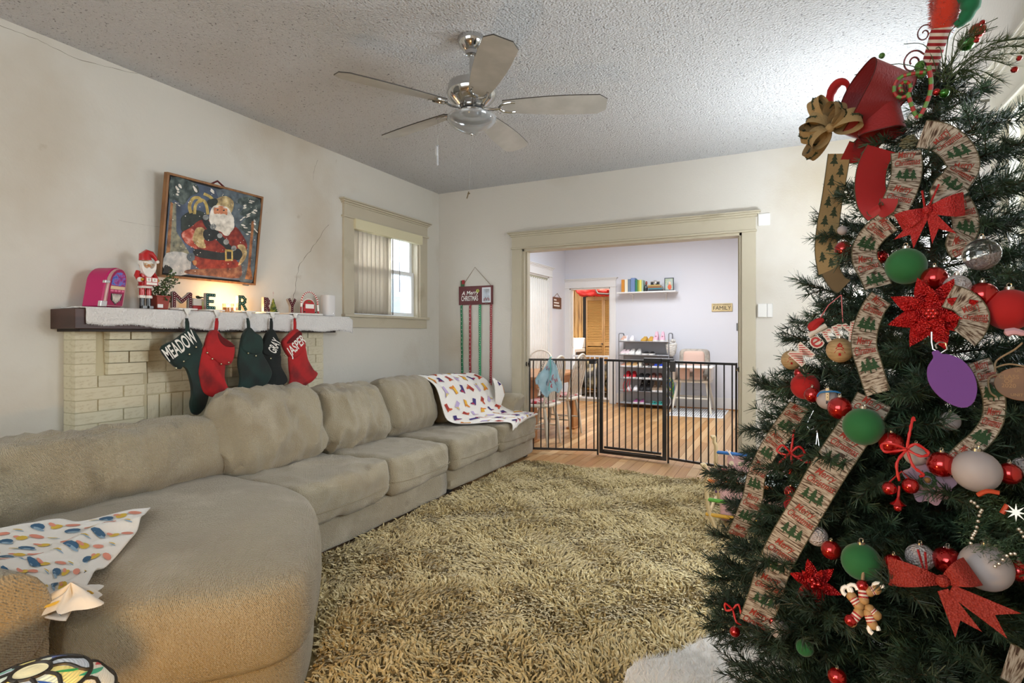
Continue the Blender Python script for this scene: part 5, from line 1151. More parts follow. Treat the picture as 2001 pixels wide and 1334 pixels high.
# switch frame at the edge
q0, q1 = at_y(1439, 646, BY - .012), at_y(1458, 631, BY - .012)
sw = thing('light_switch', 'white light switch in a black surround near the opening edge', 'switch', ((q0.x + q1.x) / 2, BY, q0.z))
MB().box(q0.x, BY - .012, q0.z, q1.x, BY, q1.z).build('surround', M_nb, sw, smooth=False, bevel=.002); MB().box(q0.x + .025, BY - .016, q0.z + .025, q1.x - .025, BY - .012, q1.z - .025).build('rocker', M_white, sw, smooth=False, bevel=.002)
# small sign by the laundry door, on the left wall of the far room
q0, q1 = at_x(1081.5, 602, -3.585), at_x(1097, 582, -3.585)
ls = thing('wooden_sign', 'small square brown sign hanging left of the laundry doorway', 'sign', (-3.6, (q0.y + q1.y) / 2, q0.z))
MB().box(-3.6, q0.y, q0.z, -3.585, q1.y, q1.z).build('board', mat('sign_brown', '7a4f3a', .6, var=[('5e3a28', 12, .4, .6)]), ls, smooth=False, bevel=.002)
b = MB(); 
for k, (w_, zz) in enumerate(((.35, .75), (.7, .5), (.8, .25))): b.box(-3.5845, q0.y + .02, q0.z + (q1.z - q0.z) * zz - .012, -3.583, q0.y + .02 + (q1.y - q0.y - .04) * w_, q0.z + (q1.z - q0.z) * zz + .012)
b.build('lettering', M_bulb, ls, smooth=False); MB().tube([(-3.59, q0.y + .05, q1.z), (-3.59, (q0.y + q1.y) / 2, q1.z + .07), (-3.59, q1.y - .05, q1.z)], .004, 5).build('cord', S('twine', '8f7c62', .9), ls)
# ============================================================ SHOE RACK
RXa, RXb, RYa, RYb = -2.51, -1.70, 9.02, 9.34
SHZ = [.07, .275, .475, .665, .865, 1.085]
rk = thing('shoe_rack', 'grey metal shoe rack with six shelves of shoes against the far wall', 'shoe rack', (-2.1, 9.18, 0))
M_rk = S('rack_grey', '8f9296', .35, metal=.6)
for x_ in (RXa, RXb):
    MB().tube(cr([(x_, RYa, 0), (x_, RYa, .6), (x_, RYa, 1.15), (x_, RYa + .02, 1.2), (x_, RYa + .06, 1.215), (x_, RYb - .06, 1.215), (x_, RYb - .02, 1.2), (x_, RYb, 1.15), (x_, RYb, .6), (x_, RYb, 0)], 3), .009, 8).build('side_frame', M_rk, rk)
for z in SHZ:
    MB().box(RXa, RYa, z - .006, RXb, RYb, z).build('fabric_shelf', mat('shelf_fabric', 'bcbec2', .7), rk, smooth=False)
    MB().cyl((RXa, RYa - .004, z - .004), (RXb, RYa - .004, z - .004), .008, n=8).cyl((RXa, RYb, z - .004), (RXb, RYb, z - .004), .008, n=8).build('crossbar', M_rk, rk)
MB().box(RXa + .01, RYb + .01, .02, RXb, RYb + .015, 1.08).build('backcloth', S('backcloth_grey', 'b4b6bb', .9), rk, smooth=False)
SHP = {}
def shoe(loc, rz, lab, c, sole='e8e6e2', ln=.2, hh=.085, style='low', grp=''):
    t = thing('shoe', lab, 'shoe', loc, rz, group='shoes on the grey rack'); ln *= 1.12; hh *= 1.15; w_ = .043 * ln / .2
    ol_ = smooth2([(-ln / 2, 0), (-ln * .45, -w_ * .8), (-.1 * ln, -w_ * .75), (.25 * ln, -w_ * 1.05), (.45 * ln, -w_ * .7), (.5 * ln, 0), (.45 * ln, w_ * .7), (.25 * ln, w_ * 1.05), (-.1 * ln, w_ * .75), (-ln * .45, w_ * .8)], 2)
    sh_ = .022 if style != 'flat' else .01
    MB().rings(ol_, [(.97, 0), (1, .003), (1, sh_), (.96, sh_ + .002)], cen=(0, 0)).build('sole', S('sole_' + sole, sole, .6), t, local=True)
    b = MB()
    if style == 'flat':
        b.tube([(ln * .05, -w_, .01), (ln * .12, -w_ * .6, .035), (ln * .15, 0, .045), (ln * .12, w_ * .6, .035), (ln * .05, w_, .01)], .007, 6)
        b.tube([(ln * .32, 0, .012), (ln * .15, 0, .045)], .005, 6)
    else:
        n = len(ol_)
        for i_, (k, z) in enumerate(((.94, sh_), (.92, hh * .45), (.8, hh * .72), (.6, hh * .9), (.5, hh))):
            for (a, c_) in ol_:
                fwd = (a / ln + .5); top = 1 - .62 * max(0, fwd - .35) / .65 if style != 'boot' else 1 - .55 * max(0, fwd - .5) / .5
                b.v.append((a * k - (1 - k) * ln * .22, c_ * k, sh_ + (z - sh_) * top * (1.7 if style == 'boot' and fwd < .5 else 1)))
        for i_ in range(4):
            for j in range(n): b.f.append((i_ * n + j, i_ * n + (j + 1) % n, (i_ + 1) * n + (j + 1) % n, (i_ + 1) * n + j)); b.m.append(0)
        b.f.append(tuple(4 * n + j for j in range(n))); b.m.append(0)
    b.build('upper', S('shoe_' + c, c, .6), t, local=True)
    if style == 'boot': MB().sph((ln * .1, 0, hh * .9), (.02, .012, .005), 8).build('laces', S('lace_' + c, 'dddddd', .7), t, local=True)
PRS = [(5, 1214, 'd9b09c', 'small rose pink', .15, .08, 'low'), (5, 1227.5, 'e6e4ea', 'white canvas', .17, .085, 'low'), (5, 1264, 'c99c3a', 'mustard yellow', .19, .07, 'low'), (5, 1287, 'e0b3c3', 'pink glitter', .17, .09, 'boot'),
       (4, 1219, 'ecd8dc', 'white and pink', .18, .075, 'low'), (4, 1240, 'edece8', 'plain white', .2, .085, 'low'), (4, 1266, '1d1d1f', 'black strappy', .19, .045, 'low'),
       (3, 1214, 'c58c74', 'tan striped', .17, .05, 'low'), (3, 1233, 'c79f68', 'camel suede', .19, .075, 'low'), (3, 1255, 'e6dfcc', 'cream', .15, .07, 'low'), (3, 1268, '3a2418', 'dark brown and white', .16, .085, 'low'), (3, 1286, '2446b8', 'royal blue', .18, .065, 'low'),
       (2, 1230, 'c02430', 'red and white', .2, .1, 'low'), (2, 1256, '25262a', 'charcoal', .21, .07, 'low'), (2, 1280, '7a4a42', 'maroon brown', .21, .08, 'low'),
       (1, 1235, 'efeef0', 'bright white', .15, .075, 'low'), (1, 1260, '141416', 'black ankle', .2, .12, 'boot'), (1, 1285, '8a7764', 'grey brown', .19, .09, 'boot'),
       (0, 1248, 'a05a8c', 'purple and pink', .17, .055, 'low'), (0, 1283, '3fa9a0', 'teal flip-flop', .2, .03, 'flat')]
names = {5: 'top', 4: 'second', 3: 'third', 2: 'fourth', 1: 'fifth', 0: 'lowest'}
for k, px_, c, cn, ln, hh, stl in PRS:
    x_ = at_y(px_, 700, 9.06).x
    for s_ in (-1, 1):
        xx = min(RXb - .05, max(RXa + .055, x_ + s_ * .052))
        shoe((xx, RYa + ln / 2 + .01, SHZ[k]), -PI / 2 + s_ * .05, '%s %s shoe on the %s shelf of the rack' % ('left' if s_ < 0 else 'right', cn, names[k]), c, sole=c if cn in ('plain white', 'mustard yellow', 'teal flip-flop', 'black ankle') else 'e8e6e2', ln=ln, hh=hh, style=stl)
# things hanging on the rack's right side
bg_ = thing('hanging_bag', 'white netted bag hanging on the upper right of the shoe rack', 'bag', (-1.60, 9.1, .85))
q = at_y(1312, 680, 9.1)
MB().lathe([(.03, -.13), (.07, -.08), (.085, 0), (.09, .06), (.07, .07)], q, 16).build('bag_body', mat('net_white', 'dcdad4', .9, bump=[('voronoi', 60, 1, .01)]), bg_)
b = MB()
for k in range(14): b.sph(q + V((R.uniform(-.06, .06), R.uniform(-.05, .05), R.uniform(.05, .12))), .03, 8)
b.build('contents', ramp_mat('white_socks', ['e6e4df', 'c9c6c0', 'f0efec'], 20, .9), bg_)
b = MB(); q = at_y(1310, 745, 9.1)
for k in range(9): b.tube(cr([q + V((R.uniform(-.05, .05), -.03, .06)), q + V((R.uniform(-.07, .07), -.05, -.05)), q + V((R.uniform(-.06, .06), -.04, -.2)), q + V((R.uniform(-.05, .05), -.03, -.28))], 4), .007, 5, m=k % 3)
tag(b.build('ribbon_tangle', [S('tangle_green', '3f9a4a', .5), S('tangle_yellow', 'd6cc3e', .5), S('tangle_blue', '2f6fb0', .5)]), 'tangle of green, yellow and blue ribbons on the rack side', 'ribbon')
b = MB(); b.tube(cr([at_y(1303, 725, 9.0), at_y(1301, 750, 9.0), at_y(1306, 770, 9.0), at_y(1311, 785, 9.0), at_y(1304, 800, 9.0)], 5), .006, 6)
tag(b.build('charging_cable', S('cord_white', 'e8e8e8', .6)), 'white cord trailing down the right side of the shoe rack', 'cord')
b = MB(); 
for s_ in (-1, 1, 0): b.tube(cr([at_y(1228 + s_ * 4, 740, 9.0), at_y(1224 + s_ * 6, 752, 9.0), at_y(1227 + s_ * 7, 765, 9.0)], 4), .006, 5)
tag(b.build('red_laces', S('lace_red', 'b32a35', .7)), 'red laces dangling over the fourth shelf of the rack', 'laces')
# ============================================================ HIGH CHAIR
hc_ = at_y(1355, 700, 9.0); hx = hc_.x
hc = thing('high_chair', 'cream and pink baby high chair by the far wall', 'high chair', (hx, 8.98, 0))
M_hc = S('highchair_frame', 'd9d3c4', .5); M_hp = S('highchair_pink', 'd9b8a8', .8); M_hg = mat('highchair_pad', 'b5aca0', .8, var=[('9d968c', 14, .45, .6)])
for sx_ in (-1, 1):
    for y0, y1 in ((8.9, 8.74), (9.06, 9.22)): MB().tube([(hx + sx_ * .2, y0, .52), (hx + sx_ * .29, y1, 0)], [.022, .018], 8).build('leg', M_hc, hc)
    MB().box(hx + sx_ * .26 - .02, 8.78, .50, hx + sx_ * .26 + .02, 9.15, .72).build('arm_rest', S('arm_white', 'e6e3dc', .5), hc, smooth=False, bevel=.012)
MB().cyl((hx - .26, 8.82, .22), (hx + .26, 8.82, .22), .013, n=8).cyl((hx - .26, 9.15, .22), (hx + .26, 9.15, .22), .013, n=8).build('cross_rail', M_hc, hc)
MB().box(hx - .27, 8.8, .46, hx + .27, 9.15, .50).build('seat_board', M_hc, hc, smooth=False, bevel=.01)
MB().puff((hx, 9.12, .75), (.46, .12, .44), n=14, r=.05, puff=.1).build('seat_back', M_hg, hc)
MB().puff((hx, 9.05, .77), (.32, .06, .34), n=10, r=.025, puff=.15).build('back_pad', M_hp, hc)
MB().puff((hx, 8.92, .53), (.4, .3, .08), n=10, r=.035).build('seat_cushion', M_hg, hc)
for s_ in (-1, 1): MB().puff((hx + s_ * .095, 8.78, .60), (.15, .05, .18), n=8, r=.022, puff=.2).build('leg_pad', M_hp, hc)
MB().puff((hx, 8.76, .705), (.66, .3, .035), n=12, r=.015, puff=0).build('tray', S('tray_white', 'eeedea', .35), hc)
mt = at_z(1318, 797, 0); m2 = at_z(1425, 801, 0); m3 = at_z(1412, 818, 0); m4 = at_z(1302, 812, 0)
b = MB().prism([(q.x, q.y) for q in (m4, m3, m2, mt)], lambda a, b, c: V((a, b, c)), .001, .007)
mo = b.build('floor_mat', S('mat_white', 'e8e8e6', .8), smooth=False); tag(mo, 'white striped mat on the floor under the high chair', 'mat')
b = MB()
for k in range(1, 24):
    a, c = m4.lerp(m3, k / 24), mt.lerp(m2, k / 24); u_ = (m3 - m4).normalized() * .010
    b.add([V((*(q)[:2], .0085)) for q in (a.lerp(c, .06) - u_, a.lerp(c, .06) + u_, a.lerp(c, .94) + u_, a.lerp(c, .94) - u_)], [(0, 1, 2, 3)])
b.build('grey_stripes', S('stripe_grey', 'a9aaac', .8), mo, smooth=False)
# ============================================================ DOLL CRADLE
cr_ = thing('doll_cradle', 'wooden toy cradle with coloured rails and pink dotted cloth beside the tree', 'cradle', (-.1, 3.85, .0))
M_bch = S('birch', 'd3bd92', .5); cxa, cxb, cya, cyb = -.445, .22, 3.56, 4.05
def rocker(x_, y_, zt, z0=.03):
    MB().tube(cr([(x_ - .03, y_ - .01, zt + .015), (x_ - .012, y_, zt + .018), (x_ - .01, y_, zt - .02), (x_, y_, zt - .05), (x_, y_, zt * .6), (x_ + .015, y_, .12), (x_ + .05, y_, z0)], 4), .013, 8).build('post', M_bch, cr_)
for x_ in (cxa, cxb): rocker(x_, cya, .385); rocker(x_, cyb, .475)
for y_, z_, c in ((cya, .31, 'd9752a'), (cya, .195, '5aa33a'), (cya, .105, 'd9a93a'), (cyb, .39, '2f6fb8'), (cyb, .27, 'a82f3a'), (cyb, .12, '6a4a8c')):
    MB().cyl((cxa - .005, y_, z_), (cxb + .005, y_, z_ - .01), .0115, n=10).build('rail', S('rail_' + c, c, .4), cr_)
MB().cyl((cxa, cya, .08), (cxa, cyb, .08), .01, n=8).build('end_rail', M_bch, cr_); MB().cyl((cxb, cya, .08), (cxb, cyb, .08), .01, n=8).build('end_rail', M_bch, cr_)
def sling(s, t):
    prof = [V((0, cya + .012, .295)), V((0, cya + .02, .2)), V((0, cya + .04, .09)), V((0, cya + .12, .045)), V((0, cyb - .12, .045)), V((0, cyb - .04, .1)), V((0, cyb - .015, .25)), V((0, cyb - .008, .375))]
    u = t * 6.999; i = int(u); p = prof[i].lerp(prof[i + 1], u - i); p.x = cxa + .075 + s * (cxb - cxa - .15); p.y += .006 * math.sin(s * 14); return p
b = MB().grid(sling, 24, 42); slg = b.build('sling', mat('pink_cloth', 'dfb4b8', .85), cr_, ang=80); slg.modifiers.new('s', 'SOLIDIFY').thickness = .003
b = MB()
for i in range(9):
    for j in range(13):
        s_, t_ = .05 + i * .11 + (j % 2) * .05, .04 + j * .075
        if s_ > .97 or t_ > .97 or .45 < t_ < .5: continue
        P = [sling(*q) + V((0, -.003 if t_ < .72 else -.006, .003)) for q in ell(s_, t_, .032, .02, 0, 8)]; b.add(P, [tuple(range(8))])
b.build('cream_dots', S('dot_cream', 'e8dcc0', .85), slg, smooth=False, kind='stuff')
b = MB()
for y_, z_ in ((cya, .31), (cyb, .39)): b.tube([(cxa + .09, y_ + .012 * math.cos(a), z_ + .016 * math.sin(a)) for a in np.linspace(0, 2 * PI, 9)[:-1]], .004, 5, closed=True); b.tube([(cxa + .09, y_ - .012, z_), (cxa + .07, y_ - .02, z_ + .025)], .004, 5); b.tube([(cxa + .09, y_ - .012, z_), (cxa + .115, y_ - .02, z_ - .03)], .004, 5)
b.build('tie_bow', S('tie_white', 'ece4e0', .8), cr_)
b = MB().puff((-.05, 3.82, .20), (.46, .34, .17), n=18, r=.07, puff=.1, wr=.02, fq=8); o = b.build('doll_blanket', ramp_mat('blanket_pale', ['e6e6e2', 'cfdcdc', 'dde2de'], 9, .9)); tag(o, 'pale quilted doll blanket heaped inside the toy cradle', 'blanket')
# ============================================================ CHRISTMAS TREE
TC = V((.335, 1.73, 0))
TR_ = [(.15, .60), (.49, .54), (1.14, .345), (1.53, .235), (1.78, .10), (1.90, .03), (2.1, .02)]
def trad(z):
    if z <= TR_[0][0]: return TR_[0][1]
    for (z0, r0), (z1, r1) in zip(TR_, TR_[1:]):
        if z <= z1: return r0 + (r1 - r0) * (z - z0) / (z1 - z0)
    return .02
def tdepth(px, py):
    r = ray(px, py); best = (9, 1.4); t = .6
    while t < 2.4:
        p = CAM + r * t; dd = math.hypot(p.x - TC.x, p.y - TC.y) - trad(p.z) * .97
        if dd < 0: return t
        if dd < best[0]: best = (dd, t)
        t += .01
    return best[1]
def tp(px, py, off=0): return at_d(px, py, tdepth(px, py) - off)
M_ndl = mat('pine_needle', '24382a', .55, var=[('3d5a42', 9, .45, .7), ('15231a', 30, .5, .7)])
M_ndl2 = mat('pine_needle_light', '34503a', .5, var=[('5b7a62', 14, .5, .75), ('1d2f22', 30, .5, .7)])
M_twig = S('twig_brown', '4a3b26', .8)
BRV = {}
def branch_mesh(L, seed):
    rg = np.random.default_rng(seed); rr = random.Random(seed); V_, F_, Mi = [], [], []
    tw = [(V((0, 0, 0)), V((L, 0, L * .06)), .10)]
    n = int(L / .028)
    for k in range(n):
        s = .22 + .76 * k / n; b_ = V((L * s, 0, L * .06 * s)); sd = 1 if k % 2 else -1; ll = (.05 + .09 * (1 - s)) * rr.uniform(.8, 1.25) * min(1, L / .25)
        d = V((.75, sd * rr.uniform(.5, .9), rr.uniform(-.25, .35))).normalized(); tw.append((b_, b_ + d * ll, 0))
    for (a, b, st) in tw:
        d = b - a; ln = d.length; d = d.normalized(); N = max(10, int(ln * 1050)); u1 = np.array(d.orthogonal().normalized()); dn = np.array(d); u2 = np.cross(dn, u1)
        s = rg.uniform(st, 1, N); an = rg.uniform(0, 2 * PI, N); rad = np.outer(np.cos(an), u1) + np.outer(np.sin(an), u2); tl = rg.uniform(.35, .75, N)
        dr = rad + dn * (np.where(s > .9, 1.3, .75) * (1 + 0 * tl))[:, None] + rg.normal(0, .12, (N, 3)); dr /= np.linalg.norm(dr, axis=1)[:, None]
        P = np.array(a) + np.outer(s * ln, dn); nl = rg.uniform(.019, .031, N)[:, None]; sw = np.cross(dr, rad + rg.normal(0, .5, (N, 3))); sw /= np.linalg.norm(sw, axis=1)[:, None]
        w_ = .00105; k0 = len(V_) and sum(len(x) for x in V_)
        V_.append(np.stack([P - sw * w_, P + sw * w_, P + dr * nl + sw * w_ * .45, P + dr * nl - sw * w_ * .45], 1).reshape(-1, 3)); F_.append((np.arange(N) * 4)[:, None] + np.array([0, 1, 2, 3]) + k0)
    k0 = sum(len(x) for x in V_); nn = sum(len(f) for f in F_)
    for (a, b, st) in tw:
        u1 = (b - a).orthogonal().normalized() * (.0035 if st else .0014); u2 = (b - a).cross(u1).normalized() * u1.length
        V_.append(np.array([a + u1, a - u1 * .5 + u2, a - u1 * .5 - u2, b + u1 * .3, b - u1 * .15 + u2 * .3, b - u1 * .15 - u2 * .3])); F_.append(np.array([[0, 1, 4, 3], [1, 2, 5, 4], [2, 0, 3, 5]]) + k0); k0 += 6
    VV = np.concatenate(V_); FF = np.concatenate(F_); me = npmesh('branch', VV, FF, M_ndl); me.materials.append(M_twig); mi = np.zeros(len(FF), dtype=np.int32); mi[nn:] = 1; me.polygons.foreach_set('material_index', mi); return me
tree = thing('christmas_tree', 'tall dark green artificial christmas tree crowded with ornaments, at the right', 'tree', (TC.x, TC.y, 0))
MB().tube([(TC.x, TC.y, .02), (TC.x, TC.y, 1.0), (TC.x, TC.y, 1.98)], [.024, .018, .008], 10).build('trunk', M_twig, tree)
b = MB()
for k in range(4): a = k * PI / 2 + .4; b.tube([(TC.x, TC.y, .14), (TC.x + .12 * math.cos(a), TC.y + .12 * math.sin(a), .05), (TC.x + .27 * math.cos(a), TC.y + .27 * math.sin(a), .022)], .011, 6)
b.build('stand', S('stand_green', '1d3a2a', .5), tree)
lens = (.10, .16, .23, .31, .39, .47, .55)
for L in lens: BRV[L] = [branch_mesh(L, int(L * 100) + s) for s in range(2)]
RB = random.Random(11); z = .22; nb = 0; ga = 0
def add_branch(z0, a, el, L, par=tree, roll=None, base=None, droop=0):
    Lk = min(lens, key=lambda q: abs(q - L)); me = RB.choice(BRV[Lk]); o = bpy.data.objects.new('branch', me); COL.objects.link(o); o.parent = par
    s = L / Lk; s = min(1.15, max(.85, s))
    mw = Matrix.Translation(base or V((TC.x, TC.y, z0))) @ Matrix.Rotation(a, 4, 'Z') @ Matrix.Rotation(-el, 4, 'Y') @ Matrix.Rotation(RB.uniform(-.6, .6), 4, 'X') @ Matrix.Scale(s, 4)
    o.matrix_basis = WM[par.name].inverted() @ mw; return o
while nb < 292:
    r = trad(z); ga += 2.39996 + RB.uniform(-.2, .2); a = ga % (2 * PI)
    # reach of this branch at its own height; foreground side gets the denser share
    L = r * RB.uniform(.88, 1.12) + .02; el = RB.uniform(-.12, .28)
    if math.cos(a) > .05: L = min(L, (.725 - TC.x) / math.cos(a))
    if L > .5: L = .55
    add_branch(z - math.sin(el) * L * .8, a, el, L); nb += 1
    z += .0062 * (.55 + .9 * (z / 1.0) ** .8) * 1.02
    if z > 1.80: z = .26 + RB.uniform(0, .1)
for k in range(6): add_branch(1.76, k * 1.05, .9 + .1 * (k % 3), .11)
# skirt
sk = thing('tree_skirt', 'white faux fur tree skirt spread under the christmas tree', 'tree skirt', (TC.x - .1, TC.y, 0))
def skf(u, v):
    a = u * 2 * PI; rr = v * (.76 + .04 * math.sin(a * 5) + .02 * math.sin(a * 11)); x_, y_ = TC.x - .03 + rr * math.cos(a), TC.y + rr * math.sin(a)
    return V((min(x_, .735), y_, .062 + .012 * noise.noise(V((x_ * 5, y_ * 5, 0))) + .02 * (1 - v) + .014 * math.sin(a * 9) * v - .02 * max(0, v - .95) * 20))
fb = MB().grid(skf, 72, 24).build('fur_base', mat('white_fur', 'e6e5e3', .95, sheen=.5), sk)
NS = 26000; ra = rng.uniform(0, 2 * PI, NS); rv = np.sqrt(rng.uniform(.2, 1, NS)); PP = np.array([skf(a / (2 * PI), v) for a, v in zip(ra, rv)]); PP = PP[PP[:, 0] < .73]; NS = len(PP)
d = rng.normal(0, .6, (NS, 3)); d[:, 2] = np.abs(d[:, 2]) + .5; d /= np.linalg.norm(d, axis=1)[:, None]; d *= rng.uniform(.018, .032, NS)[:, None]; wv = rng.normal(0, 1, (NS, 3)); wv[:, 2] = 0; wv *= .0012
VV = np.stack([PP - wv, PP + wv, PP + d], 1).reshape(-1, 3) - np.array([TC.x - .1, TC.y, 0])
o = bpy.data.objects.new('fur', npmesh('fur', VV, (np.arange(NS) * 3)[:, None] + np.array([0, 1, 2]), MATS['white_fur'])); COL.objects.link(o); o.parent = sk; o['kind'] = 'stuff'
# ------------------------------------------------------------ ornaments
M_rs = mat('red_mirror', 'b80d12', .12, metal=.75, coat=1); M_rm = mat('red_flock', 'a30d10', .85, sheen=.1); M_gm = mat('green_flock', '14612f', .8, sheen=.2)
M_wm = mat('white_matte', 'a7a1a4', .6); M_wg = mat('white_glitter', 'b5b0b3', .35, bump=[('voronoi', 240, 1, .004)]); M_rg = mat('red_glitter', 'b01216', .35, metal=.3, bump=[('voronoi', 260, 1, .004)])
M_cap = S('ornament_cap', 'b8b4aa', .25, metal=.9)
def vd(p): return (CAM - p).normalized()
def ball(px, py, r, m, lab, off=.02, sx_=1.0, grp='ball ornaments on the tree', name='ball_ornament', cap=True):
    d_ = tdepth(px, py) - off; rr = r * d_ / F; p = at_d(px, py, d_)
    t = thing(name, lab, 'ornament', p, group=grp)
    MB().sph(p, rr, 28).build('ball', m, t, ang=180)
    if cap: MB().lathe([(rr * .2, rr * .93), (rr * .2, rr * 1.12), (.001, rr * 1.13)], p, 12).tube([p + V((rr * .1 * math.cos(a), 0, rr * 1.2 + rr * .1 * math.sin(a))) for a in np.linspace(0, 2 * PI, 9)[:-1]], rr * .03, 5, closed=True).build('cap', M_cap, t)
    return t, p, rr
BL = [(1648, 487, 16, M_rs, 'shiny red ball at the left edge, level with the upper bow tails', .01), (1722, 502, 13, M_rs, 'small shiny red ball peeking from behind the patterned ribbon', -.01), (1770, 520, 35, M_gm, 'big matte green ball below the upper red bow', .03),
      (1826, 544, 23, M_rs, 'shiny red ball between the upper green and white glitter balls', .03), (1870, 560, 23, M_wg, 'white glitter ball between two shiny red balls, above the poinsettia', .035), (1920, 577, 26, M_rs, 'shiny red ball touching the big matte red ball', .035), (1972, 605, 40, M_rm, 'big matte red ball at the right edge, above the wooden plaque', .04),
      (1646, 450, 9, M_wm, 'small greyish white ball beside the burlap ribbon tail', 0), (1562, 729, 10, M_rs, 'tiny shiny red ball above the matte red ball at the left', 0), (1573, 754, 26, M_rm, 'matte red ball hanging at the left edge under the candy stripe word', .03), (1587, 771, 15, M_rs, 'small shiny red ball against the left matte red ball', .05),
      (1617, 780, 20, M_wm, 'white snowman ball with a blue bow, between two shiny red balls', .03), (1641, 797, 22, M_rs, 'shiny red ball right of the white snowman ball', .045), (1687, 833, 36, M_gm, 'matte green ball where the long ribbon begins', .04), (1742, 866, 22, M_rs, 'shiny red ball above the thin red ribbon bow', .02),
      (1790, 888, 21, M_wm, 'white ball behind the thin red ribbon bow', .02), (1856, 823, 18, M_wm, 'greyish ball deep between branches under the purple ornament', -.03), (1840, 907, 25, M_rs, 'shiny red ball left of the large white ball', .03), (1908, 920, 40, M_wm, 'large matte white ball in the middle right of the tree', .04),
      (1972, 925, 21, M_rs, 'shiny red ball right of the large white ball', .03), (1998, 912, 18, M_wg, 'white glitter ball cut by the right edge', 0), (1580, 1024, 10, M_rs, 'tiny shiny red ball above the lower glitter ball', .0), (1597, 1047, 19, M_wg, 'white glitter ball beside the long ribbon, lower left', .02),
      (1624, 1074, 18, M_rs, 'shiny red ball left of the lowest green ball', .03), (1683, 1097, 35, M_gm, 'matte green ball with twine hanging in front', .03), (1746, 1101, 18, M_rs, 'shiny red ball right of the twine-hung green ball', .02), (1798, 1088, 25, M_wg, 'glitter ball half hidden above the lower red bow', -.01),
      (1852, 1095, 26, M_rs, 'shiny red ball tucked behind the lower red bow', .0), (1926, 1108, 44, M_wm, 'large white ball under the beaded ornament', .03), (1990, 1115, 20, M_rs, 'shiny red ball at the right edge, beside the lower white ball', .02),
      (1436, 1234, 10, M_rs, 'tiny shiny red ball at the lower left tip, under the ribbon end', .0), (1510, 1212, 9, M_rs, 'tiny shiny red ball right of the ribbon end', 0), (1523, 1230, 17, M_wg, 'striped white ball at the bottom left of the tree', 0), (1573, 1265, 16, M_gm, 'dark green ball deep among the bottom branches', -.02), (1636, 1322, 17, M_rs, 'shiny red ball at the bottom edge', .02),
      (1553, 985, 20, M_rm, 'dark red ball behind the long ribbon', -.03), (1545, 961, 12, M_rs, 'small red ball between the two patterned ribbons', -.02)]
for q in BL:
    t, p, rr = ball(*q[:5], off=q[5])
    if 'blue bow' in q[4]:
        vv = vd(p); sd = vv.cross(UP).normalized() * -1; up_ = V((0, 0, 1)); g_ = lambda a, b, c=0: p + sd * a + up_ * b + vv * (rr + c)
        g_ = (lambda h_: lambda a, b, c=0: h_(a * .5, b * .5, c * .6))(g_); MB().ob(g_, -.007, -.005, .001, .007, .05, .005).build('clothespin', S('pin_cream', 'd8c8a4', .6), t, smooth=False, bevel=.001)
        MB().tube(cr([g_(-.04, .01, .0), g_(-.03, .028, .003), g_(0, .034, .006), g_(.03, .036, .006), g_(.05, .03, .0)], 3), .002, 6).build('blue_scarf', S('scarf_blue', '1f6fae', .7), t)
        b = MB(); [b.sph(g_(0, .01 + k * .012, .006), .0009, 6) for k in range(3)]; b.build('buttons', M_nb, t)
        MB().ob(g_, -.006, -.02, .001, .006, -.008, .005).build('pin_foot', M_nb, t, smooth=False)
# wooden balls with red tree print
for px, py, r, lab in ((1547, 703, 19, 'round wooden ball with a red tree, left of the candy stripe word'), (1641, 684, 24, 'round wooden ball with a red tree, below the candy stripe word')):
    t, p, rr = ball(px, py, r, mat('wood_ball', 'b59a72', .6, var=[('8f7650', 40, .4, .7)], stretch=(1, 1, 6)), lab, off=.02, grp='wooden balls with red trees')
    vv = vd(p); sd = vv.cross(UP).normalized() * -1; uu = sd.cross(vv) * -1
    if uu.z < 0: uu = -uu
    pts = [(0, .75), (.28, .42), (.15, .42), (.4, .1), (.2, .1), (.5, -.28), (.1, -.28), (.12, -.55), (-.12, -.55), (-.1, -.28), (-.5, -.28), (-.2, .1), (-.4, .1), (-.15, .42), (-.28, .42)]
    b = MB()
    for dx, dy, s_ in ((0, 0, .8), (.85, -.1, .5), (-.85, .05, .5)):
        Q_ = []
        for a, c in pts: a, c = a * s_ + dx, c * s_ + dy; l = math.hypot(a, c); k = min(1, .97 / max(l, 1e-6)); a *= k; c *= k; Q_.append(p + (sd * a + uu * c + vv * math.sqrt(max(0, 1 - a * a - c * c))) * rr * 1.02)
        if dx == 0: b.add(Q_, [(0, 1, 14), (1, 2, 13, 14), (2, 3, 12, 13), (3, 4, 11, 12), (4, 5, 10, 11), (5, 6, 9, 10), (6, 7, 8, 9)])
    b.build('red_tree_print', M_rm, t, smooth=False)
# clear ball half full of snow
t, p, rr = ball(1918, 497, 31, mat('clear_plastic', 'ffffff', .03, trans=1), 'clear ball half filled with white snow, upper right', off=.05)
b = MB(); b.lathe([(.001, -.93)] + [(.93 * math.cos(a), .93 * math.sin(a)) for a in np.linspace(-1.5, -.15, 9)] + [(.001, -.1)], n=24, f=lambda x_, y_, z_: p + (Matrix.Rotation(-.28, 3, 'Y') @ V((x_, y_, z_))) * rr); b.build('snow', M_wg, t)
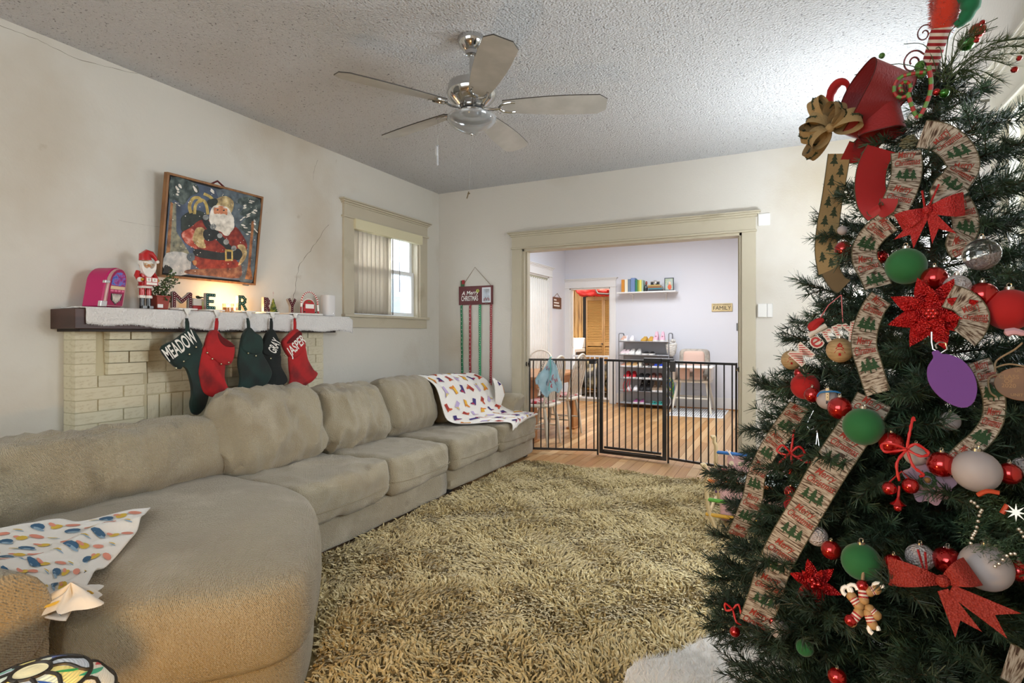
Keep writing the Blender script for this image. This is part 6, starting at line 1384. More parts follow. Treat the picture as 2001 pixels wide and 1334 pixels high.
# disc-like hanging ornaments ------------------------------------------------
def face(px, py, off=.03, roll=0, yaw=0):
    p = tp(px, py, off); vv = vd(p); sd = (UP.cross(vv)).normalized(); up_ = vv.cross(sd)
    sd = sd * math.cos(yaw) + vv * math.sin(yaw); nn = sd.cross(up_) 
    a_, b_ = sd * math.cos(roll) + up_ * math.sin(roll), up_ * math.cos(roll) - sd * math.sin(roll); k = (p - CAM).dot(FW) / F
    return p, (lambda x_, y_, z_=0: p + a_ * x_ * k + b_ * y_ * k + nn * z_), k       # x_,y_ in photograph-scale units, z_ in metres
p, f, k = face(1858, 742, .075, .42)
t = thing('flat_ornament', 'flat purple foam bauble cut-out hanging from a silver hook', 'ornament', p)
MB().prism(smooth2([(0, 62), (-6, 60), (-8, 50), (-24, 36), (-34, 12), (-33, -14), (-22, -40), (-4, -56), (14, -52), (30, -30), (37, 0), (32, 28), (18, 46), (8, 52), (6, 60)], 3), f, 0, .004).build('foam', S('purple_foam', '6a3f8c', .8), t, smooth=False, bevel=.001)
p2, f2, k2 = face(1838, 678, .075)
MB().tube([f2(*q) for q in ((-14, 30), (-14, 10), (-12, -4), (0, -12), (10, -4), (8, 8), (-2, 10), (-8, 4), (-6, -3))], .0016, 6).build('hook', S('silver_hook', 'b9b9bb', .25, metal=.9), t)
p, f, k = face(1815, 940, .005, .1)
t = thing('flat_ornament', 'lilac scalloped disc ornament with tiny wreath in its centre', 'ornament', p)
MB().prism([((40 + 4 * math.cos(9 * a)) * math.cos(a), (42 + 4 * math.cos(9 * a)) * math.sin(a)) for a in np.linspace(0, 2 * PI, 73)[:-1]], f, 0, .006).build('disc', S('lilac', '8d7488', .7), t, smooth=False, bevel=.001)
b = MB(); [b.sph(f(-2 + 11 * math.cos(a), 2 + 12 * math.sin(a), .009), .0042, 8) for a in np.linspace(0, 2 * PI, 13)[:-1]]; b.build('tiny_wreath', S('wreath_green', '2c4a2c', .8), t); MB().sph(f(-2, 2, .008), .006, 8).build('wreath_centre', S('centre_orange', 'a0703c', .7), t)
p, f, k = face(1998, 750, .05, 0)
t = thing('wooden_plaque', 'oval engraved wooden plaque hanging by twine at the right edge', 'ornament', p)
MB().prism([(42 * math.cos(a), 33 * math.sin(a)) for a in np.linspace(0, 2 * PI, 41)[:-1]], f, 0, .006).build('board', mat('plaque_wood', '7a5634', .5, var=[('5f4026', 12, .4, .7)]), t, smooth=False, bevel=.001)
b = MB(); b.text('CLASS\nOF\n2020', lambda x_, y_, z_: f(-20 + x_, 4 + y_, .0065 + z_), 11); b.text('UC', lambda x_, y_, z_: f(-6 + x_, 25 + y_, .0065 + z_), 8).text('UNIT', lambda x_, y_, z_: f(-8 + x_, -22 + y_, .0065 + z_), 8); b.build('engraving', S('engrave', 'a07c50', .6), t, smooth=False)
MB().tube(cr([f(-34, 18, .004), f(-50, 8, .004), f(-48, -18, .003), f(-38, -28, .003)], 4), .0016, 6).tube(cr([f(-40, 22, .004), f(-38, 44, .008), f(-12, 66, .01), f(0, 80, .01)], 4), .0016, 6).tube(cr([f(-40, 30, .004), f(-20, 38, .008), f(5, 34, .008)], 4), .0016, 6).build('twine', S('twine', '8f7c62', .9), t)
MB().tube(cr([f(-26, 98, .012), f(-12, 102, .016), f(4, 96, .014)], 3), [.003, .008, .007, .007, .006, .006, .003], 6).build('pink_bow', S('bow_pink', 'c79ba8', .6), t)
# candy stripe "Merry" word
p, f, k = face(1612, 662, .06, 0)
t = thing('word_ornament', 'white word ornament reading Merry in candy stripes with a little red hat', 'ornament', p)
chs = [('M', -40, -32, 46, .80), ('e', -17, -4, 44, .62), ('r', 4, 10, 42, .5), ('r', 21, 19, 42, .42), ('y', 42, 23, 46, .34)]
bb, bf, bs = MB(), MB(), MB()
for c, x_, y_, sz_, ro in chs:
    vs, fs = text_mesh(c, .06, 0, .055); cs, sn = math.cos(ro), math.sin(ro)
    T = lambda q, s_, z_: f(x_ + (q[0] * cs - q[1] * sn) * s_, y_ + (q[0] * sn + q[1] * cs) * s_, z_)
    bb.add([T(q, sz_, -.003 + q[2] * .05) for q in vs], fs)
    vs, fs = text_mesh(c, 0, 0, .005); (bf if c != 'e' else bs).add([T(q, sz_, .0012) for q in vs], fs)
bb.build('backing', S('plaster_white', 'cfc9c2', .7), t, smooth=False)
cs_ = mat('candy_stripe', 'b32b30', .6, wave=('d8d0c8', 62, 'Z', 0, .38, .42)); bf.build('striped_letters', cs_, t, smooth=False); bs.build('red_letter', S('letter_red', 'a82a2c', .6), t, smooth=False)
MB().tube(cr([f(-26, 16, .004), f(-18, 26, .004), f(-10, 34, .004), f(-2, 38, .004)], 3), [.004, .010, .012, .012, .011, .01, .009, .007, .006, .004], 8).build('hat', S('hat_red', 'a3181c', .8), t)
MB().tube(cr([f(-28, 6, .006), f(-14, 16, .008), f(2, 26, .006)], 3), .006, 8).build('hat_fur', S('felt_white', 'c9c6c2', .9), t)
MB().tube([f(-12, 34, .003), f(6, 66, -.01), f(27, 86, -.02)], .0012, 5).tube([f(30, 32, .003), f(28, 86, -.02)], .0012, 5).build('cord', S('cord_red_white', 'b9696c', .8), t)
# twine-hung candy ornament ---------------------------------------------------
p, f, k = face(1683, 1182, .05)
t = thing('candy_ornament', 'stack of striped candy canes and beads hung on twine', 'ornament', p)
br, bw, bt = MB(), MB(), MB()
for (x0, y0, x1, y1) in ((2, 34, 4, 10), (-16, 12, -4, -2), (14, 28, 24, 34), (-4, -14, -16, -34), (12, -12, 18, -30), (14, -4, 24, -12)):
    n = 7; A, B_ = f(x0, y0, .004), f(x1, y1, .004)
    for q in range(n): (br if q % 2 else bw).tube([A.lerp(B_, q / n), A.lerp(B_, (q + 1) / n)], .0085 if n > 3 else .006, 10)
    bt.sph(A, .0095, 10); bt.sph(B_, .0095, 10)
br.build('red_bands', S('candy_red', 'a3181f', .5), t); bw.build('white_bands', S('candy_white', 'd6cfc4', .5), t); bt.build('wooden_beads', S('bead_wood', 'b08a5a', .5), t)
b = MB()
for (x_, y_) in ((-24, 20), (28, 38), (20, -38), (-14, 26)): b.tube([f(x_ + 8 * math.cos(a), y_ + 8 * math.sin(a), .006) for a in np.linspace(0, 4.5, 8)], .004, 6)
b.build('white_hooks', M_bulb, t, kind='stuff'); MB().sph(f(2, 36, .006), .011, 10).sph(f(-18, -32, .006), .011, 10).build('red_beads', M_rs, t); MB().tube([f(2, 44, .004), f(4, 70, .01), f(6, 90, .01)], .003, 6).build('twine', S('twine', '8f7c62', .9), t)
# beaded mini wreath at the right -----------------------------------------------
p, f, k = face(1950, 1035, .05)
t = thing('beaded_wreath', 'small dark wreath ornament with silver bead strings and a silver star', 'ornament', p)
b = MB(); rg = random.Random(9)
for q in range(1500):
    a = rg.uniform(0, 2 * PI); rr = rg.uniform(18, 62); c = f(rr * math.cos(a), rr * 1.05 * math.sin(a), rg.uniform(0, .015)); d_ = V((rg.uniform(-1, 1), rg.uniform(-1, 1), rg.uniform(-1, 1))).normalized() * .009; s_ = d_.cross(V((1, .3, .2))).normalized() * .0008
    b.add([c - s_, c + s_, c + d_], [(0, 1, 2)])
b.build('tinsel', M_ndl2, t, kind='stuff')
b = MB()
for A, B_ in (((-24, 32), (-40, -36)), ((30, 8), (50, -40)), ((24, -38), (-4, -64)), ((-40, 46), (-30, 34))):
    A, B_ = f(*A, .018), f(*B_, .02); n = int((A - B_).length / .0068); 
    for q in range(n + 1): b.sph(A.lerp(B_, q / max(n, 1)) + V((0, 0, .004 * math.sin(q))), .0031, 8)
b.build('silver_beads', S('silver_bead', 'b9b0a2', .25, metal=.6), t, kind='stuff')
b = MB(); 
st_ = []
for q in range(16): a = q * PI / 8; r_ = 17 if q % 2 == 0 else 5; st_.append((26 + r_ * math.cos(a), 38 + r_ * math.sin(a)))
b.prism(st_, f, .018, .021).build('silver_star', S('star_silver', 'c2beb4', .3, metal=.5), t, smooth=False)
MB().tube(cr([f(-30, 60, .015), f(-16, 70, .02), f(2, 70, .018)], 3), .004, 6).tube(cr([f(14, 50, .015), f(6, 32, .015)], 3), .004, 6).build('orange_twist', S('twist_orange', 'b3401c', .6), t)
# bells ------------------------------------------------------------------------
p, f, k = face(1762, 955, .05)
t = thing('bell_cluster', 'cluster of small shiny red bells under the thin red bow', 'ornament', p)
b = MB(); b.sph(f(-20, -2), 13 * k, 16).sph(f(14, 8), 15 * k, 16).sph(f(-6, -36), 8 * k, 12); b.lathe([(14 * k, 0), (6 * k, .006), (.001, .014)], f(-6, -30, 0), 14); b.build('bells', M_rs, t, ang=180); MB().tube([f(14, 20), f(0, 34), f(-20, 10)], .0015, 5).tube([f(-4, 5), f(-6, -24)], .0025, 5).build('cord', S('cord_red', 'a01a1a', .7), t)
# poinsettias ------------------------------------------------------------------
def poinsettia(px, py, R1, lab, n=8, ro=0, off=.03, nb_=7):
    p, f, k = face(px, py, off); t = thing('poinsettia', lab, 'flower', p)
    for ring, (sc_, cnt) in enumerate(((1, n), (.66, n - 1))):
        for q in range(cnt):
            a = ro + q * 2 * PI / cnt + ring * .35; ca, sa = math.cos(a), math.sin(a); L = R1 * sc_; W = L * .24
            def PT(u, v, ca=ca, sa=sa, L=L, W=W, ring=ring):
                r_ = u * L; w_ = W * math.sin(PI * min(1, u ** .8 * .98 + .02)) * (v * 2 - 1); return f(r_ * ca - w_ * sa, r_ * sa + w_ * ca, .012 * ring + .012 * u - .0004 * abs(w_) + .006 * math.sin(u * 9 + q))
            MB().grid(PT, 8, 4).build('petal', M_rg, t)
    b = MB(); [b.sph(f(7 * math.cos(a) * (1 if a else 0), 7 * math.sin(a), .026), 5.5 * k, 10) for a in np.linspace(0, 2 * PI, nb_)]; b.build('berries', M_rs, t); return t
poinsettia(1820, 612, 74, 'large red glitter poinsettia flower in the upper middle of the tree', ro=.3, off=.045); poinsettia(1592, 1140, 46, 'red glitter poinsettia low on the left, beside the long ribbon', n=6, ro=.8, off=.0, nb_=4)
# bows --------------------------------------------------------------------------
M_bow = mat('bow_red', 'a5191c', .55, bump=[('voronoi', 300, .8, .003)]); M_bow2 = mat('bow_rust', '8f2318', .6, bump=[('voronoi', 300, .8, .003)])
def bow(px, py, lab, m, loops, tails, off=.06, knot=7, roll=0):
    p, f, k = face(px, py, off, roll); t = thing('ribbon_bow', lab, 'bow', p)
    for L_ in loops:   # (tipx, tipy, halfwidth)
        tx, ty, hw = L_; l = math.hypot(tx, ty); nx, ny = -ty / l, tx / l
        for sgn in (0, 1):
            MB().grid(lambda u, v: f(tx * u + nx * hw * (v * 2 - 1) * (.25 + .75 * math.sin(u * PI / 2)), ty * u + ny * hw * (v * 2 - 1) * (.25 + .75 * math.sin(u * PI / 2)), (.022 if sgn else .0) * math.sin(PI * u) + .004), 14, 4).build('loop', m, t)
    for (pts, w0, w1) in tails:
        P = [f(a, c, .012 + .004 * i) for i, (a, c) in enumerate(pts)]
        a, c = V((*pts[0], 0)), V((*pts[-1], 0)); d_ = (c - a); Ln = d_.length; d_ = d_ / Ln; n_ = V((-d_.y, d_.x, 0))
        poly = [a + n_ * w0, c + n_ * w1 + d_ * 0, c - d_ * w1 * 1.1, c - n_ * w1, a - n_ * w0]
        MB().prism([(q.x, q.y) for q in poly], f, .014, .0155).build('tail', m, t, smooth=False)
    MB().sph(f(0, 0, .014), knot * k, 12).build('knot', m, t); return t, f
t, f = bow(1812, 410, 'red glitter bow high on the tree, tails hanging over branches', M_bow, [(-46, -20, 19), (56, 4, 22)], [([(-2, -6), (-38, -62)], 7, 19), ([(4, -6), (26, -58)], 6, 20)], knot=9)
MB().tube([f(-4, 5, .014), f(-8, 38, .01)], .002, 5).tube([f(2, 5, .014), f(18, 46, .01)], .002, 5).build('tie', M_bow, t)
t, f = bow(1842, 1135, 'rust red glitter bow low on the tree, two pointed tails', M_bow2, [(-88, -4, 26), (46, 30, 26)], [([(12, -12), (102, -50)], 10, 26), ([(0, -16), (38, -84)], 9, 22)], knot=12)
MB().tube([f(-26, 0, .01), f(-40, 50, -.01)], .002, 5).tube([f(-24, 0, .01), f(-28, 48, -.01)], .002, 5).build('tie', M_bow, t)
M_thin = S('thin_red_ribbon', 'b81a1a', .4)
def thinbow(px, py, lab, segs, off=.06):
    p, f, k = face(px, py, off); t = thing('ribbon_bow', lab, 'bow', p)
    for pts in segs:
        P = cr([f(a, c, .004 * (i % 2) + .004) for i, (a, c) in enumerate(pts)], 5)
        side = [(vd(q).cross((P[min(i + 1, len(P) - 1)] - P[max(i - 1, 0)]))).normalized() * .003 for i, q in enumerate(P)]
        MB().grid(lambda u, v: P[int(round(u * (len(P) - 1)))] + side[int(round(u * (len(P) - 1)))] * (v * 2 - 1) * (1 - .4 * math.sin(u * 20) ** 2), len(P) - 1, 2).build('loop', M_thin, t).modifiers.new('s', 'SOLIDIFY').thickness = .0008
thinbow(1772, 878, 'thin satin red ribbon bow in front of the white ball', [[(0, 0), (-20, 8), (-40, 6), (-36, -8), (-14, -4), (0, 0)], [(0, 0), (14, 12), (34, -2), (22, -10), (0, 0)], [(0, 0), (4, 30), (10, 62), (12, 56)], [(0, 0), (-16, -28), (-12, -62)], [(0, 0), (10, -30), (26, -44), (20, -48)]])
thinbow(1545, 885, 'thin red ribbon bow at the left edge, above the cradle', [[(0, 0), (-14, 14), (-24, 2), (-8, -4), (0, 0)], [(0, 0), (14, 14), (24, 2), (10, -6), (0, 0)], [(0, 0), (4, 28), (6, 46)], [(0, 0), (-18, -18), (-22, -26)], [(0, 0), (2, -22), (-2, -40)], [(0, 0), (24, -14), (40, -12)]], off=.03)
thinbow(1432, 1190, 'small red ribbon scrap at the lowest left branch tips', [[(0, 0), (-14, 8), (-12, -4), (0, 0)], [(0, 0), (10, 10), (16, -10)], [(0, 0), (6, -20), (16, -24)]], off=.0)
# patterned ribbons ----------------------------------------------------------------
M_rib = ramp_mat('whitewash_ribbon', ['3f2a20', '7d6f60', 'a39a8e', 'b0a89c'], 14, .8, lo=.38, hi=.60)
M_txt = S('ribbon_script', '8f2c1c', .7); M_txg = S('script_gold', 'b9853a', .6); M_rtr = S('ribbon_trees', '1e4022', .8); M_edge = S('ribbon_edge', '4f4a35', .8)
# give the whitewashed ribbon its grain from UVs: streaks run across the ribbon
_nt = M_rib.node_tree; _tc = [n for n in _nt.nodes if n.type == 'TEX_COORD'][-1]; _no = [n for n in _nt.nodes if n.type == 'TEX_NOISE'][-1]
_mp = _nt.nodes.new('ShaderNodeMapping'); _mp.inputs['Scale'].default_value = (1.2, 14, 1); _nt.links.new(_tc.outputs['UV'], _mp.inputs[0]); _nt.links.new(_mp.outputs[0], _no.inputs[0]); _no.inputs['Scale'].default_value = 2.2
TRP = [(0, .5), (.1, .3), (.05, .3), (.17, .08), (.08, .08), (.24, -.18), (.03, -.18), (.03, -.34), (-.03, -.34), (-.03, -.18), (-.24, -.18), (-.08, .08), (-.17, .08), (-.05, .3), (-.1, .3)]
TRF = [(0, 1, 14), (1, 2, 13, 14), (2, 3, 12, 13), (3, 4, 11, 12), (4, 5, 10, 11), (5, 6, 9, 10), (6, 7, 8, 9)]
def ribbon(lab, pts, W, offs, m=None, name='patterned_ribbon', cat='ribbon', prints='script', grp=None, twist=.35, ph=0, start=0, flip=1):
    """pts: pixel path; offs: lift above the foliage; W: width in metres"""
    D = [tdepth(*q) for q in pts]; D = [(D[max(i - 1, 0)] + D[i] + D[min(i + 1, len(D) - 1)]) / 3 for i in range(len(D))]
    P = cr([at_d(a, c, D[i] - (offs[i] if isinstance(offs, (list, tuple)) else offs)) for i, (a, c) in enumerate(pts)], 8); n = len(P)
    ln = [0]
    for i in range(1, n): ln.append(ln[-1] + (P[i] - P[i - 1]).length)
    T_ = [(P[min(i + 1, n - 1)] - P[max(i - 1, 0)]).normalized() for i in range(n)]
    SD = []
    for i in range(n):
        s_ = vd(P[i]).cross(T_[i]).normalized() * flip; nn = s_.cross(T_[i]); a = twist * math.sin(ln[i] * 14 + ph); SD.append(s_ * math.cos(a) + nn * math.sin(a))
    L = ln[-1]
    def Sf(u, v):   # u metres along, v across -1..1
        u = min(L * .9999, max(0, u)); i = 0
        while i < n - 2 and ln[i + 1] < u: i += 1
        q = (u - ln[i]) / max(1e-6, ln[i + 1] - ln[i]); return P[i].lerp(P[i + 1], q) + SD[i].lerp(SD[i + 1], q) * v * W / 2
    def Sn(u, v, c):
        p = Sf(u, v); e = .004; a, b_ = Sf(u + e, v) - Sf(u - e, v), Sf(u, v + .1) - Sf(u, v - .1); nn = a.cross(b_).normalized()
        if nn.dot(vd(p)) < 0: nn = -nn
        return p + nn * c
    b = MB(); NU = int(L / .008) + 1; b.grid(lambda u, v: Sf(u * L, v * 2 - 1), NU, 4)
    o = b.build(name, m or M_rib, ang=180); uvl = o.data.uv_layers.new(name='UVMap'); co = []
    for li in o.data.loops: vi = li.vertex_index; co += [(vi % 5) / 4, (vi // 5) / NU * L * 10]
    uvl.data.foreach_set('uv', co); tag(o, lab, cat, grp)
    b = MB()
    for v_ in (-1, 1): b.tube([Sf(u * L, v_) for u in np.linspace(0, 1, NU)], .0012, 4)
    b.build('wired_edge', M_edge, o)
    if prints == 'script':
        bt, bg_, bq = MB(), MB(), MB(); u = .02 + start; k = 0
        while u < L - .015:
            if k % 2 == 0:
                for tx, du, sz_ in (('Merry', -.011, .022), ('Christmas', .010, .022)):
                    vs, fs = text_mesh(tx, 0, .3, .012); wd = max(q[0] for q in vs) - min(q[0] for q in vs); kk = min(1.0, (W * .82) / (wd * sz_)) if True else 1
                    kk = (W * (.62 if tx == 'Merry' else .84)) / (wd * sz_)
                    bt.add([Sn(u + du - q[1] * sz_, flip * q[0] * sz_ * kk * 2 / W, .0012) for q in vs], fs)
            else:
                for dv, s_ in ((-.45, .034), (0, .042), (.45, .036)):
                    bq.add([Sn(u - q[1] * s_, dv + q[0] * s_ * 2 / W, .0012) for q in TRP], TRF)
            u += .046; k += 1
        bt.build('script', M_txt, o, smooth=False, kind='stuff')
        if bq.v: bq.build('tree_print', M_rtr, o, smooth=False, kind='stuff')
    elif prints == 'trees':
        bq = MB(); u = .02; k = 0
        while u < L - .02:
            bq.add([Sn(u - q[1] * .042, (.35 if k % 2 else -.35) + q[0] * .042 * 2 / W, .0012) for q in TRP], TRF); u += .028; k += 1
        if bq.v: bq.build('tree_print', MATS['pine_print'], o, smooth=False, kind='stuff')
    return o
mat('pine_print', '2f3a24', .8)
ribbon('patterned ribbon looping at the upper right, widest near the top', [(1800, 262), (1836, 268), (1868, 292), (1882, 325), (1868, 352), (1850, 372), (1862, 392)], .058, .05, start=.03)
ribbon('patterned ribbon falling right of the upper red bow', [(1868, 392), (1884, 420), (1886, 450), (1874, 472), (1886, 494)], .046, .02, ph=1)
ribbon('patterned ribbon hanging straight down left of the upper red bow', [(1770, 296), (1772, 330), (1766, 362), (1752, 396), (1736, 424)], .056, .05, ph=2, twist=.2)
ribbon('patterned ribbon curling around the left side above the green ball', [(1738, 432), (1712, 452), (1692, 480), (1690, 508), (1706, 538), (1716, 560)], .05, .055, ph=0)
ribbon('patterned ribbon looping beside the candy stripe word', [(1722, 582), (1706, 604), (1692, 640), (1688, 676), (1698, 712), (1708, 745), (1716, 768)], .046, .055, ph=1.5)
ribbon('long patterned ribbon sweeping from the green ball to the lowest left branches', [(1708, 780), (1690, 812), (1652, 868), (1610, 932), (1576, 992), (1540, 1052), (1512, 1108), (1496, 1160), (1474, 1222)], .066, [.02, .03, .05, .06, .06, .06, .05, .04, .03], ph=.5, twist=.15)
ribbon('narrow patterned ribbon hanging along the left silhouette beside the cradle', [(1562, 792), (1532, 836), (1500, 882), (1478, 930), (1470, 975), (1452, 1018), (1438, 1045)], .048, .0, ph=2, twist=.5)
ribbon('short patterned ribbon end right of the poinsettia', [(1852, 578), (1884, 590), (1904, 616), (1898, 644), (1884, 660)], .046, .06, start=.035)
ribbon('patterned ribbon curving between the purple ornament and wooden plaque', [(1912, 705), (1930, 738), (1942, 778), (1940, 818), (1920, 852), (1890, 880), (1868, 902)], .034, .03, ph=3)
ribbon('short dark ribbon piece at the bottom right corner', [(1965, 1290), (1985, 1300), (2006, 1315)], .06, .03)
mat('burlap', '9a825a', .9, bump=[('noise', 160, .6, .003)])
M_bur = MATS['burlap']
ribbon('burlap ribbon tail printed with green trees, hanging at the upper left', [(1640, 300), (1634, 340), (1626, 390), (1618, 440), (1614, 490), (1620, 530)], .052, -.0, m=M_bur, name='burlap_ribbon', prints='trees', twist=.3)
ribbon('burlap ribbon end under the long tail at the left', [(1622, 528), (1636, 552), (1650, 560)], .04, .0, m=mat('burlap_dark', '6b5a40', .9), name='burlap_ribbon', prints='none')
# burlap bow of loops
p, f, k = face(1622, 250, .04)
t = thing('burlap_bow', 'big looped burlap bow printed with pine trees at the upper left', 'bow', p)
for i, (a, r_, w_, zz) in enumerate(((115, 62, 22, -.01), (75, 44, 24, .012), (12, 50, 26, .015), (150, 42, 22, .01), (185, 50, 24, 0), (215, 40, 24, .014), (232, 62, 20, -.012), (50, 34, 20, .02))):
    a = math.radians(a); ca, sa = math.cos(a), math.sin(a)
    al = math.radians(48 if i % 2 else -42)
    def LP(u, v, ca=ca, sa=sa, r_=r_, w_=w_, zz=zz, al=al):
        th = u * 2 * PI; a_ = r_ * .5 * (1 - math.cos(th)) + 3; h_ = math.sin(th) * w_ * .62; q_ = (v * 2 - 1) * w_ * .72 * (.3 + .7 * math.sin(th / 2) ** .7)
        e2 = q_ * math.cos(al) - h_ * math.sin(al); nz_ = q_ * math.sin(al) + h_ * math.cos(al)
        return f(a_ * ca - e2 * sa, a_ * sa + e2 * ca, zz + nz_ * k)
    lp_ = MB().grid(LP, 30, 4).build('loop', M_bur, t, ang=180)
    bq = MB(); c_ = LP(.5, .5)
    for du in (.34, .43, .54, .63):
        q0_ = LP(du, .5); dl = (LP(du + .02, .5) - LP(du - .02, .5)).normalized(); dv = (LP(du, .7) - LP(du, .3)).normalized(); nn = dl.cross(dv)
        for sg in (-1, 1): bq.add([q0_ + dv * q[0] * .024 + dl * q[1] * .024 + nn * sg * .0012 for q in TRP], TRF)
    bq.build('tree_print', MATS['pine_print'], lp_, smooth=False, kind='stuff')
MB().sph(f(0, 0, .02), .012, 10).build('knot', M_bur, t)
# red wide mesh ribbon
M_mesh = mat('red_mesh_ribbon', '8a0c11', .5, sheen=.3, bump=[('noise', 200, .5, .002)])
p, f, k = face(1700, 195, .03)
t = thing('red_ribbon_loop', 'huge translucent red ribbon loop at the upper left of the tree', 'ribbon', p)
def bigloop(ox, oy, ang, r_, w_, hh, al, nm):
    ca, sa, al = math.cos(math.radians(ang)), math.sin(math.radians(ang)), math.radians(al)
    def LP(u, v):
        th = u * 2 * PI; a_ = r_ * .5 * (1 - math.cos(th)); h_ = math.sin(th) * hh * (1 + .1 * math.sin(th * 3)); q_ = (v * 2 - 1) * w_ * (.35 + .65 * math.sin(th / 2) ** .6)
        e2 = q_ * math.cos(al) - h_ * math.sin(al); nz_ = q_ * math.sin(al) + h_ * math.cos(al); return f(ox + a_ * ca - e2 * sa, oy + a_ * sa + e2 * ca, .02 + nz_ * k)
    lo_ = MB().grid(LP, 44, 6).build('loop', M_mesh, t, ang=180)
    b = MB()
    for v_ in (0, 1): b.tube([LP(u, v_) for u in np.linspace(0, 1, 40)], .0014, 5)
    b.build('wired_edge', S('edge_dark_red', '4d090c', .6), lo_)
bigloop(-34, -62, 57, 135, 50, 24, 40, 'upper'); bigloop(-22, -52, 12, 76, 34, 26, -34, 'lower')
ribbon('lower fold of the red mesh ribbon beside the burlap bow', [(1722, 240), (1700, 275), (1672, 298), (1650, 296)], .056, .01, m=M_mesh, name='red_ribbon', prints='none')
ribbon('broad red ribbon tail hanging beside the patterned ribbon', [(1722, 290), (1706, 322), (1700, 360), (1706, 395), (1722, 414)], .062, .05, m=mat('red_ribbon_plain', '9a1014', .6), name='red_ribbon', prints='none', twist=.2)
ribbon('rolled tip of the broad red ribbon tail', [(1738, 388), (1734, 404), (1716, 414), (1708, 404)], .034, .07, m=MATS['red_ribbon_plain'], name='red_ribbon', prints='none')
# small curled red shoe left of the bow
p, f, k = face(1640, 182, .0)
t = thing('elf_shoe', 'small curled red elf shoe sticking out behind the burlap bow', 'elf shoe', p)
MB().tube(cr([f(-16, -22, 0), f(-16, -4, 0), f(-8, 14, 0), f(4, 20, 0), f(14, 12, 0), f(14, -2, 0)], 4), [.010] * 6 + [.012] * 5 + [.011, .010, .009, .008, .007, .006, .005, .004, .004, .003], 10).build('shoe', M_rm, t)
MB().sph(f(12, -6, 0), .004, 8).build('bell', M_gold, t); MB().cyl(f(-10, -24, 0), f(10, -52, 0), .012).build('stocking_leg', M_wm, t)
# ------------------------------------------------------------ topper
p, f, k = face(1838, 70, .04)
t = thing('elf_decoration', 'striped elf leg with fluffy red cuff and curled green shoe at the treetop', 'decoration', p)
A, B_ = f(-22, -66, 0), f(4, 22, 0); br, bw = MB(), MB()
for q in range(16): (br if q % 2 else bw).tube([A.lerp(B_, q / 16), A.lerp(B_, (q + 1) / 16)], .017 + .001 * q / 4, 12)
br.build('red_stripes', S('knit_red', '8c1a20', .9), t); bw.build('white_stripes', S('knit_white', 'cdc3b8', .9), t)
cf = MB().tube([f(2, 14, 0), f(6, 34, 0), f(10, 58, 0), f(6, 80, 0)], [.022, .027, .026, .02], 14); rg = random.Random(2)
for q in range(900):
    a, u = rg.uniform(0, 2 * PI), rg.uniform(10, 78); c = f(5, u, 0); dd = (V((math.cos(a), math.sin(a), rg.uniform(-.4, .4)))).normalized(); c = c + dd * .022; s_ = dd.cross(V((.3, .2, 1))).normalized() * .0012
    cf.add([c - s_, c + s_, c + dd * .012], [(0, 1, 2)])
cf.build('fluffy_cuff', S('fluff_red', 'c2331c', .95, sheen=.5), t)
MB().tube(cr([f(14, 76, .01), f(30, 70, .01), f(44, 52, .01), f(42, 30, .01), f(30, 14, .01), f(22, 18, .01)], 4), [.02] * 4 + [.022] * 4 + [.020] * 4 + [.015] * 3 + [.011] * 3 + [.008, .006, .005], 12).build('green_shoe', S('shoe_felt', '0f6b45', .9, sheen=.3), t)
def swirl(px, py, r, turns, lab, col1, col2, ang0, tail, off=0, thick=.003):
    p, f, k = face(px, py, off); t = thing('curly_pick', lab, 'decoration', p, group='curly picks at the treetop')
    P = [f(r * (1 - .8 * s) * math.cos(ang0 + s * turns * 2 * PI), r * (1 - .8 * s) * math.sin(ang0 + s * turns * 2 * PI) * 1.25, .01 * s) for s in np.linspace(0, 1, 34)]
    P = cr([f(*tail, 0), f((tail[0] + r * math.cos(ang0)) * .55, (tail[1] + r * math.sin(ang0)) * .6, 0), P[0]], 6)[:-1] + P; a, b = MB(), MB()
    for i in range(len(P) - 1): (a if (i // 2) % 2 else b).tube([P[i], P[i + 1]], thick, 6)
    a.build('first_colour', S('pick_' + col1, col1, .5), t); b.build('second_colour', S('pick_' + col2, col2, .5), t)
swirl(1806, 66, 14, 1.4, 'thin red curly wire above the treetop, rising left of the elf leg', '5a1518', '5a1518', .2, (15, -32), thick=.0016)
swirl(1784, 122, 18, 1.5, 'dark red curly wire left of the elf leg', '7a1a1c', '5a1518', .6, (36, -10), thick=.0022)
swirl(1766, 172, 18, 1.5, 'red and green spiral pick below the treetop', 'a3201c', '5a8a3a', 1.6, (34, 20), off=.09, thick=.0042)
p, f, k = face(1802, 200, .07); t = thing('curly_pick', 'red and green twisted loop hanging below the spiral pick', 'decoration', p, group='curly picks at the treetop')
P = cr([f(10, 64, 0), f(14, 30, 0), f(8, 0, 0), f(-6, -26, 0), f(-16, -4, 0), f(-22, 20, 0)], 6); a, b = MB(), MB()
for i in range(len(P) - 1): (a if (i // 2) % 2 else b).tube([P[i], P[i + 1]], .0045, 6)
a.build('red_twist', S('pick_a3201c', 'a3201c', .5), t); b.build('green_twist', S('pick_5a8a3a', '5a8a3a', .5), t)
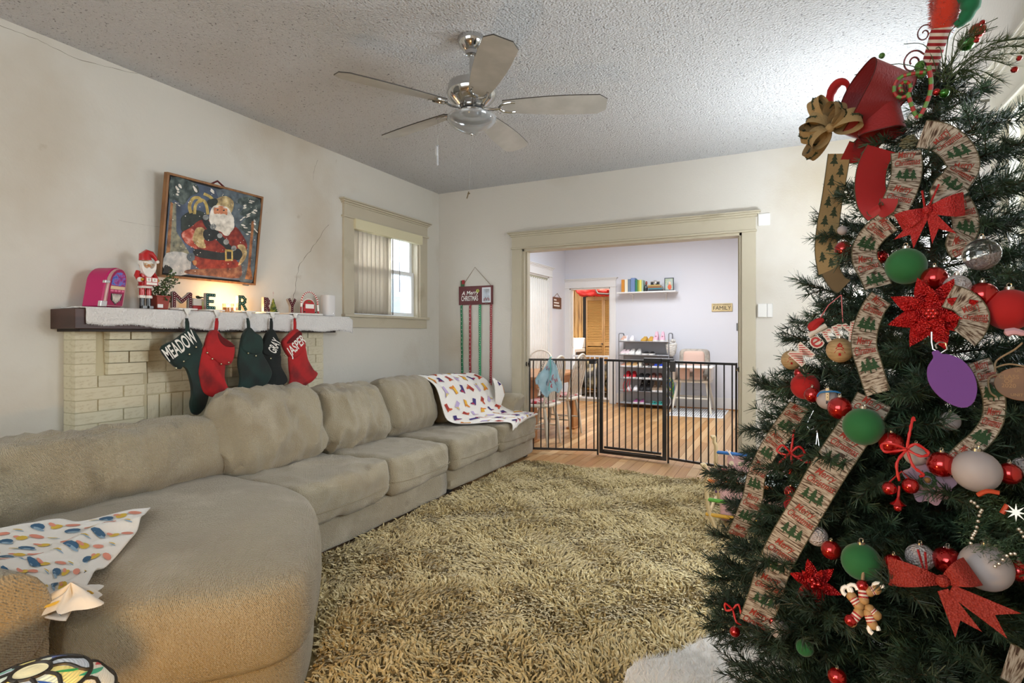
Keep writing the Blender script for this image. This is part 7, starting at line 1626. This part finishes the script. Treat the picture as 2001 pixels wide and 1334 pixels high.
for px, py, r, m, lab in ((1910, 60, 14, M_rs, 'shiny red ball on a wire at the right of the treetop'), (1889, 85, 14, mat('green_mirror', '2f7a1c', .15, metal=.7, coat=1), 'shiny green ball beside the red one near the treetop'), (1845, 182, 9, MATS['green_mirror'], 'tiny green ball below the treetop spray'), (1830, 180, 7, M_rs, 'tiny red ball below the treetop spray'), (1800, 130, 11, mat('green_glitter', '4a7a2c', .4, bump=[('voronoi', 200, 1, .004)]), 'green glitter ball on the treetop spray'), (1798, 144, 10, MATS['green_glitter'], 'lower green glitter ball on the treetop spray'), (1830, 100, 9, MATS['green_glitter'], 'uppermost green glitter ball beside the elf leg')):
    ball(px, py, r, m, lab, off=.02, cap=False, grp='small balls at the treetop')
# twiggy spray with berries
p, f, k = face(1850, 150, 0)
t = thing('twig_spray', 'spray of long green twigs with red berries bursting from the treetop', 'spray', p)
b, bb = MB(), MB(); rg = random.Random(21)
tips = [(-155, 45), (-118, 12), (-66, 78), (16, 86), (34, 84), (72, 80), (74, 68), (130, 32), (134, 18), (134, 2), (80, -28), (60, -42), (30, -80), (10, -60), (118, 36), (104, 24), (56, 62), (40, 66), (92, -4), (76, 10), (60, -20), (-20, 56), (86, 40)]
for i, (x_, y_) in enumerate(tips):
    c = cr([f(rg.uniform(-10, 10), rg.uniform(-14, 6), 0), f(x_ * .5 + rg.uniform(-6, 6), y_ * .6 + 18, rg.uniform(-.03, .03)), f(x_, y_, rg.uniform(-.05, .05))], 6); b.tube(c, .0011, 4)
    if x_ > 0 and i > 6:
        for q in c[3:]:
            for _ in range(7): d_ = ((c[-1] - c[0]).normalized() * 1.2 + V((rg.uniform(-1, 1), rg.uniform(-1, 1), rg.uniform(-1, 1)))).normalized() * rg.uniform(.02, .038); s_ = d_.cross(V((.2, .4, 1))).normalized() * .0007; b.add([q - s_, q + s_, q + d_], [(0, 1, 2)])
b.build('twigs', mat('twig_green', '3a4a24', .7), t)
for (x_, y_, r_) in ((52, 80, 5), (44, 52, 5), (118, 10, 6), (104, 4, 5), (98, -14, 6)): bb.sph(f(x_, y_, .01), r_ * k, 8)
bb.build('berries', M_rs, t, kind='stuff'); bb = MB(); [bb.sph(f(x_, y_, .0), 6 * k, 10) for (x_, y_) in ((-104, 68), (-104, 40))]; bb.build('green_buds', MATS['green_glitter'], t)
# small wire hooks left empty on the branches
for px, py, lab in ((1583, 832, 'empty silver curl hook on a left branch, above the long ribbon'), (1497 + 100, 858, 'thin silver hook and cord on the left branches')):
    p, f, k = face(px, py, .03); b = MB().tube([f(6, 30), f(-2, 12), f(-6, 0), f(0, -8), f(7, -4), f(5, 4), f(0, 3), f(0, -1)], .0012, 6) if '832' in str(py) else MB().tube([f(0, 14), f(-2, -10)], .001, 5).tube([f(0, 14), f(3, -12)], .001, 5).sph(f(0, 15), .003, 8)
    o = b.build('ornament_hook', S('silver_hook', 'b9b9bb', .25, metal=.9)); tag(o, lab, 'hook')
# pine cone-like knot near the top
p, f, k = face(1776, 278, .03); b = MB()
for q in range(26): a = q * 2.4; rr = 13 * math.sqrt(q / 26); b.sph(f(rr * math.cos(a), rr * math.sin(a), .008 * (1 - q / 26)), (.005, .005, .003), 6)
tag(b.build('glitter_cone', mat('glitter_cone', '6b6a50', .5, bump=[('voronoi', 200, 1, .004)])), 'greenish glitter cone ornament above the straight patterned ribbon', 'ornament')
